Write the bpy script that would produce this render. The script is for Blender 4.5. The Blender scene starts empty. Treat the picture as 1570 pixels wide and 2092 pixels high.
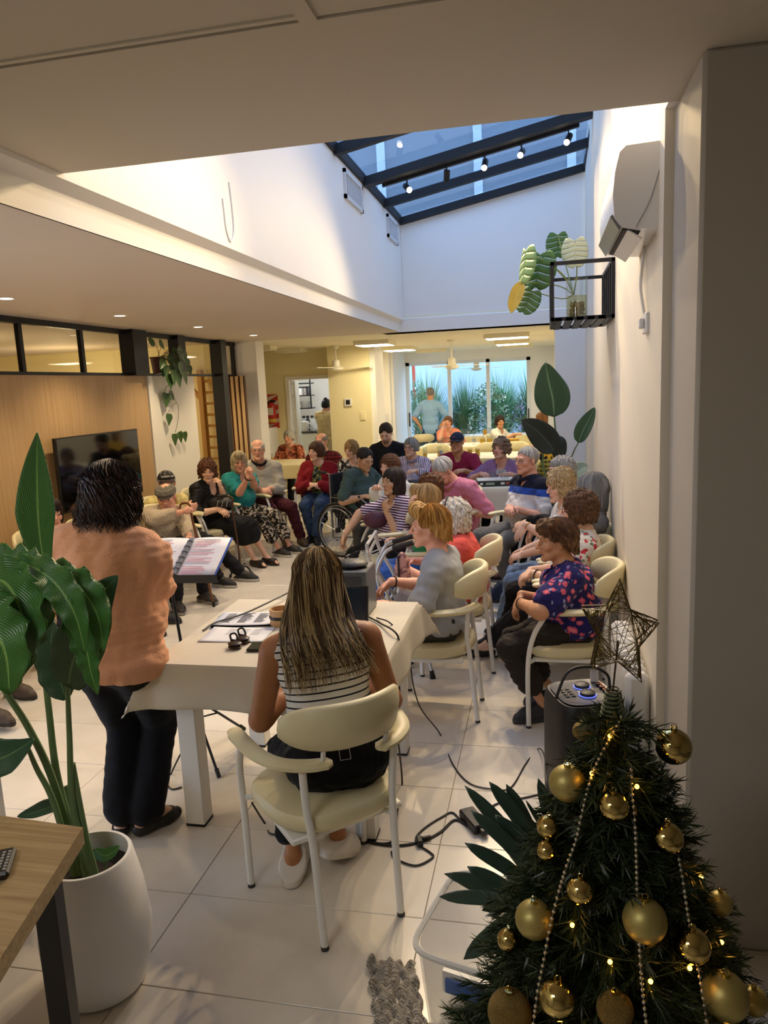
import bpy, bmesh, math, random
import numpy as np
from mathutils import Vector, Matrix

# ------------------------------------------------------------------ camera
F_PX, CX, CY, CAM_H = 1530.0, 785.0, 1046.0, 1.86
_d = np.array([327.0, -272.0, F_PX]); _d /= np.linalg.norm(_d)
_n = np.array([415.0, 9050.0, F_PX]); _n /= np.linalg.norm(_n)
_n -= _n.dot(_d) * _d; _n /= np.linalg.norm(_n)
CR = np.array([np.cross(_n, _d), _d, -_n])
sc = bpy.context.scene
COL = sc.collection
cd = bpy.data.cameras.new('camera'); cam = bpy.data.objects.new('camera', cd); COL.objects.link(cam)
cd.sensor_fit = 'HORIZONTAL'; cd.sensor_width = 36.0; cd.lens = F_PX / 1570.0 * 36.0; cd.clip_start = 0.05; cd.clip_end = 200
cam.matrix_world = Matrix(((CR[0, 0], -CR[0, 1], -CR[0, 2], 0), (CR[1, 0], -CR[1, 1], -CR[1, 2], 0), (CR[2, 0], -CR[2, 1], -CR[2, 2], CAM_H), (0, 0, 0, 1)))
sc.camera = cam
# ------------------------------------------------------------------ sky, exposure
w = bpy.data.worlds.new('dusk_sky'); sc.world = w; w.use_nodes = True
bg = w.node_tree.nodes['Background']; bg.inputs[0].default_value = (0.45, 0.60, 0.86, 1); bg.inputs[1].default_value = 9.5
vs = sc.view_settings
vs.view_transform = 'Standard'; vs.look = 'None'; vs.gamma = 1.0; vs.use_curve_mapping = False; vs.exposure = -0.10
sc.cycles.max_bounces = 8; sc.cycles.diffuse_bounces = 5; sc.cycles.glossy_bounces = 3; sc.cycles.transmission_bounces = 5; sc.cycles.transparent_max_bounces = 12
sc.cycles.caustics_reflective = False; sc.cycles.caustics_refractive = False; sc.cycles.sample_clamp_indirect = 4.0
sc.cycles.use_denoising = True

# ------------------------------------------------------------------ helpers
PI = math.pi
def lin(c):
    return c / 12.92 if c <= 0.04045 else ((c + 0.055) / 1.055) ** 2.4
def C(h):
    if isinstance(h, (tuple, list)): return tuple(h)[:3]
    return tuple(lin(int(h[i:i + 2], 16) / 255) for i in (1, 3, 5))
def ray(px, py):
    return CR @ np.array([px - CX, py - CY, F_PX])
def P(px, py, Y=None, Z=None, X=None):
    """a point of the real place, surveyed from its bearing and one known coordinate"""
    v = ray(px, py)
    t = Y / v[1] if Y is not None else ((Z - CAM_H) / v[2] if Z is not None else X / v[0])
    return np.array([0, 0, CAM_H]) + v * t
def V3(a): return np.array(a, dtype=float)
def unit(a):
    a = V3(a); n = np.linalg.norm(a); return a / n if n > 1e-9 else V3((0, 0, 1))

_mats = {}
def M(name, col, rough=0.5, metal=0.0, noise=0.0, nscale=8.0, bump=0.0, bscale=60.0, emit=None, estr=0.0, spec=0.5, coat=0.0, trans=0.0, alpha=1.0, sheen=0.0, stretch=None, sss=0.0):
    if name in _mats: return _mats[name]
    m = bpy.data.materials.new(name); m.use_nodes = True; nt = m.node_tree; b = nt.nodes['Principled BSDF']
    c = C(col); b.inputs['Base Color'].default_value = (*c, 1)
    b.inputs['Roughness'].default_value = rough; b.inputs['Metallic'].default_value = metal
    b.inputs['Specular IOR Level'].default_value = spec; b.inputs['Coat Weight'].default_value = coat
    b.inputs['Transmission Weight'].default_value = trans; b.inputs['Alpha'].default_value = alpha
    b.inputs['Sheen Weight'].default_value = sheen
    if sss: b.inputs['Subsurface Weight'].default_value = sss; b.inputs['Subsurface Radius'].default_value = (0.02, 0.008, 0.004)
    if emit is not None:
        b.inputs['Emission Color'].default_value = (*C(emit), 1); b.inputs['Emission Strength'].default_value = estr
    tc = None
    if noise or bump:
        tc = nt.nodes.new('ShaderNodeTexCoord'); src = tc.outputs['Object']
        if stretch:
            mp = nt.nodes.new('ShaderNodeMapping'); mp.inputs['Scale'].default_value = stretch; nt.links.new(src, mp.inputs[0]); src = mp.outputs[0]
    if noise:
        n = nt.nodes.new('ShaderNodeTexNoise'); n.inputs['Scale'].default_value = nscale; n.inputs['Detail'].default_value = 5; nt.links.new(src, n.inputs['Vector'])
        r = nt.nodes.new('ShaderNodeMix'); r.data_type = 'RGBA'
        r.inputs['A'].default_value = (*[min(1, x * (1 - noise)) for x in c], 1); r.inputs['B'].default_value = (*[min(1, x * (1 + noise)) for x in c], 1)
        nt.links.new(n.outputs['Fac'], r.inputs['Factor']); nt.links.new(r.outputs['Result'], b.inputs['Base Color'])
    if bump:
        n = nt.nodes.new('ShaderNodeTexNoise'); n.inputs['Scale'].default_value = bscale; n.inputs['Detail'].default_value = 3; nt.links.new(src, n.inputs['Vector'])
        bp = nt.nodes.new('ShaderNodeBump'); bp.inputs['Strength'].default_value = bump; bp.inputs['Distance'].default_value = 0.01
        nt.links.new(n.outputs['Fac'], bp.inputs['Height']); nt.links.new(bp.outputs[0], b.inputs['Normal'])
    _mats[name] = m
    return m
def MGLASS(name, tint=(1, 1, 1), refl=1.0, rough=0.0):
    """thin window glass: clear straight through, mirror-like by Fresnel"""
    if name in _mats: return _mats[name]
    m = bpy.data.materials.new(name); m.use_nodes = True; nt = m.node_tree; nt.nodes.clear()
    o = nt.nodes.new('ShaderNodeOutputMaterial'); mx = nt.nodes.new('ShaderNodeMixShader'); t = nt.nodes.new('ShaderNodeBsdfTransparent'); g = nt.nodes.new('ShaderNodeBsdfGlossy')
    f = nt.nodes.new('ShaderNodeLayerWeight'); f.inputs[0].default_value = 0.5; pw = nt.nodes.new('ShaderNodeMath'); pw.operation = 'POWER'; pw.inputs[1].default_value = 4.0; mu = nt.nodes.new('ShaderNodeMath'); mu.operation = 'MULTIPLY_ADD'; mu.inputs[1].default_value = 0.75 * refl; mu.inputs[2].default_value = 0.045 * refl; mu.use_clamp = True
    t.inputs[0].default_value = (*tint, 1); g.inputs['Roughness'].default_value = rough
    nt.links.new(f.outputs['Facing'], pw.inputs[0]); nt.links.new(pw.outputs[0], mu.inputs[0]); nt.links.new(mu.outputs[0], mx.inputs[0]); nt.links.new(t.outputs[0], mx.inputs[1]); nt.links.new(g.outputs[0], mx.inputs[2]); nt.links.new(mx.outputs[0], o.inputs[0])
    _mats[name] = m
    return m
def MWOOD(name, a, b_, scale=3.0, axis=2, rough=0.45):
    if name in _mats: return _mats[name]
    m = M(name, a, rough); nt = m.node_tree; b = nt.nodes['Principled BSDF']
    tc = nt.nodes.new('ShaderNodeTexCoord'); mp = nt.nodes.new('ShaderNodeMapping'); s = [28.0, 28.0, 28.0]; s[axis] = 0.9
    mp.inputs['Scale'].default_value = s; nt.links.new(tc.outputs['Object'], mp.inputs[0])
    n = nt.nodes.new('ShaderNodeTexNoise'); n.inputs['Scale'].default_value = scale; n.inputs['Detail'].default_value = 6; n.inputs['Distortion'].default_value = 0.6; nt.links.new(mp.outputs[0], n.inputs['Vector'])
    cr = nt.nodes.new('ShaderNodeValToRGB'); cr.color_ramp.elements[0].position = 0.3; cr.color_ramp.elements[0].color = (*C(b_), 1); cr.color_ramp.elements[1].position = 0.7; cr.color_ramp.elements[1].color = (*C(a), 1)
    nt.links.new(n.outputs['Fac'], cr.inputs[0]); nt.links.new(cr.outputs[0], b.inputs['Base Color'])
    return m

def tag(o, label=None, cat=None, group=None, kind=None):
    if label: o['label'] = label
    if cat: o['category'] = cat
    if group: o['group'] = group
    if kind: o['kind'] = kind
    return o
def thing(name, label, cat, loc=(0, 0, 0), rz=0.0, group=None):
    o = bpy.data.objects.new(name, None); o.empty_display_size = 0.1; COL.objects.link(o); o.location = tuple(float(x) for x in loc); o.rotation_euler = (0, 0, rz)
    return tag(o, label, cat, group)
def wloc(o):
    p = V3((0, 0, 0))
    while o is not None: p = p + V3(o.location); o = o.parent
    return p
def mk(name, verts, faces, mat, parent=None, smooth=True, world=True, attrs=None, fmat=None):
    """link ONE mesh object; with world=True the vertices are world coordinates"""
    v = np.asarray(verts, dtype=np.float64).reshape(-1, 3)
    if parent is not None and world: v = v - wloc(parent)
    me = bpy.data.meshes.new(name)
    if isinstance(faces, np.ndarray) and faces.ndim == 2:
        nf, k = faces.shape
        me.vertices.add(len(v)); me.vertices.foreach_set('co', v.astype(np.float32).ravel())
        me.loops.add(nf * k); me.loops.foreach_set('vertex_index', faces.astype(np.int32).ravel())
        me.polygons.add(nf); me.polygons.foreach_set('loop_start', np.arange(0, nf * k, k, dtype=np.int32)); me.polygons.foreach_set('loop_total', np.full(nf, k, dtype=np.int32))
        me.update(calc_edges=True)
    else:
        me.from_pydata(v.tolist(), [], [list(map(int, f)) for f in faces])
    for m in (mat if isinstance(mat, (list, tuple)) else [mat]): me.materials.append(m)
    n = len(me.polygons)
    if n: me.polygons.foreach_set('use_smooth', np.full(n, bool(smooth)))
    if fmat is not None: me.polygons.foreach_set('material_index', np.asarray(fmat, dtype=np.int32))
    for an, (ty, data) in (attrs or {}).items():
        if ty == 'COLOR':
            a = me.color_attributes.new(an, 'FLOAT_COLOR', 'POINT'); a.data.foreach_set('color', np.asarray(data, dtype=np.float32).ravel())
        else:
            a = me.attributes.new(an, ty, 'POINT'); a.data.foreach_set('vector' if ty == 'FLOAT_VECTOR' else 'value', np.asarray(data, dtype=np.float32).ravel())
    o = bpy.data.objects.new(name, me); COL.objects.link(o)
    if parent is not None: o.parent = parent
    return o
def copy_tree(o, parent=None):
    c = o.copy(); COL.objects.link(c)
    if parent is not None: c.parent = parent
    for ch in list(o.children): copy_tree(ch, c)
    return c

def catmull(pts, n=6):
    p = [V3(x) for x in pts]
    if len(p) < 3: return p
    q = [2 * p[0] - p[1]] + p + [2 * p[-1] - p[-2]]; out = []
    for i in range(1, len(q) - 2):
        for k in range(n):
            t = k / n; a, b, c, d = q[i - 1], q[i], q[i + 1], q[i + 2]
            out.append(0.5 * (2 * b + (c - a) * t + (2 * a - 5 * b + 4 * c - d) * t * t + (3 * b - a - 3 * c + d) * t ** 3))
    out.append(p[-1]); return out

class MB:
    """collects shapes, then links them as one mesh object"""
    def __init__(s): s.v = []; s.f = []; s.sm = []
    def add(s, v, f):
        n = len(s.v); s.v.extend([tuple(x) for x in v]); s.f.extend([tuple(i + n for i in q) for q in f]); return s
    def box(s, lo, hi, bev=0.0, R=None, o=(0, 0, 0)):
        lo, hi = V3(lo), V3(hi)
        if bev <= 0:
            v = [(x, y, z) for z in (lo[2], hi[2]) for y in (lo[1], hi[1]) for x in (lo[0], hi[0])]
            f = [(0, 2, 3, 1), (4, 5, 7, 6), (0, 1, 5, 4), (2, 6, 7, 3), (0, 4, 6, 2), (1, 3, 7, 5)]
        else:
            b = min(bev, *(0.49 * (hi - lo))); v = []; ix = {}
            for cx in (0, 1):
                for cy in (0, 1):
                    for cz in (0, 1):
                        for ax in range(3):
                            p = [0, 0, 0]
                            for k, cc in enumerate((cx, cy, cz)):
                                e = hi[k] if cc else lo[k]; p[k] = e if k == ax else e + (-b if cc else b)
                            ix[(cx, cy, cz, ax)] = len(v); v.append(tuple(p))
            f = []
            for ax in range(3):
                u, w_ = [(1, 2), (2, 0), (0, 1)][ax]
                for sd in (0, 1):
                    q = []
                    for (a, c) in ((0, 0), (1, 0), (1, 1), (0, 1)):
                        k = [0, 0, 0]; k[ax] = sd; k[u] = a; k[w_] = c; q.append(ix[(*k, ax)])
                    f.append(q if sd else q[::-1])
            for ax in range(3):
                u, w_ = [(1, 2), (2, 0), (0, 1)][ax]
                for a in (0, 1):
                    for c in (0, 1):
                        k0 = [0, 0, 0]; k1 = [0, 0, 0]; k0[u] = k1[u] = a; k0[w_] = k1[w_] = c; k1[ax] = 1
                        q = [ix[(*k0, u)], ix[(*k1, u)], ix[(*k1, w_)], ix[(*k0, w_)]]
                        f.append(q if (a != c) else q[::-1])
            for cx in (0, 1):
                for cy in (0, 1):
                    for cz in (0, 1):
                        q = [ix[(cx, cy, cz, k)] for k in range(3)]; f.append(q if (cx + cy + cz) % 2 else q[::-1])
        if R is not None: v = [V3(o) + np.asarray(R) @ V3(p) for p in v]
        return s.add(v, f)
    def tube(s, pts, r, n=8, caps=True, flat=1.0, upv=None, closed=False):
        p = [V3(x) for x in pts]; m = len(p); rr = [r] * m if np.isscalar(r) else list(r); rings = []
        t = [unit(p[(i + 1) % m] - p[i - 1]) if closed else unit(p[min(i + 1, m - 1)] - p[max(i - 1, 0)]) for i in range(m)]
        u = V3(upv) if upv is not None else (V3((0, 0, 1)) if abs(t[0][2]) < 0.9 else V3((1, 0, 0)))
        vs_ = []
        for i in range(m):
            if upv is not None: u = V3(upv)
            a = u - u.dot(t[i]) * t[i]
            if np.linalg.norm(a) < 1e-6: a = np.cross(t[i], (1, 0.3, 0.2))
            a = unit(a); b = np.cross(t[i], a); u = a
            for k in range(n):
                an = 2 * PI * k / n; vs_.append(p[i] + rr[i] * (math.sin(an) * b + math.cos(an) * a * flat))
        fs = []
        for i in range(m if closed else m - 1):
            j = (i + 1) % m
            for k in range(n): fs.append((i * n + k, i * n + (k + 1) % n, j * n + (k + 1) % n, j * n + k))
        if caps and not closed: fs += [tuple(range(n))[::-1], tuple((m - 1) * n + k for k in range(n))]
        return s.add(vs_, fs)
    def lathe(s, prof, c=(0, 0, 0), n=24, caps=True):
        v = []; f = []; m = len(prof)
        for r, z in prof:
            for k in range(n): v.append((c[0] + r * math.cos(2 * PI * k / n), c[1] + r * math.sin(2 * PI * k / n), c[2] + z))
        for i in range(m - 1):
            for k in range(n): f.append((i * n + k, i * n + (k + 1) % n, (i + 1) * n + (k + 1) % n, (i + 1) * n + k))
        if caps: f += [tuple(range(n))[::-1], tuple((m - 1) * n + k for k in range(n))]
        return s.add(v, f)
    def ball(s, c, r, n=12, m=8, R=None):
        rr = V3((r, r, r)) if np.isscalar(r) else V3(r); v = []; f = []
        for i in range(m + 1):
            a = PI * i / m
            for k in range(n):
                q = V3((math.sin(a) * math.cos(2 * PI * k / n), math.sin(a) * math.sin(2 * PI * k / n), math.cos(a))) * rr
                v.append(V3(c) + (np.asarray(R) @ q if R is not None else q))
        for i in range(m):
            for k in range(n): f.append((i * n + k, (i + 1) * n + k, (i + 1) * n + (k + 1) % n, i * n + (k + 1) % n))
        return s.add(v, f)
    def prism(s, poly, a, b):
        """poly: list of points; extruded from offset a to offset b (vectors)"""
        k = len(poly); v = [V3(p) + V3(a) for p in poly] + [V3(p) + V3(b) for p in poly]
        f = [tuple(range(k))[::-1], tuple(range(k, 2 * k))] + [(i, (i + 1) % k, k + (i + 1) % k, k + i) for i in range(k)]
        return s.add(v, f)
    def grid(s, pts):
        """pts[i][j] surface"""
        a, b = len(pts), len(pts[0]); v = [p for r in pts for p in r]
        return s.add(v, [(i * b + j, i * b + j + 1, (i + 1) * b + j + 1, (i + 1) * b + j) for i in range(a - 1) for j in range(b - 1)])
    def build(s, name, mat, parent=None, smooth=True, world=True, sharp=None, solid=None):
        o = mk(name, s.v, s.f, mat, parent, smooth, world)
        me = o.data; bm = bmesh.new(); bm.from_mesh(me); bmesh.ops.remove_doubles(bm, verts=bm.verts, dist=1e-6); bmesh.ops.recalc_face_normals(bm, faces=bm.faces)
        if smooth:
            lim = math.radians(sharp or 40)
            for e in bm.edges:
                if len(e.link_faces) == 2 and e.calc_face_angle(0) > lim: e.smooth = False
        bm.to_mesh(me); bm.free()
        if solid:
            md = o.modifiers.new('thickness', 'SOLIDIFY'); md.thickness = solid; md.offset = 0
        return o
def struct(o): o['kind'] = 'structure'; return o
def frame3(fwd, up=(0, 0, 1)):
    f = unit(fwd); r = unit(np.cross(f, up)); u = np.cross(r, f); return np.stack([r, f, u], axis=1)
def bezier_patch_leaf(base, tip, width, droop=0.0, nrm=(0, 0, 1), fold=0.15, n=9, m=4, shape=None, wave=0.0, seed=0, droop_dir=(0, 0, -1)):
    """leaf surface with a folded midrib: rows along the length"""
    base, tip = V3(base), V3(tip); ax = tip - base; L = np.linalg.norm(ax); t = ax / L
    nn = V3(nrm); nn = unit(nn - nn.dot(t) * t); sd = np.cross(t, nn); rows = []; rng = random.Random(seed); ph = rng.uniform(0, 6)
    for i in range(n + 1):
        a = i / n; c = base + ax * a + V3(droop_dir) * (droop * L * a * a) - V3(droop_dir) * (droop * L * 0.5 * a * (1 - a))
        wd = width * (shape(a) if shape else (math.sin(PI * min(1, a ** 0.85)) ** 0.8) * (1 - 0.25 * a)) + 0.0006; r = []
        for j in range(-m, m + 1):
            s_ = j / m; z = fold * abs(s_) * wd + wave * wd * math.sin(9 * a + ph + (2 if s_ > 0 else 0)) * abs(s_) ** 2
            r.append(c + sd * (s_ * wd) + nn * z)
        rows.append(r)
    return rows
# ------------------------------------------------------------------ lamps that stand alone are built with their fittings below
W_WHITE = M('white_paint', '#efece6', 0.6, noise=0.025, nscale=3, bump=0.05, bscale=90)
W_CEIL = M('ceiling_paint', '#e4ddd0', 0.7, noise=0.02, nscale=2)
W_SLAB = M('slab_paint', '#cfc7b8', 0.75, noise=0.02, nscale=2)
W_CREAM = M('cream_paint', '#efe3b4', 0.65, noise=0.02, nscale=3)
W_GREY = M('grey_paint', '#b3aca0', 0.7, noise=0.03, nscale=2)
W_RIGHT = M('warm_white_paint', '#e2d9c7', 0.62, noise=0.03, nscale=2.5, bump=0.12, bscale=14, stretch=(1, 1, 0.12))
BLACK_STEEL = M('black_steel', '#15151a', 0.45, metal=0.3)
STEEL_SKY = M('skylight_steel', '#0d0f13', 0.6, metal=0.2)
GLASS_SKY = MGLASS('skylight_glass', (0.43, 0.49, 0.56), refl=0.6, rough=0.02)
GLASS_WIN = MGLASS('window_glass', (0.92, 0.97, 0.98), refl=0.8)
GLASS_PART = MGLASS('partition_glass', (0.9, 0.9, 0.88), refl=0.6)
ALU = M('white_aluminium', '#dfe3e6', 0.4)
CH = 2.551
# floor with separate porcelain tiles
fb = struct(MB().box((-8.5, -2.5, -0.06), (3, 17.6, -0.004)).build('floor', M('grout', '#8f867a', 0.9), smooth=False))
def tile_mat():
    m = M('porcelain_tile', '#dfd7c9', 0.22, spec=0.5); nt = m.node_tree; b = nt.nodes['Principled BSDF']
    g = nt.nodes.new('ShaderNodeNewGeometry'); n = nt.nodes.new('ShaderNodeTexNoise'); n.inputs['Scale'].default_value = 2.2; n.inputs['Detail'].default_value = 8; n.inputs['Roughness'].default_value = 0.62
    nt.links.new(g.outputs['Position'], n.inputs['Vector'])
    oi = nt.nodes.new('ShaderNodeObjectInfo'); r = nt.nodes.new('ShaderNodeValToRGB')
    r.color_ramp.elements[0].position = 0.3; r.color_ramp.elements[0].color = (*C('#d3cabc'), 1); r.color_ramp.elements[1].position = 0.7; r.color_ramp.elements[1].color = (*C('#e6dfd3'), 1)
    nt.links.new(n.outputs['Fac'], r.inputs[0])
    mx = nt.nodes.new('ShaderNodeMix'); mx.data_type = 'RGBA'; mx.blend_type = 'MULTIPLY'; mx.inputs['Factor'].default_value = 0.06
    nt.links.new(r.outputs[0], mx.inputs['A']); nt.links.new(oi.outputs['Random'], mx.inputs['B']); nt.links.new(mx.outputs['Result'], b.inputs['Base Color'])
    return m
TW, TL = 0.893, 0.4345
t0 = MB().box((0.0016, 0.0016, -0.02), (TW - 0.0016, TL - 0.0016, 0), bev=0.0012).build('floor_tile', tile_mat(), fb, smooth=False, world=False)
first = True
for i in range(-5, 2):
    for j in range(-4, 37):
        x, y = -0.434 + i * TW, 1.899 + j * TL
        if x < -4.4 and y < 9.6 and y > 3.9: pass
        t = t0 if first else t0.copy()
        if not first: COL.objects.link(t)
        t.parent = fb; t.location = (x, y, 0); first = False
def wall(name, lo, hi, mat=W_WHITE, bev=0.0):
    return struct(MB().box(lo, hi, bev=bev).build(name, mat, smooth=bev > 0))
# near slab over the camera, split by the drywall joint
yj = P(400, 77, Z=2.72)[1]
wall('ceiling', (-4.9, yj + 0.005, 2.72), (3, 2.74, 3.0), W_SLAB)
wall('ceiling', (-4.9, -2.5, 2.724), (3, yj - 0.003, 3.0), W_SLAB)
bx = P(620, 25, Z=2.72)[0]
wall('trim_1', (bx - 0.022, yj - 1.2, 2.716), (bx + 0.022, yj - 0.003, 2.7241), W_SLAB)
wall('trim_2', (-1.9, yj - 0.028, 2.719), (bx - 0.022, yj - 0.012, 2.7241), W_SLAB)
# room sides
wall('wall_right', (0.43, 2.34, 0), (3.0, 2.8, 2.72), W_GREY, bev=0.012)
wall('wall_right', (0.40, 2.7401, 2.7201), (3.0, 2.8, 4.7), W_WHITE)
struct(MB().prism([(0.40, 2.8, 0), (0.51, 9.95, 0), (0.8, 9.95, 0), (0.8, 2.8, 0)], (0, 0, 0), (0, 0, 4.62)).build('wall_right', W_RIGHT, smooth=False))
wall('wall_right', (0.14, 9.95, 0), (0.8, 10.45, CH), W_WHITE)
wall('wall_right', (0.27, 10.45, 0), (0.6, 16.5, CH), W_WHITE)
wall('wall_rear', (-8.5, -2.6, 0), (3, -2.5, 3.0), W_GREY)
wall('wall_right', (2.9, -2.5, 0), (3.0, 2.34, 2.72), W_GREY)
# void above the middle of the room
wv = struct(MB().prism([(-1.85, 0, CH), (-1.85, 0, 2.665), (-1.80, 0, 2.70), (-1.80, 0, 3.99), (-2.1, 0, 3.99), (-2.1, 0, 2.70), (-1.86, 0, CH)], (0, 2.0, 0), (0, 9.97, 0)).build('wall_left', W_WHITE, smooth=False))
ZL, ZR = 3.97, 4.40
def zs(x): return ZL + (x + 1.8) * (ZR - ZL) / 2.31
struct(MB().prism([(-2.1, 0, CH), (0.6, 0, CH), (0.6, 0, zs(0.6)), (-2.1, 0, zs(-2.1))], (0, 9.98, 0), (0, 10.3, 0)).build('wall_back', W_WHITE, smooth=False))
struct(MB().prism([(0, 9.9801, CH), (0, 9.945, CH), (0, 9.945, 2.715), (0, 9.9801, 2.735)], (-1.85, 0, 0), (0.515, 0, 0)).build('trim_3', W_WHITE, smooth=False))
struct(MB().prism([(-2.1, 0, 2.73), (0.8, 0, 2.73), (0.8, 0, zs(0.8)), (-2.1, 0, zs(-2.1))], (0, 2.6, 0), (0, 2.739, 0)).build('wall_front', W_WHITE, smooth=False))
mkd = MB()
pts = [P(a, b, X=-1.797) for a, b in [(468, 372), (474, 420), (478, 470), (472, 494), (463, 470), (458, 430), (455, 405)]]
mkd.tube(catmull(pts, 5), 0.004, 6).build('plaster_drip', W_WHITE, wv)
# low ceiling on the left, dining-room ceiling
wall('ceiling', (-8.5, 0.5, CH), (-1.851, 9.97, 2.75), M('low_ceiling_paint', '#d9cdbd', 0.7, noise=0.02, nscale=2))
wall('ceiling', (-8.5, 9.97, CH), (0.8, 16.7, 2.75), M('dining_ceiling_paint', '#efe6c8', 0.7))
# skylight
sky = struct(thing('window_1', 'sloping glass skylight in dark steel bars over the middle of the room', 'skylight', (0, 2.74, 3.97)))
del sky['category']
ys = [2.76, 3.7, 4.75, 5.8, 6.83, 7.96, 8.94, 9.93]
sl = unit((2.31, 0, ZR - ZL)); nrm = V3((-sl[2], 0, sl[0]))
def bar_x(y, wd, dp, name='skylight_bar'):
    a, b = V3((-1.80, y, zs(-1.80))), V3((0.52, y, zs(0.52)))
    m = MB(); q = [a + V3((0, -wd / 2, 0)), a + V3((0, wd / 2, 0)), a + V3((0, wd / 2, 0)) - nrm * dp, a + V3((0, -wd / 2, 0)) - nrm * dp]
    m.prism(q, (0, 0, 0), b - a); return m.build(name, STEEL_SKY, sky, smooth=False)
for k, y in enumerate(ys): bar_x(y, 0.07 if k not in (5,) else 0.12, 0.085)
for x in (-1.80, 0.49):
    MB().prism([(x - 0.0, 0, zs(x) + 0.03), (x + 0.03, 0, zs(x + 0.03) + 0.03), (x + 0.03, 0, zs(x + 0.03) - 0.06), (x, 0, zs(x) - 0.06)], (0, 2.74, 0), (0, 9.97, 0)).build('skylight_edge', STEEL_SKY, sky, smooth=False)
for a, b in zip(ys[:-1], ys[1:]):
    MB().prism([(-1.80, 0, zs(-1.80) + 0.005), (0.52, 0, zs(0.52) + 0.005), (0.52, 0, zs(0.52) + 0.017), (-1.80, 0, zs(-1.80) + 0.017)], (0, a + 0.004, 0), (0, b - 0.004, 0)).build('glass_pane', GLASS_SKY, sky, smooth=False)
# partition between hall and therapy room (plane X = -4.2)
PX = -4.2
wd_ = MWOOD('oak_panel', '#bd9d72', '#ad8b5e', 2.0, 2, 0.5)
wall('wall_left', (-4.35, 7.52, 0), (-4.19, 8.62, 2.085), M('panel_white', '#ebe7dd', 0.6))
pan = struct(MB().box((-4.35, 2.6, 0), (-4.22, 7.5199, 2.085)).build('wall_left', M('panel_core', '#8a6f4c', 0.7), smooth=False))
for k in range(6):
    y0 = 7.5 - 0.82 * (k + 1)
    MB().box((-4.2201, y0 + 0.001, 0.0), (-4.20, y0 + 0.819, 2.085)).build('wood_panel', wd_, pan, smooth=False)
part = struct(thing('window_2', 'row of clear glass panes in black steel along the top of the left partition', 'partition', (PX, 6, 2.085))); del part['category']
def bar(lo, hi, name='steel_bar'): return MB().box(lo, hi).build(name, BLACK_STEEL, part, smooth=False)
bar((-4.25, 2.6, 2.086), (-4.19, 9.98, 2.112)); bar((-4.25, 2.6, 2.50), (-4.19, 9.98, 2.55))
mull = [2.7, 3.75, 4.75, 5.56, 6.41]
for y in mull: bar((-4.24, y - 0.022, 2.11), (-4.20, y + 0.022, 2.50))
bar((-4.26, 7.14, 2.086), (-4.10, 7.42, 2.551), 'steel_post'); bar((-4.26, 8.18, 2.086), (-4.13, 8.36, 2.551), 'steel_post'); bar((-4.26, 9.30, 0), (-4.10, 9.46, 2.551), 'steel_post'); bar((-4.25, 9.93, 2.11), (-4.2, 9.98, 2.50))
ends = mull + [7.28, 8.27, 9.38, 9.95]
for a, b in zip(ends[:-1], ends[1:]): MB().box((-4.228, a + 0.02, 2.11), (-4.222, b - 0.02, 2.50)).build('glass_pane', GLASS_PART, part, smooth=False)
sa0, sa1 = P(456, 860, Y=9.72)[0], P(504, 860, Y=9.72)[0]
sw = struct(MB().box((sa0 - 0.1, 9.74, 0), (sa1, 9.79, 2.085)).build('wall_left', M('slat_backing', '#59391c', 0.7), smooth=False))
for k in range(5):
    x = sa0 + (sa1 - sa0) * (k + 0.25) / 5
    MB().box((x, 9.715, 0.0), (x + (sa1 - sa0) * 0.11, 9.7401, 2.085), bev=0.003).build('wood_slat', MWOOD('slat_oak', '#e6c493', '#d9b480', 2, 2, 0.5), sw, smooth=False)
wall('wall_left', (-4.45, 9.9801, 0), (-3.89, 10.28, CH), W_WHITE)
# therapy room behind the partition
wall('wall_left', (-8.4, 2.6, 0), (-8.3, 10.2, CH), W_CREAM)
wall('wall_left', (-8.3, 10.1, 0), (-4.4501, 10.2, CH), W_CREAM)
wall('wall_left', (-8.3, 2.5, 0), (-4.2, 2.6, CH), W_CREAM)
# left wall stub next to the camera, with baseboard
wall('wall_left', (-2.6, -2.5, 0), (-1.86, 2.075, CH), W_WHITE)
struct(MB().box((-2.62, -2.5, 0), (-1.845, 2.092, 0.10), bev=0.004).build('baseboard_left', M('baseboard_white', '#dedad0', 0.5), smooth=False))
# dining room walls
YK = 12.8
wall('wall_back', (-6.2, YK, 0), (-4.43, YK + 0.15, CH), W_CREAM)
wall('wall_back', (-4.43, YK, 2.06), (-3.5, YK + 0.15, CH), W_CREAM)
wall('wall_left', (-6.3, 10.2, 0), (-6.2, YK, CH), W_CREAM)
wall('wall_left', (-4.80, 10.9, 0), (-4.68, YK - 0.001, 1.23), W_WHITE)
wall('wall_back', (-3.54, 12.3, 0), (-2.83, 13.0, CH), W_CREAM)
wall('wall_back', (-2.8299, 12.35, 0), (-2.74, 13.0, CH), W_WHITE)
wall('wall_back', (-3.75, 14.9, 0), (-3.02, 15.1, CH), W_WHITE)
wall('wall_left', (-3.72, 13.0, 0), (-3.62, 14.9, CH), W_WHITE)
dj = struct(thing('door_1', 'white kitchen door frame', 'door', (-4.0, YK, 0))); del dj['category']
for x in (-4.47, -3.56): MB().box((x, YK - 0.03, 0), (x + 0.06, YK + 0.17, 2.10)).build('door_jamb', W_WHITE, dj, smooth=False)
MB().box((-4.41, YK - 0.03, 2.04), (-3.56, YK + 0.17, 2.10)).build('door_head', W_WHITE, dj, smooth=False)
dx_ = P(613, 830, Y=YK + 0.86)[0]
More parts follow.
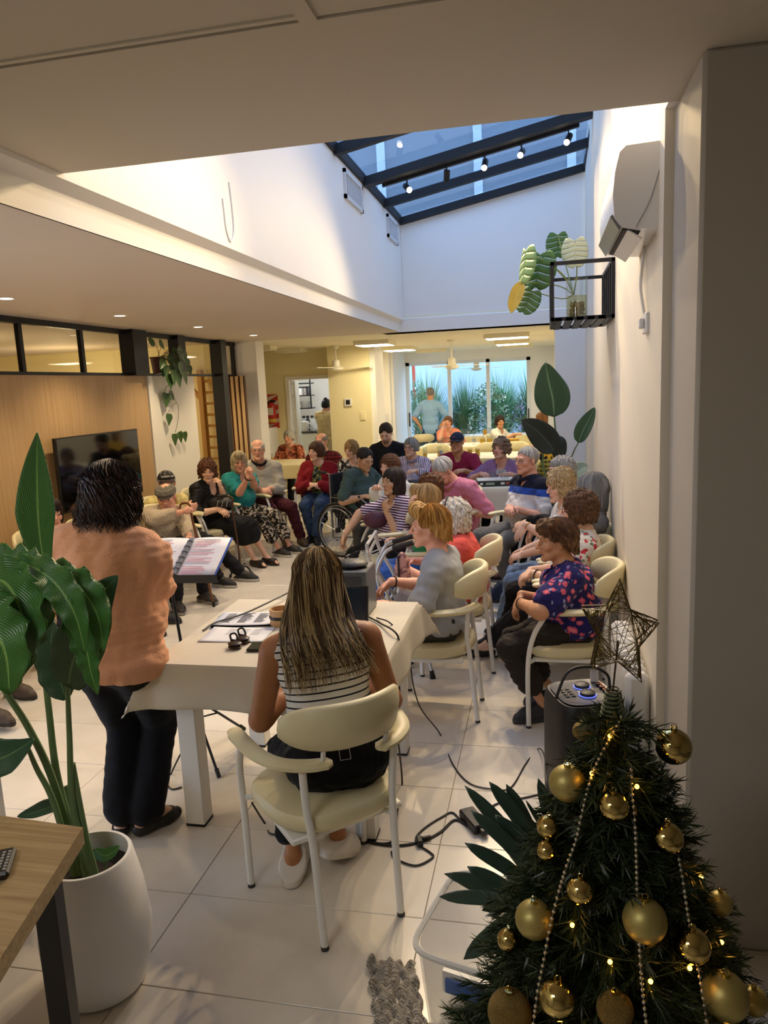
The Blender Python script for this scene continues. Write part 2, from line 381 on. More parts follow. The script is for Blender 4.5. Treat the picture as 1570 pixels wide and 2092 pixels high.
dl = MB().prism([(-4.40, YK + 0.16, 0.01), (-4.36, YK + 0.16, 0.01), (dx_, YK + 0.86, 0.01), (dx_ - 0.04, YK + 0.86, 0.01)], (0, 0, 0), (0, 0, 2.02)).build('door_leaf', M('door_white', '#eeeadd', 0.45), dj, smooth=False)
# kitchen
wall('wall_left', (-5.9, YK + 0.15, 0), (-5.8, 16.4, CH), W_WHITE)
wall('wall_back', (-5.8, 16.3, 0), (-4.35, 16.4, CH), W_WHITE)
wall('wall_back', (-4.35, 16.3, 0), (-3.5, 16.4, 1.0), W_WHITE)
wall('wall_back', (-4.35, 16.3, 2.0), (-3.5, 16.4, CH), W_WHITE)
kw = struct(thing('window_3', 'white kitchen window looking out on a pale wall', 'window', (-3.9, 16.35, 1.0))); del kw['category']
for x in (-4.35, -3.94, -3.56): MB().box((x, 16.31, 1.0), (x + 0.05, 16.39, 2.0)).build('window_frame', ALU, kw, smooth=False)
for z in (1.0, 1.95): MB().box((-4.35, 16.31, z), (-3.51, 16.39, z + 0.05)).build('window_frame', ALU, kw, smooth=False)
for x in (-4.30, -3.89): MB().box((x, 16.345, 1.05), (x + 0.36, 16.352, 1.95)).build('glass_pane', GLASS_WIN, kw, smooth=False)
# garden front: wall with a three-leaf window
YW = 16.5
wall('wall_back', (-3.7, YW, 0), (-2.98, YW + 0.2, CH), W_WHITE)
wall('wall_left', (-3.02, 15.1, 0), (-2.98, YW, CH), W_WHITE)
wall('wall_back', (-0.28, YW, 0), (0.6, YW + 0.2, CH), W_WHITE)
wall('wall_back', (-2.98, YW, 2.34), (-0.28, YW + 0.2, CH), W_WHITE)
gw = struct(thing('window_4', 'wide three-leaf sliding garden door in white aluminium', 'window', (-1.6, YW + 0.08, 0))); del gw['category']
for x in (-2.98, -2.06, -1.22, -0.36): MB().box((x, YW + 0.03, 0.03), (x + 0.08, YW + 0.12, 2.34)).build('window_frame', ALU, gw, smooth=False)
for z in (0.0, 2.27): MB().box((-2.98, YW + 0.03, z), (-0.28, YW + 0.12, z + 0.07)).build('window_frame', ALU, gw, smooth=False)
for x0, x1 in ((-2.9, -2.06), (-1.98, -1.22), (-1.14, -0.36)): MB().box((x0, YW + 0.07, 0.07), (x1, YW + 0.078, 2.27)).build('glass_pane', GLASS_WIN, gw, smooth=False)
for x in (-2.93, -0.33): MB().box((x - 0.012, YW + 0.005, 0.95), (x + 0.012, YW + 0.03, 1.25), bev=0.004).build('handle', BLACK_STEEL, gw, smooth=False)
# outside
gd = struct(MB().box((-9, 17.6, -0.1), (5, 24, 0.0)).build('ground', M('soil', '#4a4032', 0.95, noise=0.3, nscale=6, bump=0.4, bscale=20), smooth=False))
wall('wall_outside', (-9, 20.2, 0), (5, 20.4, 3.4), M('garden_wall', '#aebfc9', 0.8, noise=0.04, nscale=1.5))
nb_w = wall('wall_neighbour', (-8, 15.0, 3.2), (6, 15.3, 7.4), M('neighbour_wall', '#8e959a', 0.85, noise=0.05, nscale=1))
for x in (-3.1, -1.25, 0.45): MB().box((x, 14.96, 3.2), (x + 0.16, 14.999, 7.4)).build('wall_pilaster', M('pilaster_pale', '#dfe6ee', 0.8), nb_w, smooth=False)
pole = MB().box((-1.37, 18.6, 0), (-1.30, 18.67, 3.2)).build('garden_pole', M('red_paint', '#c8452f', 0.6), smooth=False); tag(pole, 'red painted post in the garden behind the white-flowered bush', 'post')
pole = MB().box((-3.16, 18.4, 0), (-3.09, 18.47, 3.2)).build('garden_pole', M('red_paint', '#c8452f', 0.6), smooth=False); tag(pole, 'red painted post in the garden beside the left frame of the sliding door', 'post')

# ------------------------------------------------------------------ lamps
def light(name, ty, loc, energy, col, parent=None, size=0.05, spot=None, aim=None, blend=0.6, sx=None, sy=None):
    l = bpy.data.lights.new(name, ty); l.energy = energy; l.color = C(col)
    if ty == 'SPOT': l.spot_size = math.radians(spot); l.spot_blend = blend; l.shadow_soft_size = size
    elif ty == 'POINT': l.shadow_soft_size = size
    elif ty == 'AREA': l.shape = 'RECTANGLE'; l.size = sx; l.size_y = sy
    o = bpy.data.objects.new(name, l); COL.objects.link(o); o.location = tuple(loc)
    a = unit(V3(aim)) if aim is not None else V3((0, 0, -1))
    o.rotation_euler = Vector(a).to_track_quat('-Z', 'Y').to_euler()
    if parent is not None: o.parent = parent; o.location = tuple(V3(loc) - wloc(parent))
    return o
WARM = '#ffdfab'
BULB = M('lit_bulb', '#fff2d8', 0.3, emit='#ffe6bd', estr=30.0)
LED = M('lit_led', '#fff6e2', 0.3, emit='#fff3da', estr=9.0)
SPOT_W = 120.0
# track with five spots under the wide skylight bar
tr = thing('track_light', 'black ceiling track with five small spotlights under the skylight bar', 'track light', (-0.6, 8.08, 4.0))
za, zb = zs(-1.62) - 0.075, zs(0.36) - 0.075
MB().prism([(-1.62, 8.04, za), (-1.62, 8.08, za), (-1.62, 8.08, za - 0.035), (-1.62, 8.04, za - 0.035)], (0, 0, 0), (1.98, 0, zb - za)).build('track_rail', BLACK_STEEL, tr, smooth=False)
MB().box((-1.6, 8.0, za - 0.01), (-1.56, 8.1, za + 0.07)).build('track_bracket', BLACK_STEEL, tr, smooth=False)
MB().box((0.3, 8.0, zb - 0.015), (0.34, 8.1, zb + 0.07)).build('track_bracket', BLACK_STEEL, tr, smooth=False)
aims = [(0.80, -1.15, -1), (-0.15, 0.5, -1), (-0.1, -0.85, -1), (-0.3, -1.35, -1), (-0.4, -0.85, -1)]
for k, (px, py) in enumerate([(832, 372), (913, 348), (991, 328), (1066, 307), (1162, 283)]):
    p = P(px, py, Y=8.08); a = unit(aims[k]); top = V3((p[0], 8.08, zs(p[0]) - 0.105))
    c = top - V3((0, 0, 0.075))
    hd = MB().tube([c - a * 0.055, c - a * 0.05, c + a * 0.05, c + a * 0.055], [0.026, 0.032, 0.032, 0.03], 14).build('spot_head', BLACK_STEEL, tr)
    MB().tube([top + V3((0, 0, 0.01)), c], 0.008, 6).build('spot_stem', BLACK_STEEL, tr)
    if k != 1:
        MB().ball(c + a * 0.06, (0.028, 0.028, 0.028), 12, 8).build('bulb', BULB, tr)
        light('spot_lamp', 'SPOT', c + a * 0.095, SPOT_W * 1.0, WARM, tr, 0.03, 84, a, 0.55)
    else: MB().tube([c + a * 0.05, c + a * 0.058], 0.022, 12).build('dark_lens', M('dark_lens', '#555555', 0.2), tr)
# second track nearer the camera, above the slab edge and out of the picture
tr2 = thing('track_light', 'second black ceiling track nearer the camera, hidden above the slab edge', 'track light', (-0.5, 5.75, 4.0))
MB().prism([(-1.5, 5.73, zs(-1.5) - 0.09), (-1.5, 5.77, zs(-1.5) - 0.09), (-1.5, 5.77, zs(-1.5) - 0.12), (-1.5, 5.73, zs(-1.5) - 0.12)], (0, 0, 0), (1.9, 0, 1.9 * (ZR - ZL) / 2.31)).build('track_rail', BLACK_STEEL, tr2, smooth=False)
for x, d in ((-1.1, 0.35), (-0.6, 0.1), (-0.1, -0.15), (0.25, -0.35)):
    c = V3((x, 5.75, zs(x) - 0.18)); a = unit((d, -1.3, -1)); MB().tube([c - a * 0.055, c + a * 0.055], 0.032, 12).build('spot_head', BLACK_STEEL, tr2); MB().tube([c + V3((0, 0, 0.08)), c], 0.008, 6).build('spot_stem', BLACK_STEEL, tr2); MB().ball(c + a * 0.06, 0.028, 12, 8).build('bulb', BULB, tr2)
    light('spot_lamp', 'SPOT', c + a * 0.095, 135, WARM, tr2, 0.03, 84, a, 0.55)
# recessed downlights in the low ceiling
rec = [P(px, py, Z=CH) for px, py in [(12, 610), (245, 645), (405, 668), (518, 685)]]
nm = ['at the left edge of the low ceiling', 'second along the low ceiling, over the television', 'third along the low ceiling, over the hanging plant', 'last along the low ceiling, near the white pillar']
for p, lb in zip(rec, nm):
    t = thing('recessed_downlight', 'small round recessed downlight, lit, ' + lb, 'downlight', p, group='recessed downlights in the low ceiling')
    MB().lathe([(0.045, -0.001), (0.062, -0.004), (0.062, 0.0), (0.045, 0.0)], p, 20, caps=False).build('trim_ring', M('lamp_white', '#f2efe8', 0.4), t)
    MB().lathe([(0.0, -0.0015), (0.044, -0.0015), (0.044, -0.0005), (0.0, -0.0005)], p, 20, caps=False).build('lens', LED, t)
    light('downlight_lamp', 'SPOT', p - V3((0, 0, 0.02)), 70, '#ffe4b8', t, 0.04, 120, None, 0.7)
for y in (3.2,):
    light('downlight_lamp', 'SPOT', (-3.5, y, CH - 0.02), 60, '#ffe4b8', None, 0.04, 120, None, 0.7)
light('therapy_lamp', 'POINT', (-6.2, 6.5, 1.9), 50, '#ffe2b0', None, 0.15)
light('hall_fill', 'AREA', (-1.5, -0.3, 2.70), 28, '#f4f2f0', None, sx=0.9, sy=0.6)  # added fill behind the camera to lift the foreground; stands for no real fitting
light('therapy_lamp', 'POINT', (-6.2, 9.0, 1.9), 30, '#ffe2b0', None, 0.15)
light('kitchen_lamp', 'POINT', (-4.6, 14.6, 2.3), 40, '#eef4ff', None, 0.2)
# surface panels in the dining room
pan_l = [((-2.82, 11.25), (-2.27, 11.85), 1), ((-2.84, 13.4), (-2.29, 14.0), 1), ((-0.87, 11.45), (-0.2, 11.9), 1), ((-0.84, 13.5), (-0.24, 14.0), 1), ((-2.5, 15.2), (-1.9, 15.6), 0), ((-0.8, 15.1), (-0.2, 15.5), 0), ((-4.35, 11.0), (-4.05, 11.3), 0), ((-4.35, 12.0), (-3.9, 12.4), 0)]
lab = ['lit ceiling panel lamp, front one of the left row', 'lit ceiling panel lamp behind the front one of the left row', 'lit ceiling panel lamp, front one of the right row', 'lit ceiling panel lamp behind the front one of the right row', 'unlit white ceiling panel lamp in front of the garden door, left row', 'unlit white ceiling panel lamp in front of the garden door, right row', 'unlit white ceiling panel lamp beside the white pillar', 'unlit white ceiling panel lamp above the extinguisher']
for (a, b, on), lb in zip(pan_l, lab):
    t = thing('ceiling_panel_lamp', lb, 'ceiling lamp', ((a[0] + b[0]) / 2, (a[1] + b[1]) / 2, CH), group='panel lamps on the dining ceiling')
    MB().box((a[0], a[1], CH - 0.065), (b[0], b[1], CH), bev=0.004).build('housing', M('lamp_housing', '#e9e2c6', 0.5), t, smooth=False)
    MB().box((a[0] + 0.03, a[1] + 0.03, CH - 0.07), (b[0] - 0.03, b[1] - 0.03, CH - 0.0651)).build('diffuser', LED if on else M('diffuser_off', '#e6dfc8', 0.5), t, smooth=False)
    if on: light('panel_light', 'AREA', ((a[0] + b[0]) / 2, (a[1] + b[1]) / 2, CH - 0.08), 17, '#ffe9bd', t, sx=0.5, sy=0.5)
# ------------------------------------------------------------------ bodies: blended distance fields turned into one smooth skin
class Field:
    def __init__(s, lo, hi, h):
        s.h = h; s.lo = V3(lo); s.n = np.maximum(4, np.ceil((V3(hi) - s.lo) / h).astype(int) + 1)
        s.ax = [(s.lo[k] + h * np.arange(s.n[k])).astype(np.float32) for k in range(3)]
        s.d = np.full(tuple(s.n), 1.0, np.float32)
    def blk(s, lo, hi):
        i0 = np.clip(np.floor((lo - s.lo) / s.h).astype(int), 0, s.n); i1 = np.clip(np.ceil((hi - s.lo) / s.h).astype(int) + 1, 0, s.n)
        if np.any(i1 - i0 < 1): return None
        sl = tuple(slice(a, b) for a, b in zip(i0, i1))
        return sl, s.ax[0][sl[0]][:, None, None], s.ax[1][sl[1]][None, :, None], s.ax[2][sl[2]][None, None, :]
    def ev(s, p, m):
        if p[0] == 'c':
            a, b, ra, rb = V3(p[1]), V3(p[2]), p[3], p[4]; r = max(ra, rb) + m
            q = s.blk(np.minimum(a, b) - r, np.maximum(a, b) + r)
            if q is None: return None
            sl, X, Y, Z = q; ba = b - a; L2 = float(ba.dot(ba)) + 1e-12
            X, Y, Z = X - np.float32(a[0]), Y - np.float32(a[1]), Z - np.float32(a[2])
            t = np.clip((X * np.float32(ba[0]) + Y * np.float32(ba[1]) + Z * np.float32(ba[2])) / np.float32(L2), 0, 1)
            dx, dy, dz = X - t * np.float32(ba[0]), Y - t * np.float32(ba[1]), Z - t * np.float32(ba[2])
            return sl, np.sqrt(dx * dx + dy * dy + dz * dz) - (np.float32(ra) + t * np.float32(rb - ra))
        c, R, rad = V3(p[1]), np.asarray(p[2], dtype=np.float32), V3(p[3]); ext = np.sqrt(((np.asarray(R) * rad[None, :]) ** 2).sum(1)) + m
        q = s.blk(c - ext, c + ext)
        if q is None: return None
        sl, X, Y, Z = q; X, Y, Z = X - np.float32(c[0]), Y - np.float32(c[1]), Z - np.float32(c[2]); k0 = 0; k1 = 0
        for k in range(3):
            l = X * R[0, k] + Y * R[1, k] + Z * R[2, k]; k0 = k0 + (l / np.float32(rad[k])) ** 2; k1 = k1 + (l / np.float32(rad[k] ** 2)) ** 2
        k0 = np.sqrt(k0); k1 = np.sqrt(k1) + 1e-9
        return sl, k0 * (k0 - 1) / k1
    def add(s, p, k=0.02):
        r = s.ev(p, k + 2.5 * s.h)
        if r is None: return
        sl, v = r; a = s.d[sl]; hh = np.maximum(np.float32(k) - np.abs(a - v), 0) / np.float32(max(k, 1e-5)); s.d[sl] = np.minimum(a, v) - hh * hh * np.float32(k * 0.25)
    def sub(s, p, k=0.005):
        r = s.ev(p, k + 2.5 * s.h)
        if r is None: return
        sl, v = r; a = s.d[sl]; v = -v; hh = np.maximum(np.float32(k) - np.abs(a - v), 0) / np.float32(max(k, 1e-5)); s.d[sl] = np.maximum(a, v) + hh * hh * np.float32(k * 0.25)
    def cut(s, n, p):
        """drop what lies on the side n points to"""
        n = unit(n); X, Y, Z = s.ax[0][:, None, None], s.ax[1][None, :, None], s.ax[2][None, None, :]
        s.d = np.maximum(s.d, ((X - p[0]) * n[0] + (Y - p[1]) * n[1] + (Z - p[2]) * n[2]).astype(np.float32))
    def ripple(s, amp, wl, seed=0, stretch=(1, 1, 1)):
        ix = np.nonzero(np.abs(s.d) < 3 * amp + 2 * s.h); x = [s.ax[k][ix[k]] for k in range(3)]; rng = np.random.RandomState(seed); v = 0
        for j in range(6):
            kv = rng.normal(size=3) * np.array(stretch); kv = kv / np.linalg.norm(kv) * 2 * PI / (wl * rng.uniform(0.6, 1.6))
            v = v + np.sin(kv[0] * x[0] + kv[1] * x[1] + kv[2] * x[2] + rng.uniform(0, 6))
        s.d[ix] += (v * amp / 2.4).astype(np.float32)
    def mesh(s):
        d = s.d; d[0] = d[-1] = 1; d[:, 0] = d[:, -1] = 1; d[:, :, 0] = d[:, :, -1] = 1; S = d < 0
        cnt = np.zeros(tuple(s.n - 1), np.int8); cor = [(i, j, k) for i in (0, 1) for j in (0, 1) for k in (0, 1)]
        def sh(A, c): return A[c[0]:A.shape[0] - 1 + c[0], c[1]:A.shape[1] - 1 + c[1], c[2]:A.shape[2] - 1 + c[2]]
        for c in cor: cnt += sh(S, c)
        ix = np.nonzero((cnt > 0) & (cnt < 8)); n = len(ix[0]); idg = np.full(cnt.shape, -1, np.int32); idg[ix] = np.arange(n)
        cv = {c: d[ix[0] + c[0], ix[1] + c[1], ix[2] + c[2]] for c in cor}; acc = np.zeros((n, 3), np.float32); m = np.zeros(n, np.float32)
        for a in cor:
            for k in range(3):
                if a[k]: continue
                b = list(a); b[k] = 1; va, vb = cv[a], cv[tuple(b)]; x = (va < 0) != (vb < 0); t = np.where(x, va / np.where(np.abs(va - vb) < 1e-9, 1, va - vb), 0)
                for q in range(3): acc[:, q] += np.where(x, a[q] + (t if q == k else 0), 0)
                m += x
        V = (np.stack(ix, 1) + acc / m[:, None]) * s.h + s.lo; Fq = []
        for k in range(3):
            sa = [slice(1, -1)] * 3; sb = [slice(1, -1)] * 3; sa[k] = slice(0, -1); sb[k] = slice(1, None)
            A, B = S[tuple(sa)], S[tuple(sb)]; e = np.nonzero(A != B); p = [e[q] + (0 if q == k else 1) for q in range(3)]
            u, w_ = (k + 1) % 3, (k + 2) % 3
            def cell(du, dw):
                c = [p[0].copy(), p[1].copy(), p[2].copy()]; c[u] = c[u] - du; c[w_] = c[w_] - dw; return idg[tuple(c)]
            q = np.stack([cell(1, 1), cell(0, 1), cell(0, 0), cell(1, 0)], 1); fl = ~A[e]; q[fl] = q[fl][:, ::-1]; Fq.append(q)
        return V, np.concatenate(Fq)

def attr_cloth(name, base, kind='plain', c2=None, c3=None, c4=None, sc_=1.0, rough=0.85, bump=0.25):
    """woven cloth; pattern laid out in garment coordinates (attribute tc)"""
    if name in _mats: return _mats[name]
    m = M(name, base, rough, sheen=0.04, spec=0.2); nt = m.node_tree; b = nt.nodes['Principled BSDF']; N = nt.nodes.new; L = nt.links.new
    at = N('ShaderNodeAttribute'); at.attribute_name = 'tc'; vec = at.outputs['Vector']
    def mix(f, a, b_, bt='MIX'):
        x = N('ShaderNodeMix'); x.data_type = 'RGBA'; x.blend_type = bt
        if hasattr(f, 'is_linked'): L(f, x.inputs['Factor'])
        else: x.inputs['Factor'].default_value = f
        for s_, v in (('A', a), ('B', b_)):
            if hasattr(v, 'is_linked'): L(v, x.inputs[s_])
            else: x.inputs[s_].default_value = (*C(v), 1)
        return x.outputs['Result']
    def math_(op, a, b_=0.0):
        x = N('ShaderNodeMath'); x.operation = op
        for i, v in enumerate((a, b_)):
            if hasattr(v, 'is_linked'): L(v, x.inputs[i])
            else: x.inputs[i].default_value = v
        return x.outputs[0]
    sep = N('ShaderNodeSeparateXYZ'); L(vec, sep.inputs[0])
    def stripe(axis, period, duty, off=0.0):
        v = math_('FRACT', math_('ADD', math_('DIVIDE', sep.outputs[axis], period), off + 50.0)); return math_('LESS_THAN', v, duty)
    def noise(scale, detail=2):
        n = N('ShaderNodeTexNoise'); n.inputs['Scale'].default_value = scale; n.inputs['Detail'].default_value = detail; L(vec, n.inputs['Vector']); return n.outputs['Fac']
    def vor(scale, thr, off=(0, 0, 0)):
        n = N('ShaderNodeTexVoronoi'); n.inputs['Scale'].default_value = scale; mp = N('ShaderNodeMapping'); mp.inputs['Location'].default_value = off; L(vec, mp.inputs[0]); L(mp.outputs[0], n.inputs['Vector'])
        return math_('LESS_THAN', math_('ADD', n.outputs['Distance'], math_('MULTIPLY', math_('SUBTRACT', noise(scale * 3.0), 0.5), 0.5)), thr)
    out = None
    if kind == 'plain': out = mix(noise(14), tuple(x * 0.9 for x in C(base)), tuple(min(1, x * 1.08) for x in C(base)))
    elif kind == 'heather': out = mix(noise(220), tuple(x * 0.72 for x in C(base)), tuple(min(1, x * 1.25) for x in C(base)))
    elif kind == 'vstripe': out = mix(stripe('X', 0.014 * sc_, 0.42), base, c2); out = mix(stripe('X', 0.042 * sc_, 0.12, 0.3), out, c3) if c3 else out
    elif kind == 'hstripe': out = mix(stripe('Z', 0.03 * sc_, 0.27 if c3 is None else c3), base, c2)
    elif kind == 'plaid': out = mix(stripe('X', 0.05, 0.4), base, c2); out = mix(0.6, out, mix(stripe('Z', 0.05, 0.4), base, c2)); out = mix(stripe('Z', 0.05, 0.06, 0.2), out, c3 or c2)
    elif kind == 'floral': out = mix(vor(11 * sc_, 0.22, (3, 1, 2)), base, c3 or c2); out = mix(vor(9 * sc_, 0.30), out, c2); out = mix(vor(9 * sc_, 0.13), out, c4 or c2)
    elif kind == 'print': out = mix(math_('GREATER_THAN', noise(22 * sc_, 1), 0.52), base, c2); out = mix(math_('GREATER_THAN', noise(31 * sc_, 1), 0.6), out, c3 or base); out = mix(math_('GREATER_THAN', noise(43 * sc_, 1), 0.63), out, c4 or base)
    elif kind == 'blocks':
        out = mix(math_('GREATER_THAN', sep.outputs['Z'], c4[0]), base, c2); out = mix(math_('GREATER_THAN', sep.outputs['Z'], c4[1]), out, c3)
    elif kind == 'sidestripe':
        s_ = math_('ABSOLUTE', math_('SUBTRACT', sep.outputs['X'], 0.0)); f = math_('LESS_THAN', math_('FRACT', math_('DIVIDE', math_('ADD', sep.outputs['X'], 5.0), 0.022)), 0.42)
        out = mix(math_('MULTIPLY', f, math_('LESS_THAN', s_, 0.033)), base, c2)
    L(out, b.inputs['Base Color'])
    if bump:
        bn = N('ShaderNodeTexNoise'); bn.inputs['Scale'].default_value = 120; L(vec, bn.inputs['Vector']); bp = N('ShaderNodeBump'); bp.inputs['Strength'].default_value = bump; bp.inputs['Distance'].default_value = 0.004; L(bn.outputs['Fac'], bp.inputs['Height']); L(bp.outputs[0], b.inputs['Normal'])
    return m
def skin_mat(name='skin'):
    if name in _mats: return _mats[name]
    m = M(name, '#ffffff', 0.5, sss=0.08, spec=0.35); nt = m.node_tree; b = nt.nodes['Principled BSDF']; a = nt.nodes.new('ShaderNodeAttribute'); a.attribute_name = 'Col'
    tc = nt.nodes.new('ShaderNodeTexCoord'); n = nt.nodes.new('ShaderNodeTexNoise'); n.inputs['Scale'].default_value = 26; n.inputs['Detail'].default_value = 5; nt.links.new(tc.outputs['Object'], n.inputs['Vector'])
    r = nt.nodes.new('ShaderNodeMapRange'); r.inputs['To Min'].default_value = 0.84; r.inputs['To Max'].default_value = 1.14; nt.links.new(n.outputs['Fac'], r.inputs['Value'])
    v = nt.nodes.new('ShaderNodeVectorMath'); v.operation = 'SCALE'; nt.links.new(a.outputs['Color'], v.inputs[0]); nt.links.new(r.outputs[0], v.inputs['Scale']); nt.links.new(v.outputs[0], b.inputs['Base Color'])
    bp = nt.nodes.new('ShaderNodeBump'); bp.inputs['Strength'].default_value = 0.12; bp.inputs['Distance'].default_value = 0.004; n2 = nt.nodes.new('ShaderNodeTexNoise'); n2.inputs['Scale'].default_value = 90; nt.links.new(tc.outputs['Object'], n2.inputs['Vector']); nt.links.new(n2.outputs['Fac'], bp.inputs['Height']); nt.links.new(bp.outputs[0], b.inputs['Normal'])
    return m
def col_mat(name, rough=0.5, spec=0.4):
    if name in _mats: return _mats[name]
    m = M(name, '#ffffff', rough, spec=spec); nt = m.node_tree; a = nt.nodes.new('ShaderNodeAttribute'); a.attribute_name = 'Col'; nt.links.new(a.outputs['Color'], nt.nodes['Principled BSDF'].inputs['Base Color']); return m
def hair_mat(col, c2=None):
    name = 'hair_' + str(col).strip('#') + str(c2 or '').strip('#')
    if name in _mats: return _mats[name]
    m = M(name, col, 0.55, spec=0.25); nt = m.node_tree; b = nt.nodes['Principled BSDF']; a = nt.nodes.new('ShaderNodeAttribute'); a.attribute_name = 'hc'
    n = nt.nodes.new('ShaderNodeTexNoise'); n.noise_dimensions = '3D'; n.inputs['Scale'].default_value = 1.0; n.inputs['Detail'].default_value = 3; nt.links.new(a.outputs['Vector'], n.inputs['Vector'])
    r = nt.nodes.new('ShaderNodeValToRGB'); e = r.color_ramp.elements; e[0].position = 0.36; e[1].position = 0.66
    e[0].color = (*[x * 0.42 for x in C(col)], 1); e[1].color = (*(C(c2) if c2 else [min(1, x * 1.35) for x in C(col)]), 1)
    nt.links.new(n.outputs['Fac'], r.inputs[0]); nt.links.new(r.outputs[0], b.inputs['Base Color'])
    bp = nt.nodes.new('ShaderNodeBump'); bp.inputs['Strength'].default_value = 0.7; bp.inputs['Distance'].default_value = 0.006; nt.links.new(n.outputs['Fac'], bp.inputs['Height']); nt.links.new(bp.outputs[0], b.inputs['Normal'])
    return m

def two_bone(a, t, l1, l2, pole):
    a, t = V3(a), V3(t); d = t - a; L = np.linalg.norm(d); Lc = min(max(L, abs(l1 - l2) + 0.01), (l1 + l2) * 0.995); u = d / max(L, 1e-6); t = a + u * Lc
    x = (l1 * l1 - l2 * l2 + Lc * Lc) / (2 * Lc); h = math.sqrt(max(l1 * l1 - x * x, 0)); p = V3(pole); p = unit(p - p.dot(u) * u)
    return a + u * x + p * h, t
def hand_prims(wr, d, n, side, curl=0.5, sc_=1.0, spread=0.0, fat=1.0):
    d, n = unit(d), V3(n); n = unit(n - n.dot(d) * d); s = np.cross(d, n) * side; R = np.stack([s, d, n], 1); z = sc_; out = []
    out.append((('e', wr + d * 0.05 * z, R, (0.038 * z * fat, 0.054 * z, 0.0165 * z * fat)), 0.012)); out.append((('e', wr + d * 0.035 * z + s * 0.02 * z + n * 0.006 * z, R, (0.018 * z, 0.03 * z, 0.016 * z)), 0.01))
    for k, (o, l) in enumerate(((0.029, 0.070), (0.0098, 0.078), (-0.0095, 0.071), (-0.028, 0.056))):
        p = wr + (d * (0.088 - 0.006 * abs(k - 1)) + s * o) * z; ang = 0; dd = unit(d + s * o * spread * 8); r = (0.0088 - 0.0005 * (k == 3)) * z * (0.5 + 0.5 * fat)
        for q, (f, c) in enumerate(((0.45, 0.75), (0.30, 1.0), (0.25, 0.7))):
            ang += curl * c * (1 + 0.08 * k); v = dd * math.cos(ang) + n * math.sin(ang); e = p + v * l * f * z; out.append((('c', p, e, r, r * 0.9), 0.003)); p = e; r *= 0.9
    p = wr + (d * 0.022 + s * 0.026 + n * 0.004) * z; v = unit(d * 0.62 + s * 0.62 + n * (0.3 + 0.4 * curl)); e = p + v * 0.048 * z; out.append((('c', p, e, 0.0125 * z, 0.0102 * z), 0.008)); v = unit(d * 0.9 + s * 0.12 + n * (0.2 + 0.6 * curl)); out.append((('c', e, e + v * 0.034 * z, 0.0102 * z, 0.0085 * z), 0.003))
    return out
def head_prims(c, R, s, male=False, jowl=0.0, nose=1.0, ear=True):
    def W(*p): return V3(c) + R @ (V3(p) * s)
    A = []; I = []
    def e(p, r, k): A.append((('e', W(*p), R, V3(r) * s), k * s))
    def cp(a, b, ra, rb, k): A.append((('c', W(*a), W(*b), ra * s, rb * s), k * s))
    e((0, -0.015, 0.036), (0.073, 0.094, 0.078), 0.01); e((0, 0.022, -0.03), (0.055, 0.070, 0.080), 0.03)
    jw = 0.046 if male else 0.041
    for x in (-1, 1):
        cp((x * jw, 0.0, -0.05), (x * 0.012, 0.076, -0.096), 0.020 + jowl * 0.007, 0.015, 0.02); e((x * 0.040, 0.060, -0.020), (0.024, 0.026, 0.024), 0.016)
        if jowl: e((x * 0.036, 0.050, -0.076), (0.014 + jowl * 0.009, 0.022, 0.017 + jowl * 0.009), 0.014)
    e((0, 0.078, -0.096), (0.022, 0.018, 0.016), 0.012); cp((-0.034, 0.082, 0.024), (0.034, 0.082, 0.024), 0.0125 + 0.002 * male, 0.0125 + 0.002 * male, 0.012)
    for x in (-1, 1): I.append((('e', W(x * 0.033, 0.1, 0.007), R, V3((0.021, 0.018, 0.0135)) * s), 0.012 * s))
    A2 = []
    def cp2(a, b, ra, rb, k): A2.append((('c', W(*a), W(*b), ra * s, rb * s), k * s))
    def e2(p, r, k): A2.append((('e', W(*p), R, V3(r) * s), k * s))
    cp2((0, 0.09, 0.016), (0, 0.106 + 0.006 * nose, -0.022), 0.0075, 0.0115 * nose, 0.008)
    for x in (-1, 1):
        e2((x * 0.0125, 0.099, -0.026), (0.0085 * nose, 0.010, 0.0075), 0.006)
        e2((x * 0.032, 0.0765, 0.0125), (0.0165, 0.011, 0.0065), 0.003); e2((x * 0.032, 0.076, -0.0055), (0.016, 0.010, 0.006), 0.005)
        if ear: e2((x * 0.0755, -0.006, -0.004), (0.0085, 0.019, 0.031), 0.006)
    cp2((-0.019, 0.087, -0.0535), (0, 0.0965, -0.0505), 0.0055, 0.0065, 0.005); cp2((0.019, 0.087, -0.0535), (0, 0.0965, -0.0505), 0.0055, 0.0065, 0.005)
    cp2((-0.016, 0.087, -0.061), (0.016, 0.087, -0.061), 0.006, 0.006, 0.006); e2((0, 0.092, -0.062), (0.014, 0.006, 0.006), 0.005)
    I2 = [(('c', W(-0.023, 0.094, -0.0572), W(0.023, 0.094, -0.0572), 0.0024 * s, 0.0024 * s), 0.003 * s)]
    for x in (-1, 1):
        if ear: I2.append((('e', W(x * 0.086, 0.0, -0.002), R, V3((0.006, 0.010, 0.017)) * s), 0.004 * s))
        I2.append((('c', W(x * 0.021, 0.1, -0.024), W(x * 0.033, 0.090, -0.054), 0.004 * s, 0.004 * s), 0.007 * s))
    return A, I, A2, I2, W
def box_of(prims, pad):
    lo = V3((9e9,) * 3); hi = -lo
    for p, k in prims:
        if p[0] == 'c':
            r = max(p[3], p[4]); a = np.minimum(p[1], p[2]) - r; b = np.maximum(p[1], p[2]) + r
        else:
            ext = np.sqrt(((np.asarray(p[2]) * V3(p[3])[None, :]) ** 2).sum(1)); a, b = V3(p[1]) - ext, V3(p[1]) + ext
        lo = np.minimum(lo, a); hi = np.maximum(hi, b)
    return lo - pad, hi + pad
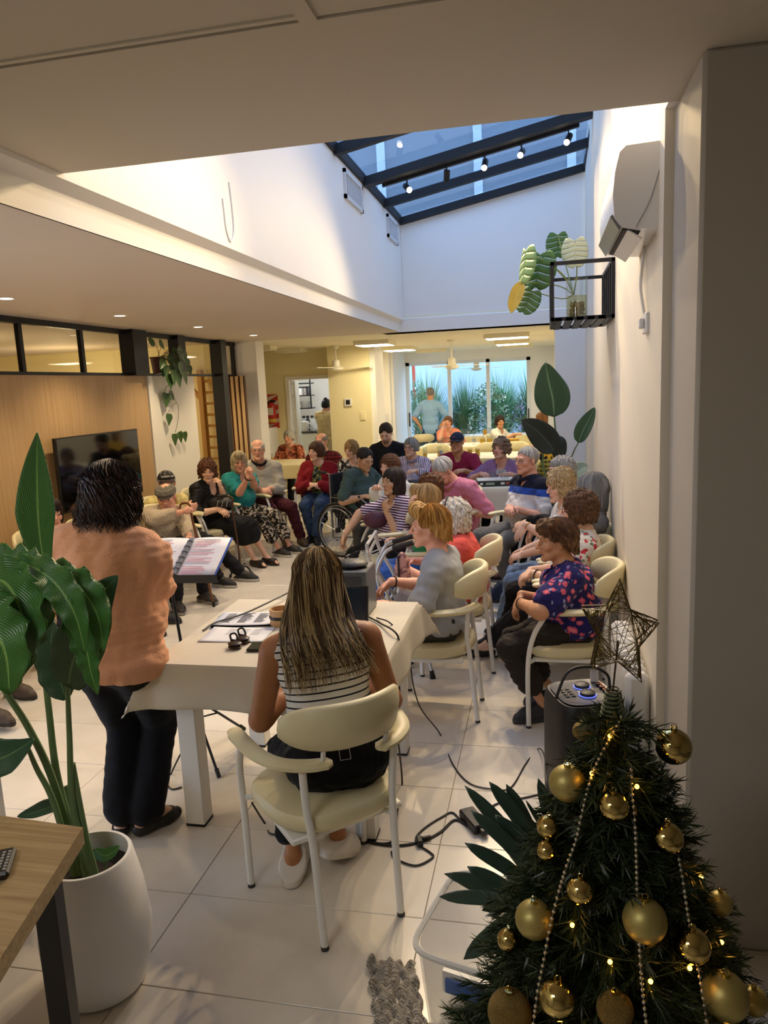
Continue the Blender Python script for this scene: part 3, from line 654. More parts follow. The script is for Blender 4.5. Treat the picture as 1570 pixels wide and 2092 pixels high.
def solve(prims, h, subs=(), post=None, pad=0.03):
    lo, hi = box_of(prims, pad + 2 * h); F = Field(lo, hi, h)
    for p, k in prims: F.add(p, k)
    for p, k in subs: F.sub(p, k)
    if post: post(F)
    return F.mesh()
def yawv(deg): a = math.radians(deg); return V3((math.cos(a), math.sin(a), 0))
SKIN = {'fair': '#e3b79a', 'pink': '#dfa68c', 'tan': '#c9946f', 'olive': '#c79b78', 'brown': '#a87452'}
def hair_shape(c, R, s, h, st, seed=0):
    """hair as one solid: shell over the skull plus hanging part, opened for the face, grooved by strands"""
    t = st.get('t', 0.014); ln = st.get('len', 0.05); fw = st.get('face', 0.062); hl = st.get('line', 0.062); fl = st.get('flare', 0.0); curl = st.get('curl', 0.0); back = st.get('back', 0.0); puff = st.get('puff', 0.0)
    ext = max(0.16 + t + fl, ln + 0.10) * s; F = Field(V3(c) - ext, V3(c) + ext, h); X, Y, Z = np.meshgrid(F.ax[0] - np.float32(c[0]), F.ax[1] - np.float32(c[1]), F.ax[2] - np.float32(c[2]), indexing='ij')
    x, y, z = [(X * np.float32(R[0, k]) + Y * np.float32(R[1, k]) + Z * np.float32(R[2, k])) / np.float32(s) for k in range(3)]
    def el(cx, cy, cz, a, b, cc):
        k0 = np.sqrt(((x - cx) / a) ** 2 + ((y - cy) / b) ** 2 + ((z - cz) / cc) ** 2); k1 = np.sqrt(((x - cx) / a ** 2) ** 2 + ((y - cy) / b ** 2) ** 2 + ((z - cz) / cc ** 2) ** 2) + 1e-6
        return k0 * (k0 - 1) / k1
    def smin(a, b, k): hh = np.maximum(k - np.abs(a - b), 0) / k; return np.minimum(a, b) - hh * hh * k * 0.25
    d = el(0, -0.016, 0.036 + puff * 0.4, 0.073 + t, 0.094 + t, 0.080 + t + puff)
    if st.get('top', 1) == 0: d = np.maximum(d, -el(0, 0.02, 0.12, 0.075, 0.115, 0.085))
    if ln > 0.0:
        cu = el(0, -0.028 - back * 0.5, -ln * 0.42, 0.078 + t + fl, 0.078 + t + back, 0.085 + ln * 0.62); d = smin(d, cu, 0.03)
    d = np.maximum(d, -el(0, 0.135, -0.055, fw, 0.115, hl + 0.055))
    if st.get('ears'): d = np.maximum(d, -el(0, 0.016, -0.055, 0.2, 0.05, 0.078))
    rag = np.sin(x * 150 + 3 * np.sin(y * 60)) * 0.004 + np.sin(y * 190 + x * 70) * 0.004
    a, b = st.get('cut', (-ln, 0.0)); d = np.maximum(d, (a + b * y - z) / math.sqrt(1 + b * b) + rag * st.get('rag', 1.0))
    if ln > 0.09: d = np.maximum(d, -el(0, 0.06, -0.16, 0.062, 0.085, 0.09))
    if st.get('bangs'): bg_ = el(0, 0.060, st['bangs'] + 0.045, 0.064, 0.052, 0.048); d = smin(d, bg_, 0.014)
    rng = np.random.RandomState(seed); ph = np.arctan2(x - st.get('part', 0.0), y + 0.02); m = np.abs(d) < 0.03; g = np.zeros_like(d); zz = z[m]; pp = ph[m]; xx = x[m]; yy = y[m]
    amp = st.get('amp', 0.0045)
    wv = np.sin(pp * 19 + 2.2 * np.sin(zz * 28 + rng.uniform(0, 6)) + zz * 12) * 0.55 + np.sin(pp * 37 + 1.7 * np.sin(zz * 41 + 1) - zz * 25) * 0.35 + np.sin(pp * 9 + 3 * np.sin(zz * 19)) * 0.5
    g[m] = wv * amp
    if curl:
        f = 2 * PI / 0.042; q = 0
        for j in range(5):
            kv = rng.normal(size=3); kv = kv / np.linalg.norm(kv) * f * rng.uniform(0.7, 1.6); q = q + np.sin(kv[0] * xx + kv[1] * yy + kv[2] * zz + rng.uniform(0, 6))
        g[m] += q * curl / 2.2
    F.d = ((d + g) * s).astype(np.float32)
    V, Fc = F.mesh(); L = (V - V3(c)) @ np.asarray(R) / s
    ph = np.arctan2(L[:, 0], L[:, 1] + 0.02); hc = np.stack([np.sin(ph) * 26, np.cos(ph) * 26, L[:, 2] * (5 if not curl else 40)], 1)
    return V, Fc, hc
def part_mesh(name, VF, mat, root, attrs=None):
    V, Fc = VF
    if len(V) < 8: return None
    return mk(name, V, Fc, mat, root, True, True, attrs)
def person(label, head, hyaw, pelvis, yaw, S=1.0, pitch=0.0, roll=0.0, skin='fair', fat=0.02, male=False, hair=None, haircol='#7a6a58', hc2=None, top=None, bottom=None, shoes=None, hands=None, feet=None, glasses=None, legs=False, vox=None, stand=False, bow=0.02, group=None, hs=1.0, jowl=0.3, lips='#b06a5e', eyes=True, bust=0.0, hat=None, seed=0, shw=None, arms=(1, 1), tilt=0.0, brow=None, collar=None, nose=1.0, spk=None):
    head = V3(head); pelvis = V3(pelvis); depth = head[1]; vox = vox or min(0.0105, max(0.0052, 0.00118 * depth)); hv = max(vox, 0.0062) * (0.95 if depth < 5 else 1)
    base = (pelvis[0], pelvis[1], 0.0)
    root = thing('person', label, 'person', base, 0, group)
    f0 = yawv(yaw); r0 = V3((f0[1], -f0[0], 0)); hf = yawv(hyaw); pt = math.radians(pitch); hf2 = unit(hf * math.cos(pt) - V3((0, 0, 1)) * math.sin(pt)); R = frame3(hf2)
    if roll: a = math.radians(roll); R = R @ np.array([[math.cos(a), 0, math.sin(a)], [0, 1, 0], [-math.sin(a), 0, math.cos(a)]])
    s = S * hs; A, I, A2, I2, W = head_prims(head, R, s, male, jowl, nose, ear=True)
    nb = head + R @ (V3((0, -0.038, -0.135)) * S) - V3((0, 0, 0.012)); neck0 = head + R @ (V3((0, -0.022, -0.055)) * s)
    u = nb - pelvis; Lt = np.linalg.norm(u); uu = u / Lt; ff = unit(f0 - f0.dot(uu) * uu); rr = np.cross(ff, uu)
    if shw is None: shw = (0.185 if male else 0.165) * S
    def T(t): return pelvis + u * t - ff * (bow * math.sin(PI * max(0, min(1, t))))
    Rt = np.stack([rr, ff, uu], 1); fx = fat
    def torso(i, k=0.05):
        o = [(('e', T(0.0) + uu * 0.0, Rt, (0.158 * S + fx + i, 0.118 * S + fx * 0.6 + i, 0.115 * S + i)), 0.03),
             (('e', T(0.30) + ff * (0.012 + fx * 0.9), Rt, (0.138 * S + fx + i, 0.098 * S + fx * 1.1 + i, 0.145 * Lt / 0.5 + i)), k),
             (('e', T(0.66) + ff * 0.008, Rt, (0.142 * S + fx * 0.7 + i, 0.098 * S + fx * 0.4 + i, 0.165 * Lt / 0.5 + i)), k)]
        for x in (-1, 1):
            o.append((('c', T(0.86) + rr * x * 0.06 * S, T(0.87) + rr * x * (shw - 0.015) - uu * 0.012, 0.060 * S + i, 0.056 * S + i), 0.05))
            if bust: o.append((('e', T(0.60) + ff * (0.085 * S + fx * 0.3) + rr * x * 0.075 * S, Rt, (0.072 * S + bust + i, 0.055 * S + bust + i, 0.072 * S + bust + i)), 0.04))
        return o
    # arms
    def loc(p): return V3((pelvis[0], pelvis[1], 0)) + r0 * p[0] + f0 * p[1] + V3((0, 0, p[2]))
    hands = hands or {}; armj = []
    for q, sd in ((0, 1), (1, -1)):
        hd = hands.get('R' if sd == 1 else 'L', {}); sh = T(0.865) + rr * sd * shw - uu * 0.015
        tgt = V3(hd['w']) if 'w' in hd else loc(hd.get('p', (sd * 0.09, 0.30, pelvis[2] + 0.13)))
        pole = hd.get('pole'); pole = V3(pole) if pole is not None else (rr * sd * 0.75 - ff * 0.65 - uu * 0.5)
        el, wr = two_bone(sh, tgt, 0.275 * S, 0.245 * S, pole); fd = unit(wr - el)
        hdir = loc(hd['d']) - loc((0, 0, 0)) if 'd' in hd else fd; hn = (loc(hd['n']) - loc((0, 0, 0))) if 'n' in hd else V3((0, 0, -1)) - rr * sd * 0.5
        armj.append((sd, sh, el, wr, hdir, hn, hd.get('curl', 0.55)))
    def armp(i, upto, j, taper=0.0):
        sd, sh, el, wr, *_ = j; g = 1 + fx * 3.2; o = []
        t1 = min(1, upto / 0.53); e1 = sh + (el - sh) * t1; o.append((('c', sh, e1, 0.046 * S * g + i, (0.049 - 0.010 * t1) * S * g + i + taper), 0.03))
        if upto > 0.53:
            t2 = min(1, (upto - 0.53) / 0.47); e2 = el + (wr - el) * t2; o.append((('c', el, e2, 0.039 * S * g + i + taper, ((0.039 - 0.014 * t2) * S) * (1 + fx * 2) + i + taper), 0.02))
            if i == 0: o.append((('c', el + (wr - el) * 0.12, el + (wr - el) * 0.4, 0.039 * S * g, 0.034 * S * g), 0.015))
        return o
    # legs
    feet = feet or {}; legj = []
    for sd in (1, -1):
        ft = feet.get('R' if sd == 1 else 'L', {}); hip = pelvis + rr * sd * 0.085 * S - uu * 0.015
        if 'w' in ft: an = V3((*ft['w'][:2], ft['w'][2] if len(ft['w']) > 2 else 0.085))
        else:
            p = ft.get('p', (sd * 0.10, 0.42, 0.085)); an = loc((p[0], p[1], p[2] if len(p) > 2 else 0.085))
        fy = yawv(ft['yaw']) if 'yaw' in ft else unit(f0 + r0 * sd * 0.18)
        pole = V3(ft['pole']) if 'pole' in ft else (f0 + V3((0, 0, 0.9)) + r0 * sd * ft.get('open', 0.15) if not stand else f0 + r0 * sd * 0.1)
        kn, an = two_bone(hip, an, 0.415 * S, 0.40 * S, pole); legj.append((sd, hip, kn, an, fy, ft.get('tip', 0.0)))
    def legp(i, upto, j, flare=0.0, thin=0.0):
        sd, hip, kn, an, *_ = j; g = 1 + fx * 2.5; o = [(('c', hip, kn, 0.083 * S * g + i - thin, 0.056 * S * (1 + fx) + i - thin), 0.04)]
        if upto > 0.5:
            t = min(1, (upto - 0.5) / 0.5); e = kn + (an - kn) * t; o.append((('c', kn, e, 0.055 * S * (1 + fx) + i - thin, (0.055 - 0.021 * t) * S + i + flare - thin), 0.02))
            if flare == 0.0: bk = unit(np.cross(np.cross(an - kn, f0), an - kn)); o.append((('c', kn + (an - kn) * 0.15 - f0 * 0.012, kn + (an - kn) * 0.5 - f0 * 0.012, 0.048 * S + i - thin, 0.042 * S + i - thin), 0.03))
        return o
    # ---- skin: one continuous surface
    prim = torso(-0.012) + A
    prim.append((('c', neck0, nb - uu * 0.01, (0.052 if male else 0.046) * S * (1 + fx), (0.058 if male else 0.052) * S * (1 + fx)), 0.025))
    for x in (-1, 1): prim.append((('c', nb + uu * 0.01, T(0.87) + rr * x * shw * 0.8, 0.042 * S, 0.044 * S), 0.045))
    for j, on in zip(armj, arms):
        if on:
            prim += armp(0, 1.0, j); prim += hand_prims(j[3], j[4], j[5], j[0], j[6], S, fat=1 + fx * 2 + 0.06 * male)
    shk = (shoes or {}).get('kind', 'shoe')
    def footp(j, i=0.0):
        sd, hip, kn, an, fy, tip = j; z0 = an[2] - 0.085; g = V3((an[0], an[1], z0)); up = V3((0, 0, 1)); fd = unit(fy + up * tip); k = S * (1.06 if male else 0.98) * (shoes or {}).get('big', 1.0); B = V3((an[0], an[1], an[2])) - up * 0.085 if not tip else an - unit(up - fd * up.dot(fd)) * 0.085
        uu_ = unit(up - fd * up.dot(fd))
        return [(('c', an, B + uu_ * 0.055 - fd * 0.012, 0.036 * k + i, 0.04 * k + i), 0.02), (('c', B + uu_ * 0.036 - fd * 0.035 * k, B + uu_ * 0.034 + fd * 0.10 * k, 0.034 * k + i, 0.040 * k + i), 0.02), (('c', B + uu_ * 0.034 + fd * 0.10 * k, B + uu_ * 0.026 + fd * 0.155 * k, 0.040 * k + i, 0.026 * k + i), 0.02), (('c', B + uu_ * 0.07 + fd * 0.03, B + uu_ * 0.045 + fd * 0.10, 0.03 * k + i, 0.03 * k + i), 0.02)], B, uu_, fd
    if legs:
        for j in legj:
            prim += legp(0, 1.0, j, thin=0.010)
            if shk in ('flat', 'sandal'): prim += footp(j, -0.006)[0]
            else: prim.append((('c', j[3], j[3] - V3((0, 0, 0.03)), 0.034 * S, 0.034 * S), 0.01))
    def face(F):
        for p, k in I: F.sub(p, k)
        for p, k in A2: F.add(p, k)
        for p, k in I2: F.sub(p, k)
    V, Fc = solve(prim, vox, post=face)
    sk = V3(C(SKIN.get(skin, skin))); col = np.tile(np.append(sk, 1.0), (len(V), 1)); L = (V - head) @ R / s; near = (np.abs(L) < 0.16).all(1)
    def blob(cx, cy, cz, a, b, cc): return np.clip(1.5 - np.sqrt(((L[:, 0] - cx) / a) ** 2 + ((L[:, 1] - cy) / b) ** 2 + ((L[:, 2] - cz) / cc) ** 2), 0, 1) * near
    def tint(m, c, k): m = np.clip(m, 0, 1)[:, None] * k; col[:, :3] = col[:, :3] * (1 - m) + V3(c) * m
    tint(blob(0, 0.092, -0.057, 0.021, 0.016, 0.009), C(lips), 0.75)
    for x in (-1, 1): tint(blob(x * 0.043, 0.07, -0.025, 0.02, 0.03, 0.018), sk * V3((1.05, 0.72, 0.68)), 0.35); tint(blob(x * 0.033, 0.086, 0.002, 0.021, 0.018, 0.011), sk * 0.62, 0.4)
    tint(blob(0, 0.11, -0.022, 0.013, 0.013, 0.012), sk * V3((1.02, 0.75, 0.7)), 0.35)
    if spk == 'beard': tint(np.maximum(blob(0, 0.07, -0.085, 0.05, 0.05, 0.034), blob(0, 0.1, -0.042, 0.028, 0.02, 0.006)) * (1 - blob(0, 0.095, -0.057, 0.018, 0.014, 0.006)), C('#2a1f1a'), 0.85)
    if spk == 'moustache': tint(blob(0, 0.1, -0.041, 0.03, 0.02, 0.006), C('#9a948c'), 0.6)
    body = part_mesh('body', (V, Fc), skin_mat(), root, {'Col': ('COLOR', col)})
    def tcs(V):
        d = V - pelvis; return np.stack([d @ rr, d @ ff, d @ uu], 1)
    def dress(name, prims, mat, subs=(), cuts=(), rip=(0.004, 0.09), h=None, sub_k=0.004):
        def post(F):
            for p, k in subs: F.sub(p, k)
            F.ripple(rip[0], rip[1], seed + len(name), (1, 1, 1)); F.ripple(rip[0] * 0.45, rip[1] * 0.42, seed + 7, (0.7, 0.7, 1.5))
            for n, p in cuts: F.cut(n, p)
        VF = solve(prims, h or vox * 1.05, post=post); return part_mesh(name, VF, mat, root, {'tc': ('FLOAT_VECTOR', tcs(VF[0]))})
    # ---- clothes
    if top:
        i = top.get('i', 0.013); slv = top.get('sleeve', 0.45); pr = torso(i); sub_ = []
        for x in (-1, 1):
            if slv > 0: pr.append((('c', nb + uu * 0.005, T(0.87) + rr * x * shw * 0.85, 0.040 * S + i * 0.8, 0.048 * S + i), 0.04))
        for j, on in zip(armj, arms):
            if slv > 0 and on: pr += armp(i + top.get('loose', 0.004), slv, j, top.get('flare', 0.004))
        nd = top.get('neck', 0.055); nk = nb + ff * 0.012
        sub_.append((('c', nk - uu * 0.004, nk + uu * 0.16, 0.050 * S + nd * 0.18 + fx * 0.3, 0.09 * S), 0.006))
        if nd: sub_.append((('e', nk + ff * (0.075 * S) - uu * (nd * 0.55), Rt, (0.030 * S + nd * 0.35, 0.06, nd)), 0.006))
        if slv == 0:
            for x in (-1, 1): sub_.append((('c', T(0.80) + rr * x * (shw + 0.03), T(1.0) + rr * x * (shw - 0.005), 0.075 * S, 0.062 * S), 0.004))
        cuts = [(-uu, T(0) + uu * top.get('hem', -0.07))]
        if top.get('open'): sub_.append((('e', T(0.42) + ff * 0.20, Rt, (0.06, 0.16, 0.36)), 0.006))
        if slv > 0:
            pass
        dress(top.get('name', 'shirt'), pr, top['mat'], sub_, cuts, top.get('rip', (0.0045, 0.10)))
        if top.get('open'):
            o2 = top['open']; dress('blouse', torso(0.008), o2, [(('c', nk, nk + uu * 0.16, 0.055 * S, 0.09 * S), 0.006)], [(-uu, T(0) - uu * 0.04)])
        if collar:
            ring = []; wd = 0.058 * S + fx * 0.4
            for k in range(15):
                a = -2.6 + 5.2 * k / 14 + PI / 2; ring.append(nb + uu * (0.02 - 0.045 * max(0, math.sin(a)) ** 2) + rr * wd * 1.1 * math.cos(a) + ff * (0.012 + (wd + 0.02) * math.sin(a)))
            ring = [p + V3((0, 0, 0)) for p in ring]; MB().tube(ring, [0.004] + [0.010] * 13 + [0.004], 8, flat=1.7, upv=uu).build('collar', collar, root)
    if bottom:
        i = bottom.get('i', 0.012); kd = bottom.get('kind', 'trousers'); ti = i - 0.002 if (not top or top.get('hem', 0) > 0.05) else max(i - 0.02, -0.007); pr = torso(ti)[:1]; upto = bottom.get('upto', 0.97); cuts = [(uu, T(0) + uu * bottom.get('waist', 0.10))]
        if stand: pr = torso(i - 0.008)[:2]
        if kd == 'skirt':
            for j in legj: pr += [(('c', j[1], j[2], 0.098 * S + fx * 0.5, 0.088 * S), 0.06), (('c', j[2], j[2] + (j[3] - j[2]) * bottom.get('drop', 0.35), 0.088 * S, 0.085 * S), 0.05)]
            m1 = (legj[0][1] + legj[1][1]) / 2; m2 = (legj[0][2] + legj[1][2]) / 2; pr.append((('c', m1, m2, 0.1 * S, 0.085 * S), 0.06)); m3 = m2 + ((legj[0][3] + legj[1][3]) / 2 - m2) * bottom.get('drop', 0.35); pr.append((('c', m2, m3, 0.085 * S, 0.085 * S), 0.06))
        else:
            for j in legj: pr += legp(i, upto, j, bottom.get('flare', 0.012))
        if kd == 'skirt': dress('skirt', pr, bottom['mat'], (), cuts, (0.004, 0.08))
        elif bottom.get('stripes'):
            VF = solve(pr, vox, post=lambda F: (F.ripple(0.004, 0.09, seed + 3), F.cut(uu, T(0) + uu * 0.10))); Vt = VF[0]; tc = np.zeros((len(Vt), 3))
            d1 = np.full(len(Vt), 9.0); side = V3(bottom['stripes'])
            for j in legj:
                for a, b in ((j[1], j[2]), (j[2], j[3])):
                    ab = b - a; t = np.clip(((Vt - a) @ ab) / ab.dot(ab), 0, 1); q = Vt - a - t[:, None] * ab; dd = np.linalg.norm(q, axis=1); ax = unit(ab); sn = unit(side - side.dot(ax) * ax); up_ = np.cross(ax, sn)
                    ang = np.arctan2(q @ up_, q @ sn) * 0.075; m = dd < d1; d1 = np.where(m, dd, d1); tc[:, 0] = np.where(m, ang, tc[:, 0])
            part_mesh('trousers', VF, bottom['mat'], root, {'tc': ('FLOAT_VECTOR', tc)})
        else: dress('trousers', pr, bottom['mat'], (), cuts, bottom.get('rip', (0.005, 0.085)))
    if shoes:
        sm, so = C(shoes.get('col', '#1c1c1f')), C(shoes.get('sole', '#d8d5cf'))
        for j in legj:
            if j[0] in shoes.get('skip', ()): continue
            pr, B, up_, fd = footp(j, (0.006 if shk == 'shoe' else 0.001) * (shoes.get('big', 1.0) ** 3)); k = S * (1.06 if male else 0.98) * shoes.get('big', 1.0); cuts = [(-up_, B + up_ * 0.002)]; subs = []
            if shk == 'flat': subs = [(('c', B + up_ * 0.075 - fd * 0.02, B + up_ * 0.075 + fd * 0.07, 0.042, 0.036), 0.004)]; cuts.append((up_, B + up_ * 0.062))
            if shk == 'sandal': subs = [(('c', B + up_ * 0.075 + fd * 0.015, B + up_ * 0.06 + fd * 0.05, 0.03, 0.022), 0.003), (('c', B + up_ * 0.05 + fd * 0.16, B + up_ * 0.06 + fd * 0.24, 0.032, 0.05), 0.003)]; cuts.append((up_, B + up_ * 0.08))
            if shk == 'shoe':
                cuts.append((unit(up_ - fd * 0.55), B + up_ * 0.088 + fd * 0.02))
                pr += [(('c', B + up_ * 0.010 - fd * 0.05 * k, B + up_ * 0.010 + fd * 0.10 * k, 0.034 * k, 0.042 * k), 0.006), (('c', B + up_ * 0.010 + fd * 0.10 * k, B + up_ * 0.012 + fd * 0.165 * k, 0.042 * k, 0.028 * k), 0.006)]
            def post(F, subs=subs, cuts=cuts):
                for p, kk in subs: F.sub(p, kk)
                for n, p in cuts: F.cut(n, p)
            V, Fc = solve(pr, min(vox, 0.008), post=post); hgt = (V - B) @ up_; c_ = np.where((hgt < (0.026 if shk == 'shoe' else 0.010))[:, None], V3(so)[None, :], V3(sm)[None, :])
            if shoes.get('lace'):
                tt = (V - B) @ fd; lc = (np.abs(np.sin(tt * 260)) > 0.75) & (hgt > 0.055) & (tt > 0.03) & (tt < 0.12); c_ = np.where(lc[:, None], V3(C(shoes['lace']))[None, :], c_)
            part_mesh('shoe', (V, Fc), col_mat('shoe_mat', 0.55), root, {'Col': ('COLOR', np.concatenate([c_, np.ones((len(V), 1))], 1))})
    # ---- head dressing
    if hair:
        VV, FF, hc = hair_shape(head, R, s, hv, hair, seed)
        if len(VV) > 20: mk('hair', VV, FF, hair_mat(haircol, hc2), root, True, True, {'hc': ('FLOAT_VECTOR', hc)})
    if eyes:
        for x in (-1, 1):
            m = MB().ball(W(x * 0.032, 0.0745, 0.0035), 0.0115 * s, 14, 10, R @ np.array([[1, 0, 0], [0, 0, 1], [0, -1, 0]])); n = len(m.f); o = mk('eye', m.v, m.f, [M('eye_white', '#d9d2c8', 0.15), M('iris', '#3a2a1c', 0.1)], root, True, True, None, [1 if f < 14 * 2 else 0 for f in range(n)])
            bc = brow or haircol
            MB().tube([W(x * 0.015, 0.0965, 0.0265), W(x * 0.030, 0.0945, 0.0295), W(x * 0.047, 0.082, 0.0245)], [0.0018 * s, 0.0028 * s, 0.0012 * s], 6).build('eyebrow', M('brow_' + str(bc).strip('#'), bc, 0.8), root)
    if glasses:
        gm = M('spectacle_' + str(glasses).strip('#'), glasses, 0.25, metal=0.4); m = MB()
        for x in (-1, 1):
            m.tube([W(x * 0.033 + 0.023 * math.cos(a), 0.1015 - 0.25 * abs(0.023 * math.cos(a) + x * 0.033 - x * 0.033) * (1 if math.cos(a) * x > 0 else -0.2), 0.002 + 0.018 * math.sin(a)) for a in [2 * PI * k / 16 for k in range(16)]], 0.0017 * s, 5, closed=True)
            m.tube([W(x * 0.056, 0.095, 0.008), W(x * 0.072, 0.05, 0.008), W(x * 0.079, -0.005, 0.006), W(x * 0.077, -0.02, -0.012)], 0.0016 * s, 5)
        m.tube([W(-0.011, 0.106, 0.005), W(0, 0.109, 0.008), W(0.011, 0.106, 0.005)], 0.0016 * s, 5); m.build('glasses', gm, root)
    if hat: hat(root, W, R, s, hv)
    root['_h'] = 0; del root['_h']
    return dict(root=root, W=W, R=R, arm=armj, leg=legj, T=T, rr=rr, ff=ff, uu=uu, nb=nb, s=s)
def baseball_cap(colr, brimc=None, text=None, tcol='#e8e8e8'):
    def f(root, W, R, s, h):
        c = W(0, -0.012, 0.036); pr = [(('e', c, R, V3((0.083, 0.103, 0.088)) * s), 0.01)]
        V, Fc = solve(pr, h, post=lambda F: F.cut(-R[:, 2], W(0, 0, 0.036)))
        cp = part_mesh('cap', (V, Fc), M('cap_' + colr.strip('#'), colr, 0.85), root)
        rows = [[W((0.072 + 0.004 * i) * math.sin(a) * (1 - 0.02 * i), 0.01 + 0.078 * math.cos(a) + 0.062 * i / 4 * max(0, math.cos(a)) ** 0.6, 0.040 - 0.010 * i / 4 - 0.02 * math.sin(a) ** 2) for a in [(-1.15 + 2.3 * k / 12) for k in range(13)]] for i in range(5)]
        b = MB().grid(rows).build('brim', M('cap_' + (brimc or colr).strip('#'), brimc or colr, 0.85), root, solid=0.004)
        if text: sign_text(text, W(0, 0.0965, 0.072), R @ np.array([[1, 0, 0], [0, 0.5, 0.87], [0, 0.87, 0.5]]) if 0 else frame_txt(R), 0.026 * s, tcol, root, 'embroidery')
    return f
def flat_cap(colr):
    def f(root, W, R, s, h):
        pr = [(('e', W(0, 0.0, 0.066), R, V3((0.092, 0.112, 0.042)) * s), 0.01), (('e', W(0, 0.045, 0.052), R, V3((0.084, 0.080, 0.028)) * s), 0.02), (('e', W(0, -0.02, 0.045), R, V3((0.084, 0.102, 0.05)) * s), 0.02)]
        V, Fc = solve(pr, h, post=lambda F: (F.cut(-R[:, 2], W(0, 0, 0.034)), F.ripple(0.002, 0.05, 5))); tc = (V - W(0, 0, 0)) @ R
        part_mesh('flat_cap', (V, Fc), attr_cloth('flat_cap_tweed', colr, 'plaid', '#6d675c', '#8a8374'), root, {'tc': ('FLOAT_VECTOR', tc)})
        rows = [[W(0.074 * math.sin(a), 0.02 + 0.085 * math.cos(a) + 0.03 * i / 3 * max(0, math.cos(a)), 0.040 - 0.012 * i / 3) for a in [(-1.0 + 2.0 * k / 10) for k in range(11)]] for i in range(4)]
        MB().grid(rows).build('brim', M('cap_brim_tweed', colr, 0.85), root, solid=0.005)
    return f
def frame_txt(R):
    """right / up / out axes of a text lying on the front of a cap"""
    up = unit(R[:, 2] * 0.85 - R[:, 1] * 0.5); out = unit(R[:, 1] * 0.85 + R[:, 2] * 0.5); return np.stack([np.cross(up, out), up, out], 1)
def sign_text(txt, at, Rm, size, colr, parent, name='lettering', align='CENTER', depth=0.0008, sx=1.0):
    cu = bpy.data.curves.new(name, 'FONT'); cu.body = txt; cu.size = size; cu.align_x = align; cu.align_y = 'CENTER'; cu.extrude = depth; cu.space_line = 0.9
    ob = bpy.data.objects.new('tmp', cu); COL.objects.link(ob); dg = bpy.context.evaluated_depsgraph_get(); me = bpy.data.meshes.new_from_object(ob.evaluated_get(dg)); bpy.data.objects.remove(ob)
    n = len(me.vertices); v = np.zeros(n * 3, np.float32); me.vertices.foreach_get('co', v); v = v.reshape(-1, 3) * V3((sx, 1, 1)); v = V3(at) + v @ np.asarray(Rm).T; fs = [list(p.vertices) for p in me.polygons]; bpy.data.meshes.remove(me)
    return mk(name, v, fs, M('ink_' + colr.strip('#'), colr, 0.6), parent, False)

def strands(pp, n, col, c2, ends, phi=(1.2, 5.08), t=0.018, wave=0.0, r=0.0022, seed=0, name='hair_strands', len_j=0.1):
    """separate locks: from the crown over the skull, then hanging to ends(u) with u in -1..1 across the back"""
    W, rg = pp['W'], random.Random(seed); mbs = [MB(), MB()]
    for k in range(n):
        ph = rg.uniform(*phi); sx_, cy_ = math.sin(ph), math.cos(ph); tt = t + rg.uniform(-0.003, 0.006); pts = []
        for th in (0.12, 0.5, 0.9, 1.3, 1.62):
            pts.append(W((0.073 + tt) * math.sin(th) * sx_, -0.016 + (0.094 + tt) * math.sin(th) * cy_, 0.036 + (0.080 + tt) * math.cos(th)))
        for p in ends(sx_, cy_, rg): pts.append(p)
        q = catmull(pts, 4); f1, f2, am = rg.uniform(3, 6), rg.uniform(0, 6), wave * rg.uniform(0.5, 1.4); m_ = len(q); q = [p + (pp['rr'] * math.sin(f1 * i / m_ * 6.28 + f2) - pp['ff'] * math.cos(f1 * i / m_ * 6.28 + f2) * 0.7) * am * (i / m_) for i, p in enumerate(q)]
        mbs[1 if rg.random() < 0.46 else 0].tube(q, [r * (1 - 0.75 * max(0, i / (m_ - 1) - 0.6) / 0.4) for i in range(m_)], 3)
    for m, c in zip(mbs, (col, c2)): m.build(name, M('lock_' + c.strip('#'), c, 0.5, spec=0.3), pp['root'])
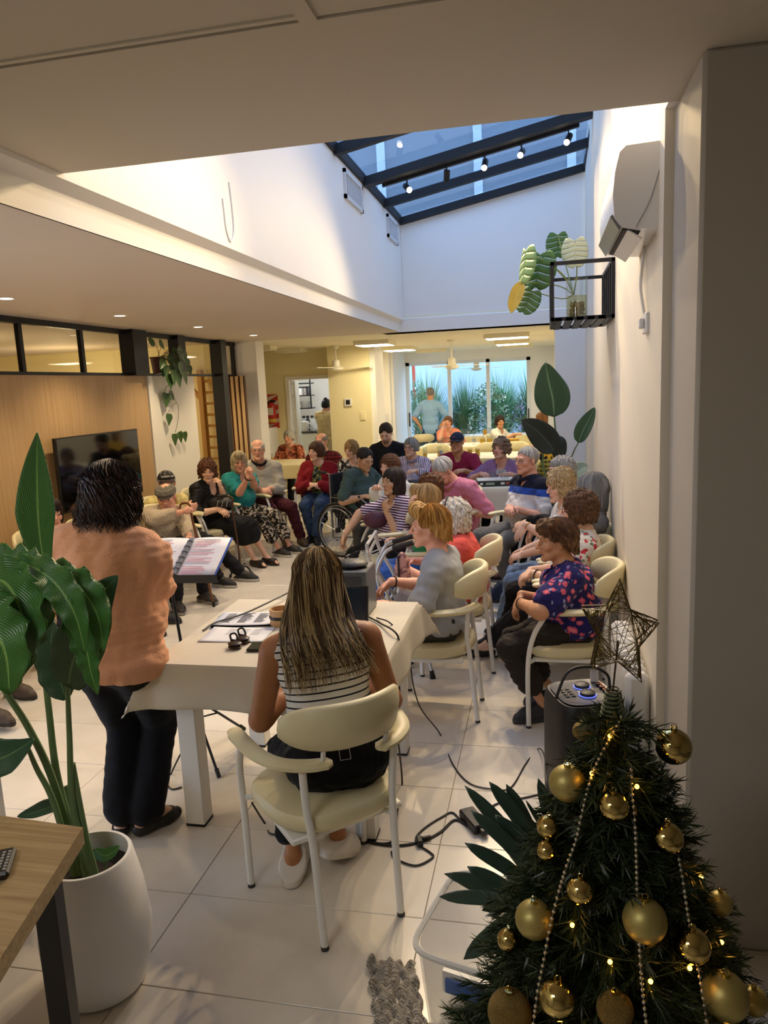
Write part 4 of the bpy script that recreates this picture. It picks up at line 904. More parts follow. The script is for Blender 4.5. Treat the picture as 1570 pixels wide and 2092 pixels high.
# ------------------------------------------------------------------ chairs
VINYL = M('cream_vinyl', '#d9cfa6', 0.42, noise=0.04, nscale=5, bump=0.06, bscale=160)
TUBE = M('white_tube', '#e4e3de', 0.35)
FERR = M('dark_ferrule', '#33312e', 0.6)
def rounded(cx, cy, a, b, n=28, p=2.7):
    return [(cx + a * math.copysign(abs(math.cos(t)) ** (2 / p), math.cos(t)), cy + b * math.copysign(abs(math.sin(t)) ** (2 / p), math.sin(t))) for t in [2 * PI * k / n for k in range(n)]]
def make_chair():
    t = thing('dining_armchair', 'x', 'chair')
    m = MB(); n = 28
    for z, sc_ in ((0.385, 0.86), (0.392, 0.95), (0.41, 1.0), (0.435, 1.0), (0.45, 0.95), (0.456, 0.80)):
        for x, y in rounded(0, 0.015, 0.245 * sc_, 0.235 * sc_, n): m.v.append((x * (1 + 0.10 * y / 0.25), y, z + 0.006 * (y / 0.25) ** 2))
    for i in range(5): m.f += [(i * n + k, i * n + (k + 1) % n, (i + 1) * n + (k + 1) % n, (i + 1) * n + k) for k in range(n)]
    m.f += [tuple(range(n))[::-1], tuple(5 * n + k for k in range(n))]; m.build('seat', VINYL, t, world=False)
    MB().box((-0.215, -0.17, 0.362), (0.215, 0.19, 0.386), bev=0.006).build('seat_frame', TUBE, t, world=False)
    for sx in (-1, 1):
        m = MB(); m.tube(catmull([(sx * 0.245, 0.215, 0.012), (sx * 0.25, 0.215, 0.35), (sx * 0.262, 0.185, 0.52), (sx * 0.268, 0.12, 0.645)], 5), 0.0135, 10); m.tube([(sx * 0.245, 0.2, 0.375), (sx * 0.19, 0.17, 0.375)], 0.011, 6); o = m.build('leg', TUBE, t, world=False)
        MB().tube([(sx * 0.245, 0.215, 0.0), (sx * 0.245, 0.215, 0.014)], 0.0145, 10).build('foot_cap', FERR, o, world=False)
        m = MB(); m.tube(catmull([(sx * 0.150, -0.235, 0.012), (sx * 0.155, -0.205, 0.35), (sx * 0.165, -0.19, 0.5), (sx * 0.175, -0.20, 0.645)], 5), 0.0135, 10); m.tube([(sx * 0.157, -0.2, 0.375), (sx * 0.14, -0.15, 0.375)], 0.011, 6); o = m.build('leg', TUBE, t, world=False)
        MB().tube([(sx * 0.150, -0.236, 0.0), (sx * 0.150, -0.235, 0.014)], 0.0145, 10).build('foot_cap', FERR, o, world=False)
        pts = catmull([(sx * 0.272, 0.195, 0.655), (sx * 0.280, 0.10, 0.66), (sx * 0.272, -0.04, 0.66), (sx * 0.235, -0.15, 0.66), (sx * 0.165, -0.215, 0.66), (sx * 0.085, -0.245, 0.66)], 5); k = len(pts)
        MB().tube(pts, [0.014] + [0.028] * 2 + [0.032] * (k - 6) + [0.030] * 2 + [0.014], 10, flat=0.55, upv=(0, 0, 1)).build('armrest', VINYL, t, world=False)
        MB().tube([(sx * 0.115, -0.235, 0.665), (sx * 0.118, -0.25, 0.71)], 0.009, 6).build('back_post', TUBE, t, world=False)
    m = MB(); rows = []
    for i in range(25):
        a = -1.12 + 2.24 * i / 24; e = 1 - (abs(a) / 1.12) ** 4 * 0.55; r0_ = 0.245; cy = -0.03; ring = []
        for (dr, dz) in ((-0.016, -0.070), (-0.022, 0.0), (-0.016, 0.075), (0.0, 0.088), (0.018, 0.075), (0.026, 0.0), (0.018, -0.07), (0.0, -0.080)):
            zz = 0.772 + dz * e + 0.012 * math.cos(a); tilt = -0.10 * dz; ring.append(((r0_ + dr * (0.4 + 0.6 * e)) * math.sin(a) * 0.98, cy - (r0_ + dr * (0.4 + 0.6 * e) + 0.0) * math.cos(a) + tilt, zz))
        rows.append(ring)
    v = [p for r in rows for p in r]; f = [(i * 8 + k, i * 8 + (k + 1) % 8, (i + 1) * 8 + (k + 1) % 8, (i + 1) * 8 + k) for i in range(24) for k in range(8)] + [tuple(range(8))[::-1], tuple(24 * 8 + k for k in range(8))]
    m.add(v, f); m.build('backrest', VINYL, t, world=False, sharp=75)
    return t
chair0 = make_chair(); _cn = [0]
def chair(x, y, yaw, label, group='cream armchairs of the hall'):
    o = chair0 if _cn[0] == 0 else copy_tree(chair0); _cn[0] += 1
    o.location = (x, y, 0); o.rotation_euler = (0, 0, math.radians(yaw - 90)); o['label'] = label; o['group'] = group; return o
def H(px, py, Y): return P(px, py, Y=Y)
K = attr_cloth
def ch_back(c, yaw, d=0.06): f = yawv(yaw); return (c[0] - f[0] * d, c[1] - f[1] * d)

# ------------------------------------------------------------------ people
BLK = K('black_cloth', '#17171b'); DNAVY = K('dark_navy_cloth', '#1b1e2b'); JEANS = K('jeans', '#33486a', 'heather'); GREYC = K('charcoal_cloth', '#3a3833', 'heather')
def sit(label, head, hyaw, cx, cy, yaw, chairlab=None, cyaw=None, pz=0.545, d=0.05, lean=0.07, **kw):
    f = yawv(yaw); pv = (head[0] - f[0] * lean, head[1] - f[1] * lean, pz); cx, cy = pv[0] + f[0] * d, pv[1] + f[1] * d
    if chairlab: chair(cx, cy, cyaw if cyaw is not None else yaw, chairlab)
    return person(label, head, hyaw, pv, yaw, **kw)
GV = globals()
# near right row
p_floral = sit('seated woman in a navy blouse with pink flowers and black capri trousers, brown short hair', H(1137, 1106, 4.12), 192, 0.14, 4.12, 180, 'cream armchair nearest the right wall, under the woman in the navy flowered blouse', lean=0.11, S=0.94, skin='tan', fat=0.055, bust=0.02, jowl=1.0, nose=1.15, pitch=4,
    hair=dict(t=0.02, len=0.06, line=0.052, bangs=0.05, curl=0.004, face=0.062, cut=(-0.005, 0.75), ears=1), haircol='#4d3524', hc2='#7a5638', top=dict(mat=K('navy_floral', '#24215c', 'floral', '#c9586f', '#8f8fb8', '#e07a8a', sc_=2.0), sleeve=0.36, flare=0.02, i=0.016, neck=0.06, hem=-0.10, name='blouse'),
    bottom=dict(mat=K('capri_cloth', '#2d2823'), upto=0.80, flare=0.016, i=0.016), shoes=dict(col='#23242c', sole='#3a3a3e'), legs=True, seed=1,
    hands=dict(L=dict(w=H(1064, 1232, 4.0), d=(0.3, 0.3, -0.5), curl=0.5, pole=(0.15, -1, -0.12)), R=dict(w=H(1066, 1215, 4.2), d=(-0.3, 0.3, -0.5), curl=0.5)), feet=dict(L=dict(w=(-0.02, 3.98), yaw=200), R=dict(w=(0.04, 4.16), yaw=175)))
p_brg = sit('seated woman in a white blouse with red flowers and glasses, brown bobbed hair', H(1182, 1043, 4.75), 172, 0.15, 4.75, 178, 'cream armchair by the right wall under the woman in the red and white flowered blouse', lean=-0.03, S=0.95, skin='fair', fat=0.03, bust=0.01, glasses='#6b4a3a',
    hair=dict(t=0.024, len=0.075, line=0.055, curl=0.004, face=0.055, puff=0.006), haircol='#4a3222', hc2='#6f4d33', top=dict(mat=K('white_floral', '#dcd3c6', 'floral', '#c2333a', '#6d8a62', '#d9555a', sc_=2.0), sleeve=0.5, flare=0.012, name='blouse'), bottom=dict(mat=K('black_crepe', '#1d1b1c'), flare=0.022, upto=0.86),
    shoes=dict(kind='flat', col='#19181a', sole='#19181a'), legs=True, seed=2, hands=dict(L=dict(w=H(1090, 1172, 4.55), d=(0.4, 0.5, -0.3)), R=dict(w=H(1085, 1165, 4.72), d=(-0.4, 0.5, -0.3))), feet=dict(L=dict(w=(-0.40, 4.93), yaw=185), R=dict(w=(-0.25, 5.02), yaw=185)))
p_gbob = sit('seated woman with a straight grey bob in a grey sleeveless top by the right wall', H(1207, 1003, 5.22), 176, 0.22, 5.35, 178, 'cream armchair by the right wall under the woman with the grey bob', lean=-0.10, S=1.0, skin='fair', fat=0.02,
    hair=dict(t=0.016, len=0.135, line=0.055, flare=0.012, face=0.054, part=0.01), haircol='#6a6864', hc2='#a09d98', top=dict(mat=K('grey_knit', '#7c7873', 'heather'), sleeve=0.1), bottom=dict(mat=K('light_denim', '#7f97b4', 'heather'), upto=0.9), shoes=dict(col='#2a2a30'), seed=3,
    hands=dict(L=dict(p=(-0.08, 0.36, 0.66)), R=dict(p=(0.08, 0.36, 0.66))), feet=dict(L=dict(p=(-0.1, 0.5)), R=dict(p=(0.1, 0.48))))
p_bld = sit('seated woman with wavy blond hair in a white blouse, hands crossed over her knee', H(1146, 994, 5.7), 205, 0.05, 5.85, 195, 'cream armchair under the woman with the wavy blond hair', S=0.98, skin='fair', fat=0.02, pitch=8,
    hair=dict(t=0.022, len=0.07, line=0.058, curl=0.005, face=0.060, puff=0.01), haircol='#b08d5c', hc2='#e0c28e', top=dict(mat=K('white_cotton', '#dcd9d3'), sleeve=0.5, name='blouse'), bottom=dict(mat=K('navy_cotton', '#252d45')), shoes=dict(col='#23252f', sole='#cfd0d0', lace='#b07068'), seed=4,
    hands=dict(L=dict(w=H(1075, 1072, 5.55), d=(0.1, 0.5, -0.7), curl=0.3), R=dict(w=H(1092, 1078, 5.6), d=(0.0, 0.4, -0.7), curl=0.35)), feet=dict(L=dict(w=(-0.50, 6.0), yaw=185), R=dict(w=(-0.42, 6.2), yaw=185)))
p_ggl = sit('grey-haired seated woman with dark glasses and black cardigan, behind the blond woman', H(1147, 962, 6.35), 195, 0.12, 6.45, 190, 'cream armchair under the woman with grey hair and black cardigan', S=0.98, skin='fair', glasses='#222222',
    hair=dict(t=0.018, len=0.055, line=0.055, curl=0.006), haircol='#8b8985', hc2='#c4c1bb', top=dict(mat=K('black_knit', '#131316', 'heather'), sleeve=0.97, name='cardigan'), bottom=dict(mat=BLK, upto=0.93), shoes=dict(col='#20222c', sole='#c9c7c2', lace='#b07a70'), legs=True, seed=5,
    hands=dict(L=dict(w=H(1082, 1064, 6.0), d=(-0.1, 0.7, -0.4), curl=0.15), R=dict(p=(0.1, 0.36, 0.66))), feet=dict(L=dict(w=(-0.42, 6.75), yaw=185), R=dict(w=(-0.30, 6.5), yaw=190)))
p_polo = sit('seated grey-haired man with glasses in a navy, blue and white polo shirt', H(1077, 941, 6.75), 222, -0.02, 6.95, 215, 'cream armchair under the man in the navy and white polo shirt', lean=0.0, S=1.04, male=True, skin='pink', fat=0.04, glasses='#8a8a8a',
    hair=dict(t=0.008, len=0.0, cut=(0.012, 0.8), line=0.088, face=0.066, ears=1), haircol='#9a9892', hc2='#d0cec8', top=dict(mat=K('polo_blocks', '#d5d2cf', 'blocks', '#2f52a8', '#191d2e', (0.31, 0.37)), sleeve=0.42, i=0.016, name='polo_shirt'), collar=K('navy_rib', '#191d2e'), bottom=dict(mat=K('grey_sweat', '#6f6d6a', 'heather')), shoes=dict(col='#2a2a2e'), seed=6,
    hands=dict(L=dict(w=H(1058, 1040, 6.5), d=(0.7, 0.4, -0.1)), R=dict(w=H(1040, 1036, 6.52), d=(-0.7, 0.4, -0.1))), feet=dict(L=dict(w=(-0.30, 6.42), yaw=225), R=dict(w=(-0.55, 6.55), yaw=225)))
# middle row
p_ging = sit('seated woman with short ginger hair in a pale grey T-shirt beside the near table', H(878, 1077, 4.06), 182, -0.70, 4.08, 176, 'cream armchair under the ginger-haired woman, beside the near table', cyaw=180, S=0.97, skin='pink', fat=0.03, nose=1.05, pitch=3,
    hair=dict(t=0.017, len=0.055, line=0.062, cut=(0.002, 0.85), face=0.064, part=-0.03, bangs=0.062, ears=1), haircol='#a3702f', hc2='#d9a860', top=dict(mat=K('pale_grey_jersey', '#9fa1a4'), sleeve=0.40, flare=0.012, neck=0.035, hem=-0.05, name='t_shirt'), bottom=dict(mat=GREYC), shoes=dict(col='#35332f'), seed=7,
    hands=dict(L=dict(w=H(790, 1236, 3.9), d=(0.2, 0.8, -0.1), curl=0.4), R=dict(w=H(800, 1188, 4.2), d=(-0.1, 0.6, -0.5), curl=0.4)), feet=dict(L=dict(p=(-0.12, 0.42)), R=dict(p=(0.12, 0.4))))
p_coral = sit('seated woman with fluffy white hair and a dark hairband in a coral blouse', H(925, 1056, 4.78), 172, -0.62, 4.78, 180, 'cream armchair under the white-haired woman in the coral blouse', S=0.95, skin='pink', fat=0.035,
    hair=dict(t=0.022, len=0.10, line=0.065, curl=0.006, face=0.055, flare=0.004), haircol='#c9c2b4', hc2='#f0ebe0', top=dict(mat=K('coral_cotton', '#d8584f'), sleeve=0.62, i=0.018, hem=-0.14, name='blouse'), bottom=dict(mat=K('grey_cotton', '#8d8a86')), shoes=dict(col='#2a2a2e'), seed=8,
    hands=dict(L=dict(p=(-0.12, 0.36, 0.68)), R=dict(p=(0.12, 0.36, 0.68))))
W_, R_, s_ = p_coral['W'], p_coral['R'], p_coral['s']
MB().tube([W_(0.094 * math.cos(a), 0.030, 0.03 + 0.110 * math.sin(a)) for a in [-0.5 + 4.14 * k / 20 for k in range(21)]], 0.006, 6, flat=0.7).build('hairband', M('black_band', '#1a1a1c', 0.4), p_coral['root'])
p_ltb = sit('seated woman with a light brown bob in a green top, hand raised to her face', H(868, 1022, 5.45), 188, -0.66, 5.45, 184, 'cream armchair under the woman with the light brown bob', S=0.95, skin='fair', fat=0.03,
    hair=dict(t=0.02, len=0.085, line=0.05, bangs=0.04, face=0.058), haircol='#9a713f', hc2='#cda56a', top=dict(mat=K('green_jersey', '#2d7a4c'), sleeve=0.4, name='t_shirt'), bottom=dict(mat=K('bright_denim', '#3a5fa8', 'heather')), shoes=dict(col='#2a2a2e'), seed=9,
    hands=dict(L=dict(w=H(845, 1046, 5.3), d=(-0.2, 0.2, 0.9), n=(0.3, -0.9, 0), curl=0.7), R=dict(p=(0.1, 0.3, 0.68))))
p_brn = sit('seated woman with wavy brown hair, face turned aside, in front of the man in pink', H(878, 997, 6.1), 165, -0.72, 6.1, 180, 'cream armchair under the woman with wavy brown hair', S=0.95, skin='fair', fat=0.02,
    hair=dict(t=0.022, len=0.10, line=0.055, curl=0.006, face=0.055), haircol='#4d2f1c', hc2='#84542f', top=dict(mat=K('dusty_pink', '#b98a94'), sleeve=0.5), bottom=dict(mat=BLK), shoes=dict(), seed=10)
p_pink = sit('seated white-haired man in a pink polo shirt, head bowed', H(905, 962, 7.0), 232, -0.62, 7.25, 238, 'cream armchair under the man in the pink polo shirt', lean=0.20, S=1.06, male=True, skin='pink', fat=0.05, pitch=32, glasses='#5a5350', bow=0.05,
    hair=dict(t=0.011, len=0.0, cut=(-0.005, 0.75), line=0.082, face=0.066, ears=1), haircol='#b5b2ab', hc2='#e6e3dc', top=dict(mat=K('pink_pique', '#d2819a'), sleeve=0.45, i=0.018, name='polo_shirt'), collar=K('pink_pique', '#d2819a'), bottom=dict(mat=BLK), shoes=dict(), seed=11,
    hands=dict(L=dict(w=H(945, 1044, 6.95), d=(0.6, 0.5, -0.2)), R=dict(p=(0.05, 0.28, 0.70))), feet=dict(L=dict(p=(-0.1, 0.40)), R=dict(p=(0.12, 0.4))))
# centre group
p_pur = sit('seated woman with straight dark hair in a maroon striped top, hand at chin', H(803, 984, 6.2), 234, -1.04, 6.38, 222, 'cream armchair turned to the left under the woman in the striped maroon top', cyaw=200, lean=-0.03, S=0.97, skin='olive', fat=0.005, nose=1.2, jowl=0.1,
    hair=dict(t=0.014, len=0.12, line=0.065, cut=(-0.115, 0.1), face=0.058, flare=0.006), haircol='#1d1614', hc2='#3a2c26', top=dict(mat=K('maroon_stripe', '#55294a', 'hstripe', '#d8d2d6', 0.45, sc_=0.72), sleeve=0.42, neck=0.07, name='striped_top'), bottom=dict(mat=K('track_cloth', '#121216', 'sidestripe', '#d6d6d6'), stripes=(0.5, -1, 0.25), flare=0.022, i=0.018), shoes=dict(col='#111114'), seed=12,
    hands=dict(L=dict(w=H(790, 1046, 6.02), d=(0.15, 0.1, 0.95), n=(0.2, -1, 0.2), curl=1.1, pole=(0.1, -0.3, -1)), R=dict(w=H(706, 1092, 6.06), d=(0.1, 0.3, -0.9), curl=0.5, pole=(-1, -0.2, 0.1))), feet=dict(L=dict(w=(-1.78, 6.35), yaw=200), R=dict(w=(-1.82, 6.6), yaw=195)))
p_wht = sit('seated brown-haired woman in a white blouse, hidden behind the woman in stripes', H(796, 953, 7.25), 240, -1.32, 7.35, 225, 'cream armchair under the woman in the white blouse', S=0.95, skin='fair', fat=0.02,
    hair=dict(t=0.022, len=0.08, line=0.055, curl=0.005), haircol='#4a2f1f', hc2='#7a5034', top=dict(mat=K('white_green_print', '#dcdcd8', 'floral', '#7fb08a', sc_=0.7), sleeve=0.97, i=0.02, name='blouse'), bottom=dict(mat=GREYC), shoes=dict(), seed=13,
    hands=dict(R=dict(w=H(765, 1003, 7.0), d=(-0.6, 0.2, 0.6), curl=0.8), L=dict(p=(-0.1, 0.3, 0.68))))
p_whl = sit('man in a grey-green T-shirt sitting in the wheelchair, looking down', H(746, 938, 8.0), -42, -2.02, 8.1, -25, None, S=1.03, male=True, skin='olive', fat=0.05, pitch=22, pz=0.58,
    hair=dict(t=0.009, len=0.0, cut=(-0.005, 0.7), line=0.105, ears=1, top=1, face=0.068), haircol='#191615', hc2='#332c29', top=dict(mat=K('grey_green_jersey', '#3f5250'), sleeve=0.45, i=0.016, name='t_shirt'), bottom=dict(mat=BLK), shoes=dict(), seed=14,
    hands=dict(R=dict(w=H(765, 1003, 7.85) + V3((-0.1, 0, -0.06)), d=(-0.2, 0.7, 0)), L=dict(p=(-0.2, 0.35, 0.72))), feet=dict(L=dict(p=(-0.1, 0.5, 0.16)), R=dict(p=(0.1, 0.5, 0.16))))
# left arc
p_red = sit('seated woman with short brown hair in a red cardigan over a printed top', H(646, 923, 8.95), -112, -2.66, 9.15, -85, 'cream armchair under the woman in the red cardigan', S=1.0, skin='fair', fat=0.035, bust=0.01,
    hair=dict(t=0.02, len=0.065, line=0.055, face=0.062), haircol='#3c2418', hc2='#64402b', top=dict(mat=K('red_knit', '#7d1420'), sleeve=0.95, i=0.022, hem=-0.14, open=K('dark_print', '#26241f', 'print', '#6d8a56', '#b08a3e', '#3f4a6a'), name='cardigan'), bottom=dict(mat=JEANS), shoes=dict(col='#17171a', sole='#17171a'), seed=15,
    hands=dict(R=dict(p=(0.05, 0.30, 0.72), d=(-0.8, 0.3, -0.1)), L=dict(p=(-0.05, 0.30, 0.71), d=(0.8, 0.3, -0.1))), feet=dict(L=dict(p=(-0.02, 0.40)), R=dict(p=(0.06, 0.30))))
p_tea = sit('seated woman with a blond bob in a teal top, hands at her mouth', H(489, 944, 8.0), -62, -3.48, 8.2, -35, 'cream armchair under the woman in the teal top', S=0.98, skin='pink', fat=0.035, pitch=6, glasses='#a09080', legs=True,
    hair=dict(t=0.018, len=0.11, line=0.055, bangs=0.05, face=0.060), haircol='#a8926c', hc2='#d8c9a4', top=dict(mat=K('teal_jersey', '#2a8a8c'), sleeve=0.42, hem=-0.12, name='t_shirt'), bottom=dict(mat=K('black_cream_print', '#1c1a19', 'print', '#c9bca6', '#1c1a19', '#6d6257', sc_=1.3), upto=0.80, flare=0.02), shoes=dict(col='#2a2624', sole='#cfcac0'), seed=16,
    hands=dict(R=dict(w=H(508, 975, 7.72), d=(-0.2, 0.1, 0.9), n=(-0.7, -0.6, 0.1), curl=0.9, pole=(0.1, -0.2, -1)), L=dict(w=H(516, 975, 7.75), d=(0.2, 0.1, 0.9), n=(0.7, -0.6, 0.1), curl=0.9, pole=(0.2, 0.1, -1))), feet=dict(R=dict(w=(-2.98, 7.93), yaw=-25), L=dict(w=(-2.9, 8.08), yaw=-20)))
p_gsw = sit('seated bald man with glasses in a light grey sweater and maroon trousers', H(527, 919, 8.55), -72, -3.33, 8.9, -60, 'cream armchair under the bald man in the grey sweater', S=1.06, male=True, skin='pink', fat=0.05, glasses='#6a6a6a', pitch=3,
    hair=dict(t=0.006, len=0.0, cut=(-0.01, 0.6), line=0.095, top=0, ears=1), haircol='#c9c4bb', top=dict(mat=K('light_grey_wool', '#a9a59b', 'heather'), sleeve=0.80, i=0.018, name='sweater'), collar=K('black_rib', '#17171b'), bottom=dict(mat=K('maroon_cotton', '#4a1d26')), shoes=dict(col='#4a3a2a', sole='#2a221c'), seed=17,
    hands=dict(R=dict(p=(0.04, 0.34, 0.72), d=(-0.7, 0.5, -0.2)), L=dict(p=(-0.06, 0.34, 0.72), d=(0.7, 0.5, -0.2))), feet=dict(L=dict(w=(-2.92, 8.55), yaw=-55), R=dict(w=(-3.08, 8.45), yaw=-60)))
p_blk = sit('seated woman with curly brown hair in black blouse and skirt, hand at her chin', H(424, 962, 7.35), -62, -3.60, 7.55, -20, 'cream armchair under the woman dressed in black', S=1.0, skin='fair', fat=0.035, legs=True, pitch=8,
    hair=dict(t=0.022, len=0.075, line=0.055, curl=0.009, face=0.060), haircol='#46291a', hc2='#7d4f33', top=dict(mat=K('black_silk', '#121214', rough=0.6), sleeve=0.62, neck=0.08, name='blouse'), bottom=dict(mat=K('black_skirt', '#141416'), kind='skirt', drop=0.30), shoes=dict(kind='sandal', col='#2a1f1a', sole='#3a2c24'), seed=18,
    hands=dict(L=dict(w=H(452, 998, 7.25), d=(0.3, 0.0, 0.9), n=(0.4, -0.8, 0), curl=0.8, pole=(0.3, 0.1, -1)), R=dict(w=H(448, 1040, 7.2), d=(0.1, 0.8, -0.3), curl=0.6)), feet=dict(R=dict(w=(-3.08, 7.42), yaw=-25), L=dict(w=(-2.98, 7.52), yaw=-20)))
p_cap = sit('seated man in a black lettered cap and yellow T-shirt, arms folded', H(341, 987, 6.72), -55, -3.75, 6.95, -20, 'cream armchair under the man in the yellow T-shirt', S=1.03, male=True, skin='pink', fat=0.04, glasses='#77716a',
    hair=dict(t=0.008, len=0.0, cut=(-0.02, 0.6), line=0.07, ears=1), haircol='#a8a49c', hat=baseball_cap('#1b1819', '#2a1a1c', 'WARM UP', '#d9d5d0'), top=dict(mat=K('yellow_jersey', '#d9c885'), sleeve=0.42, i=0.016, name='t_shirt'), bottom=dict(mat=BLK), shoes=dict(col='#1b1b1d', sole='#b5b2ac'), seed=19,
    hands=dict(R=dict(p=(-0.08, 0.25, 0.76), d=(-0.8, 0.1, 0.0), n=(0, -1, 0)), L=dict(p=(0.10, 0.24, 0.73), d=(0.8, 0.1, -0.1), n=(0, -1, 0))), feet=dict(R=dict(w=(-3.13, 6.62), yaw=-15), L=dict(w=(-3.0, 6.85), yaw=-10)))
p_fcp = sit('old man in a grey flat cap and striped shirt holding a wooden cane', H(340, 1015, 6.1), -72, -3.50, 6.25, -25, 'cream armchair under the old man in the flat cap', lean=0.14, S=1.0, male=True, skin='pink', fat=0.02, pitch=14, bow=0.05, jowl=0.2,
    hair=dict(t=0.007, len=0.0, cut=(-0.03, 0.6), line=0.08, ears=1, top=0), haircol='#9d978e', hat=flat_cap('#5d584e'), top=dict(mat=K('beige_stripe', '#bfae95', 'vstripe', '#8f8371', sc_=0.8), sleeve=0.82, i=0.018, name='shirt'), collar=K('beige_stripe', '#bfae95'), bottom=dict(mat=BLK), shoes=dict(col='#2b2724', sole='#8a857c'), seed=20,
    hands=dict(R=dict(w=H(372, 1046, 5.92), d=(0.0, 0.6, 0.25), curl=1.2), L=dict(w=H(388, 1098, 5.9), d=(0.2, 0.8, -0.1), curl=1.1)), feet=dict(R=dict(w=(-3.17, 5.82), yaw=-50), L=dict(w=(-3.05, 6.1), yaw=-30)))
p_hid = sit('seated bald man in a dark jacket, hidden behind the singer, only his shoes showing', (-3.62, 5.55, 1.16), -20, -3.66, 5.55, -8, 'cream armchair hidden behind the singer', S=1.0, male=True, skin='pink', eyes=False,
    hair=dict(t=0.006, len=0.0, cut=(-0.01, 0.6), line=0.09, top=0, ears=1), haircol='#8a857c', top=dict(mat=K('dark_jacket', '#1c1c20'), sleeve=0.97, i=0.02, name='jacket'), bottom=dict(mat=DNAVY, upto=0.9), shoes=dict(col='#141416', sole='#2a2a2c'), legs=True, seed=21, feet=dict(R=dict(w=(-3.12, 5.2), yaw=-15), L=dict(w=(-3.15, 5.5), yaw=-10)))
p_lft = sit('seated woman with dark bobbed hair at the left, mostly behind the tall leaf', H(104, 1052, 5.05), -35, -3.82, 5.05, -15, 'cream armchair at the left behind the big leafy plant', S=0.97, skin='pink',
    hair=dict(t=0.018, len=0.07, line=0.052, bangs=0.045, face=0.060), haircol='#211613', hc2='#3c2a22', top=dict(mat=K('black_white_top', '#1d1d21', 'hstripe', '#c9c5c0', 0.2, sc_=3), sleeve=0.97, name='cardigan'), bottom=dict(mat=DNAVY), shoes=dict(col='#16161a', sole='#cfcac2'), seed=22, feet=dict(R=dict(w=(-3.42, 4.28), yaw=-30), L=dict(w=(-3.30, 4.45), yaw=-20)))
p_edge = sit('seated person in dark trousers at the left edge, one brown shoe showing', (-3.72, 3.85, 1.15), -10, -3.72, 3.85, -12, 'cream armchair at the left edge of the hall', S=0.98, skin='pink', eyes=False,
    hair=dict(t=0.018, len=0.05, line=0.055), haircol='#6a625a', top=dict(mat=K('dark_jacket', '#1c1c20'), sleeve=0.97), bottom=dict(mat=DNAVY), shoes=dict(col='#4a3d33', sole='#2a2420'), seed=23, feet=dict(R=dict(w=(-3.14, 3.52), yaw=-10), L=dict(w=(-3.35, 3.95), yaw=-10)))
# second row at the back
p_pld = sit('seated bald man in a red plaid shirt behind the woman in red', H(657, 903, 10.0), -100, -2.82, 10.15, -95, 'cream armchair under the man in the plaid shirt', S=1.05, male=True, skin='pink', fat=0.03,
    hair=dict(t=0.006, len=0.0, cut=(-0.01, 0.6), line=0.1, top=0, ears=1), haircol='#8d877f', top=dict(mat=K('red_plaid', '#6a1a22', 'plaid', '#1d1416', '#8a3038'), sleeve=0.9, name='shirt'), collar=K('dark_collar', '#1d1416'), bottom=dict(mat=BLK), shoes=dict(), seed=24)
p_bwf = sit('seated woman with short light brown hair in a black and white print blouse', H(718, 920, 9.5), -112, -2.28, 9.6, -90, 'cream armchair under the woman in the black and white print', S=0.95, skin='fair', pitch=8,
    hair=dict(t=0.02, len=0.05, line=0.055, curl=0.005, puff=0.01), haircol='#8a6a42', hc2='#b8945e', top=dict(mat=K('bw_print', '#1b1b1d', 'print', '#cfccc6', '#1b1b1d', '#8a8a8a'), sleeve=0.5, name='blouse'), bottom=dict(mat=BLK), shoes=dict(), seed=25)
p_yng = sit('young bearded man in a black T-shirt looking down at his hands', H(789, 886, 9.6), -92, -1.93, 9.7, -90, 'cream armchair under the young bearded man', S=1.05, male=True, skin='fair', fat=0.01, pitch=22, jowl=0, pz=0.56,
    hair=dict(t=0.012, len=0.0, cut=(0.0, 0.6), line=0.098, face=0.068, ears=1, puff=0.008), haircol='#1f1814', hc2='#3a2e26', top=dict(mat=K('black_tee', '#17181d'), sleeve=0.45, neck=0.02, name='t_shirt'), bottom=dict(mat=BLK), shoes=dict(), seed=26, spk='beard')
p_str = sit('seated person with grey bob and dark glasses in a striped lilac shirt', H(840, 914, 9.3), -108, -1.58, 9.42, -92, 'cream armchair under the person in the striped lilac shirt', S=0.98, skin='fair', fat=0.045, glasses='#18181a', jowl=0.8,
    hair=dict(t=0.016, len=0.05, line=0.06, face=0.064), haircol='#7d7b77', hc2='#b0ada7', top=dict(mat=K('lilac_stripe', '#cdc2cb', 'vstripe', '#94869d', '#5d5878', sc_=1.7), sleeve=0.85, i=0.016, name='shirt'), collar=K('lilac_stripe', '#b9a9b4'), bottom=dict(mat=BLK), shoes=dict(), seed=27,
    hands=dict(R=dict(p=(0.12, 0.42, 0.83), d=(-0.5, 0.8, 0)), L=dict(p=(-0.12, 0.42, 0.83), d=(0.5, 0.8, 0))))
p_nvc = sit('seated man in a navy cap and dark glasses in a crimson T-shirt', H(934, 904, 9.2), -104, -0.98, 9.32, -95, 'cream armchair under the man in the crimson T-shirt', S=1.06, male=True, skin='tan', fat=0.02, glasses='#1b1b1b', jowl=0.4,
    hair=dict(t=0.006, len=0.0, cut=(-0.02, 0.6), line=0.07, ears=1), haircol='#6a655f', hat=baseball_cap('#20283f', '#20283f', 'NL', '#b04a50'), top=dict(mat=K('crimson_jersey', '#8f2440'), sleeve=0.45, i=0.016, name='t_shirt'), bottom=dict(mat=BLK), shoes=dict(), seed=28,
    hands=dict(R=dict(p=(0.14, 0.40, 0.83), d=(-0.6, 0.7, 0)), L=dict(p=(-0.14, 0.40, 0.83), d=(0.6, 0.7, 0))))
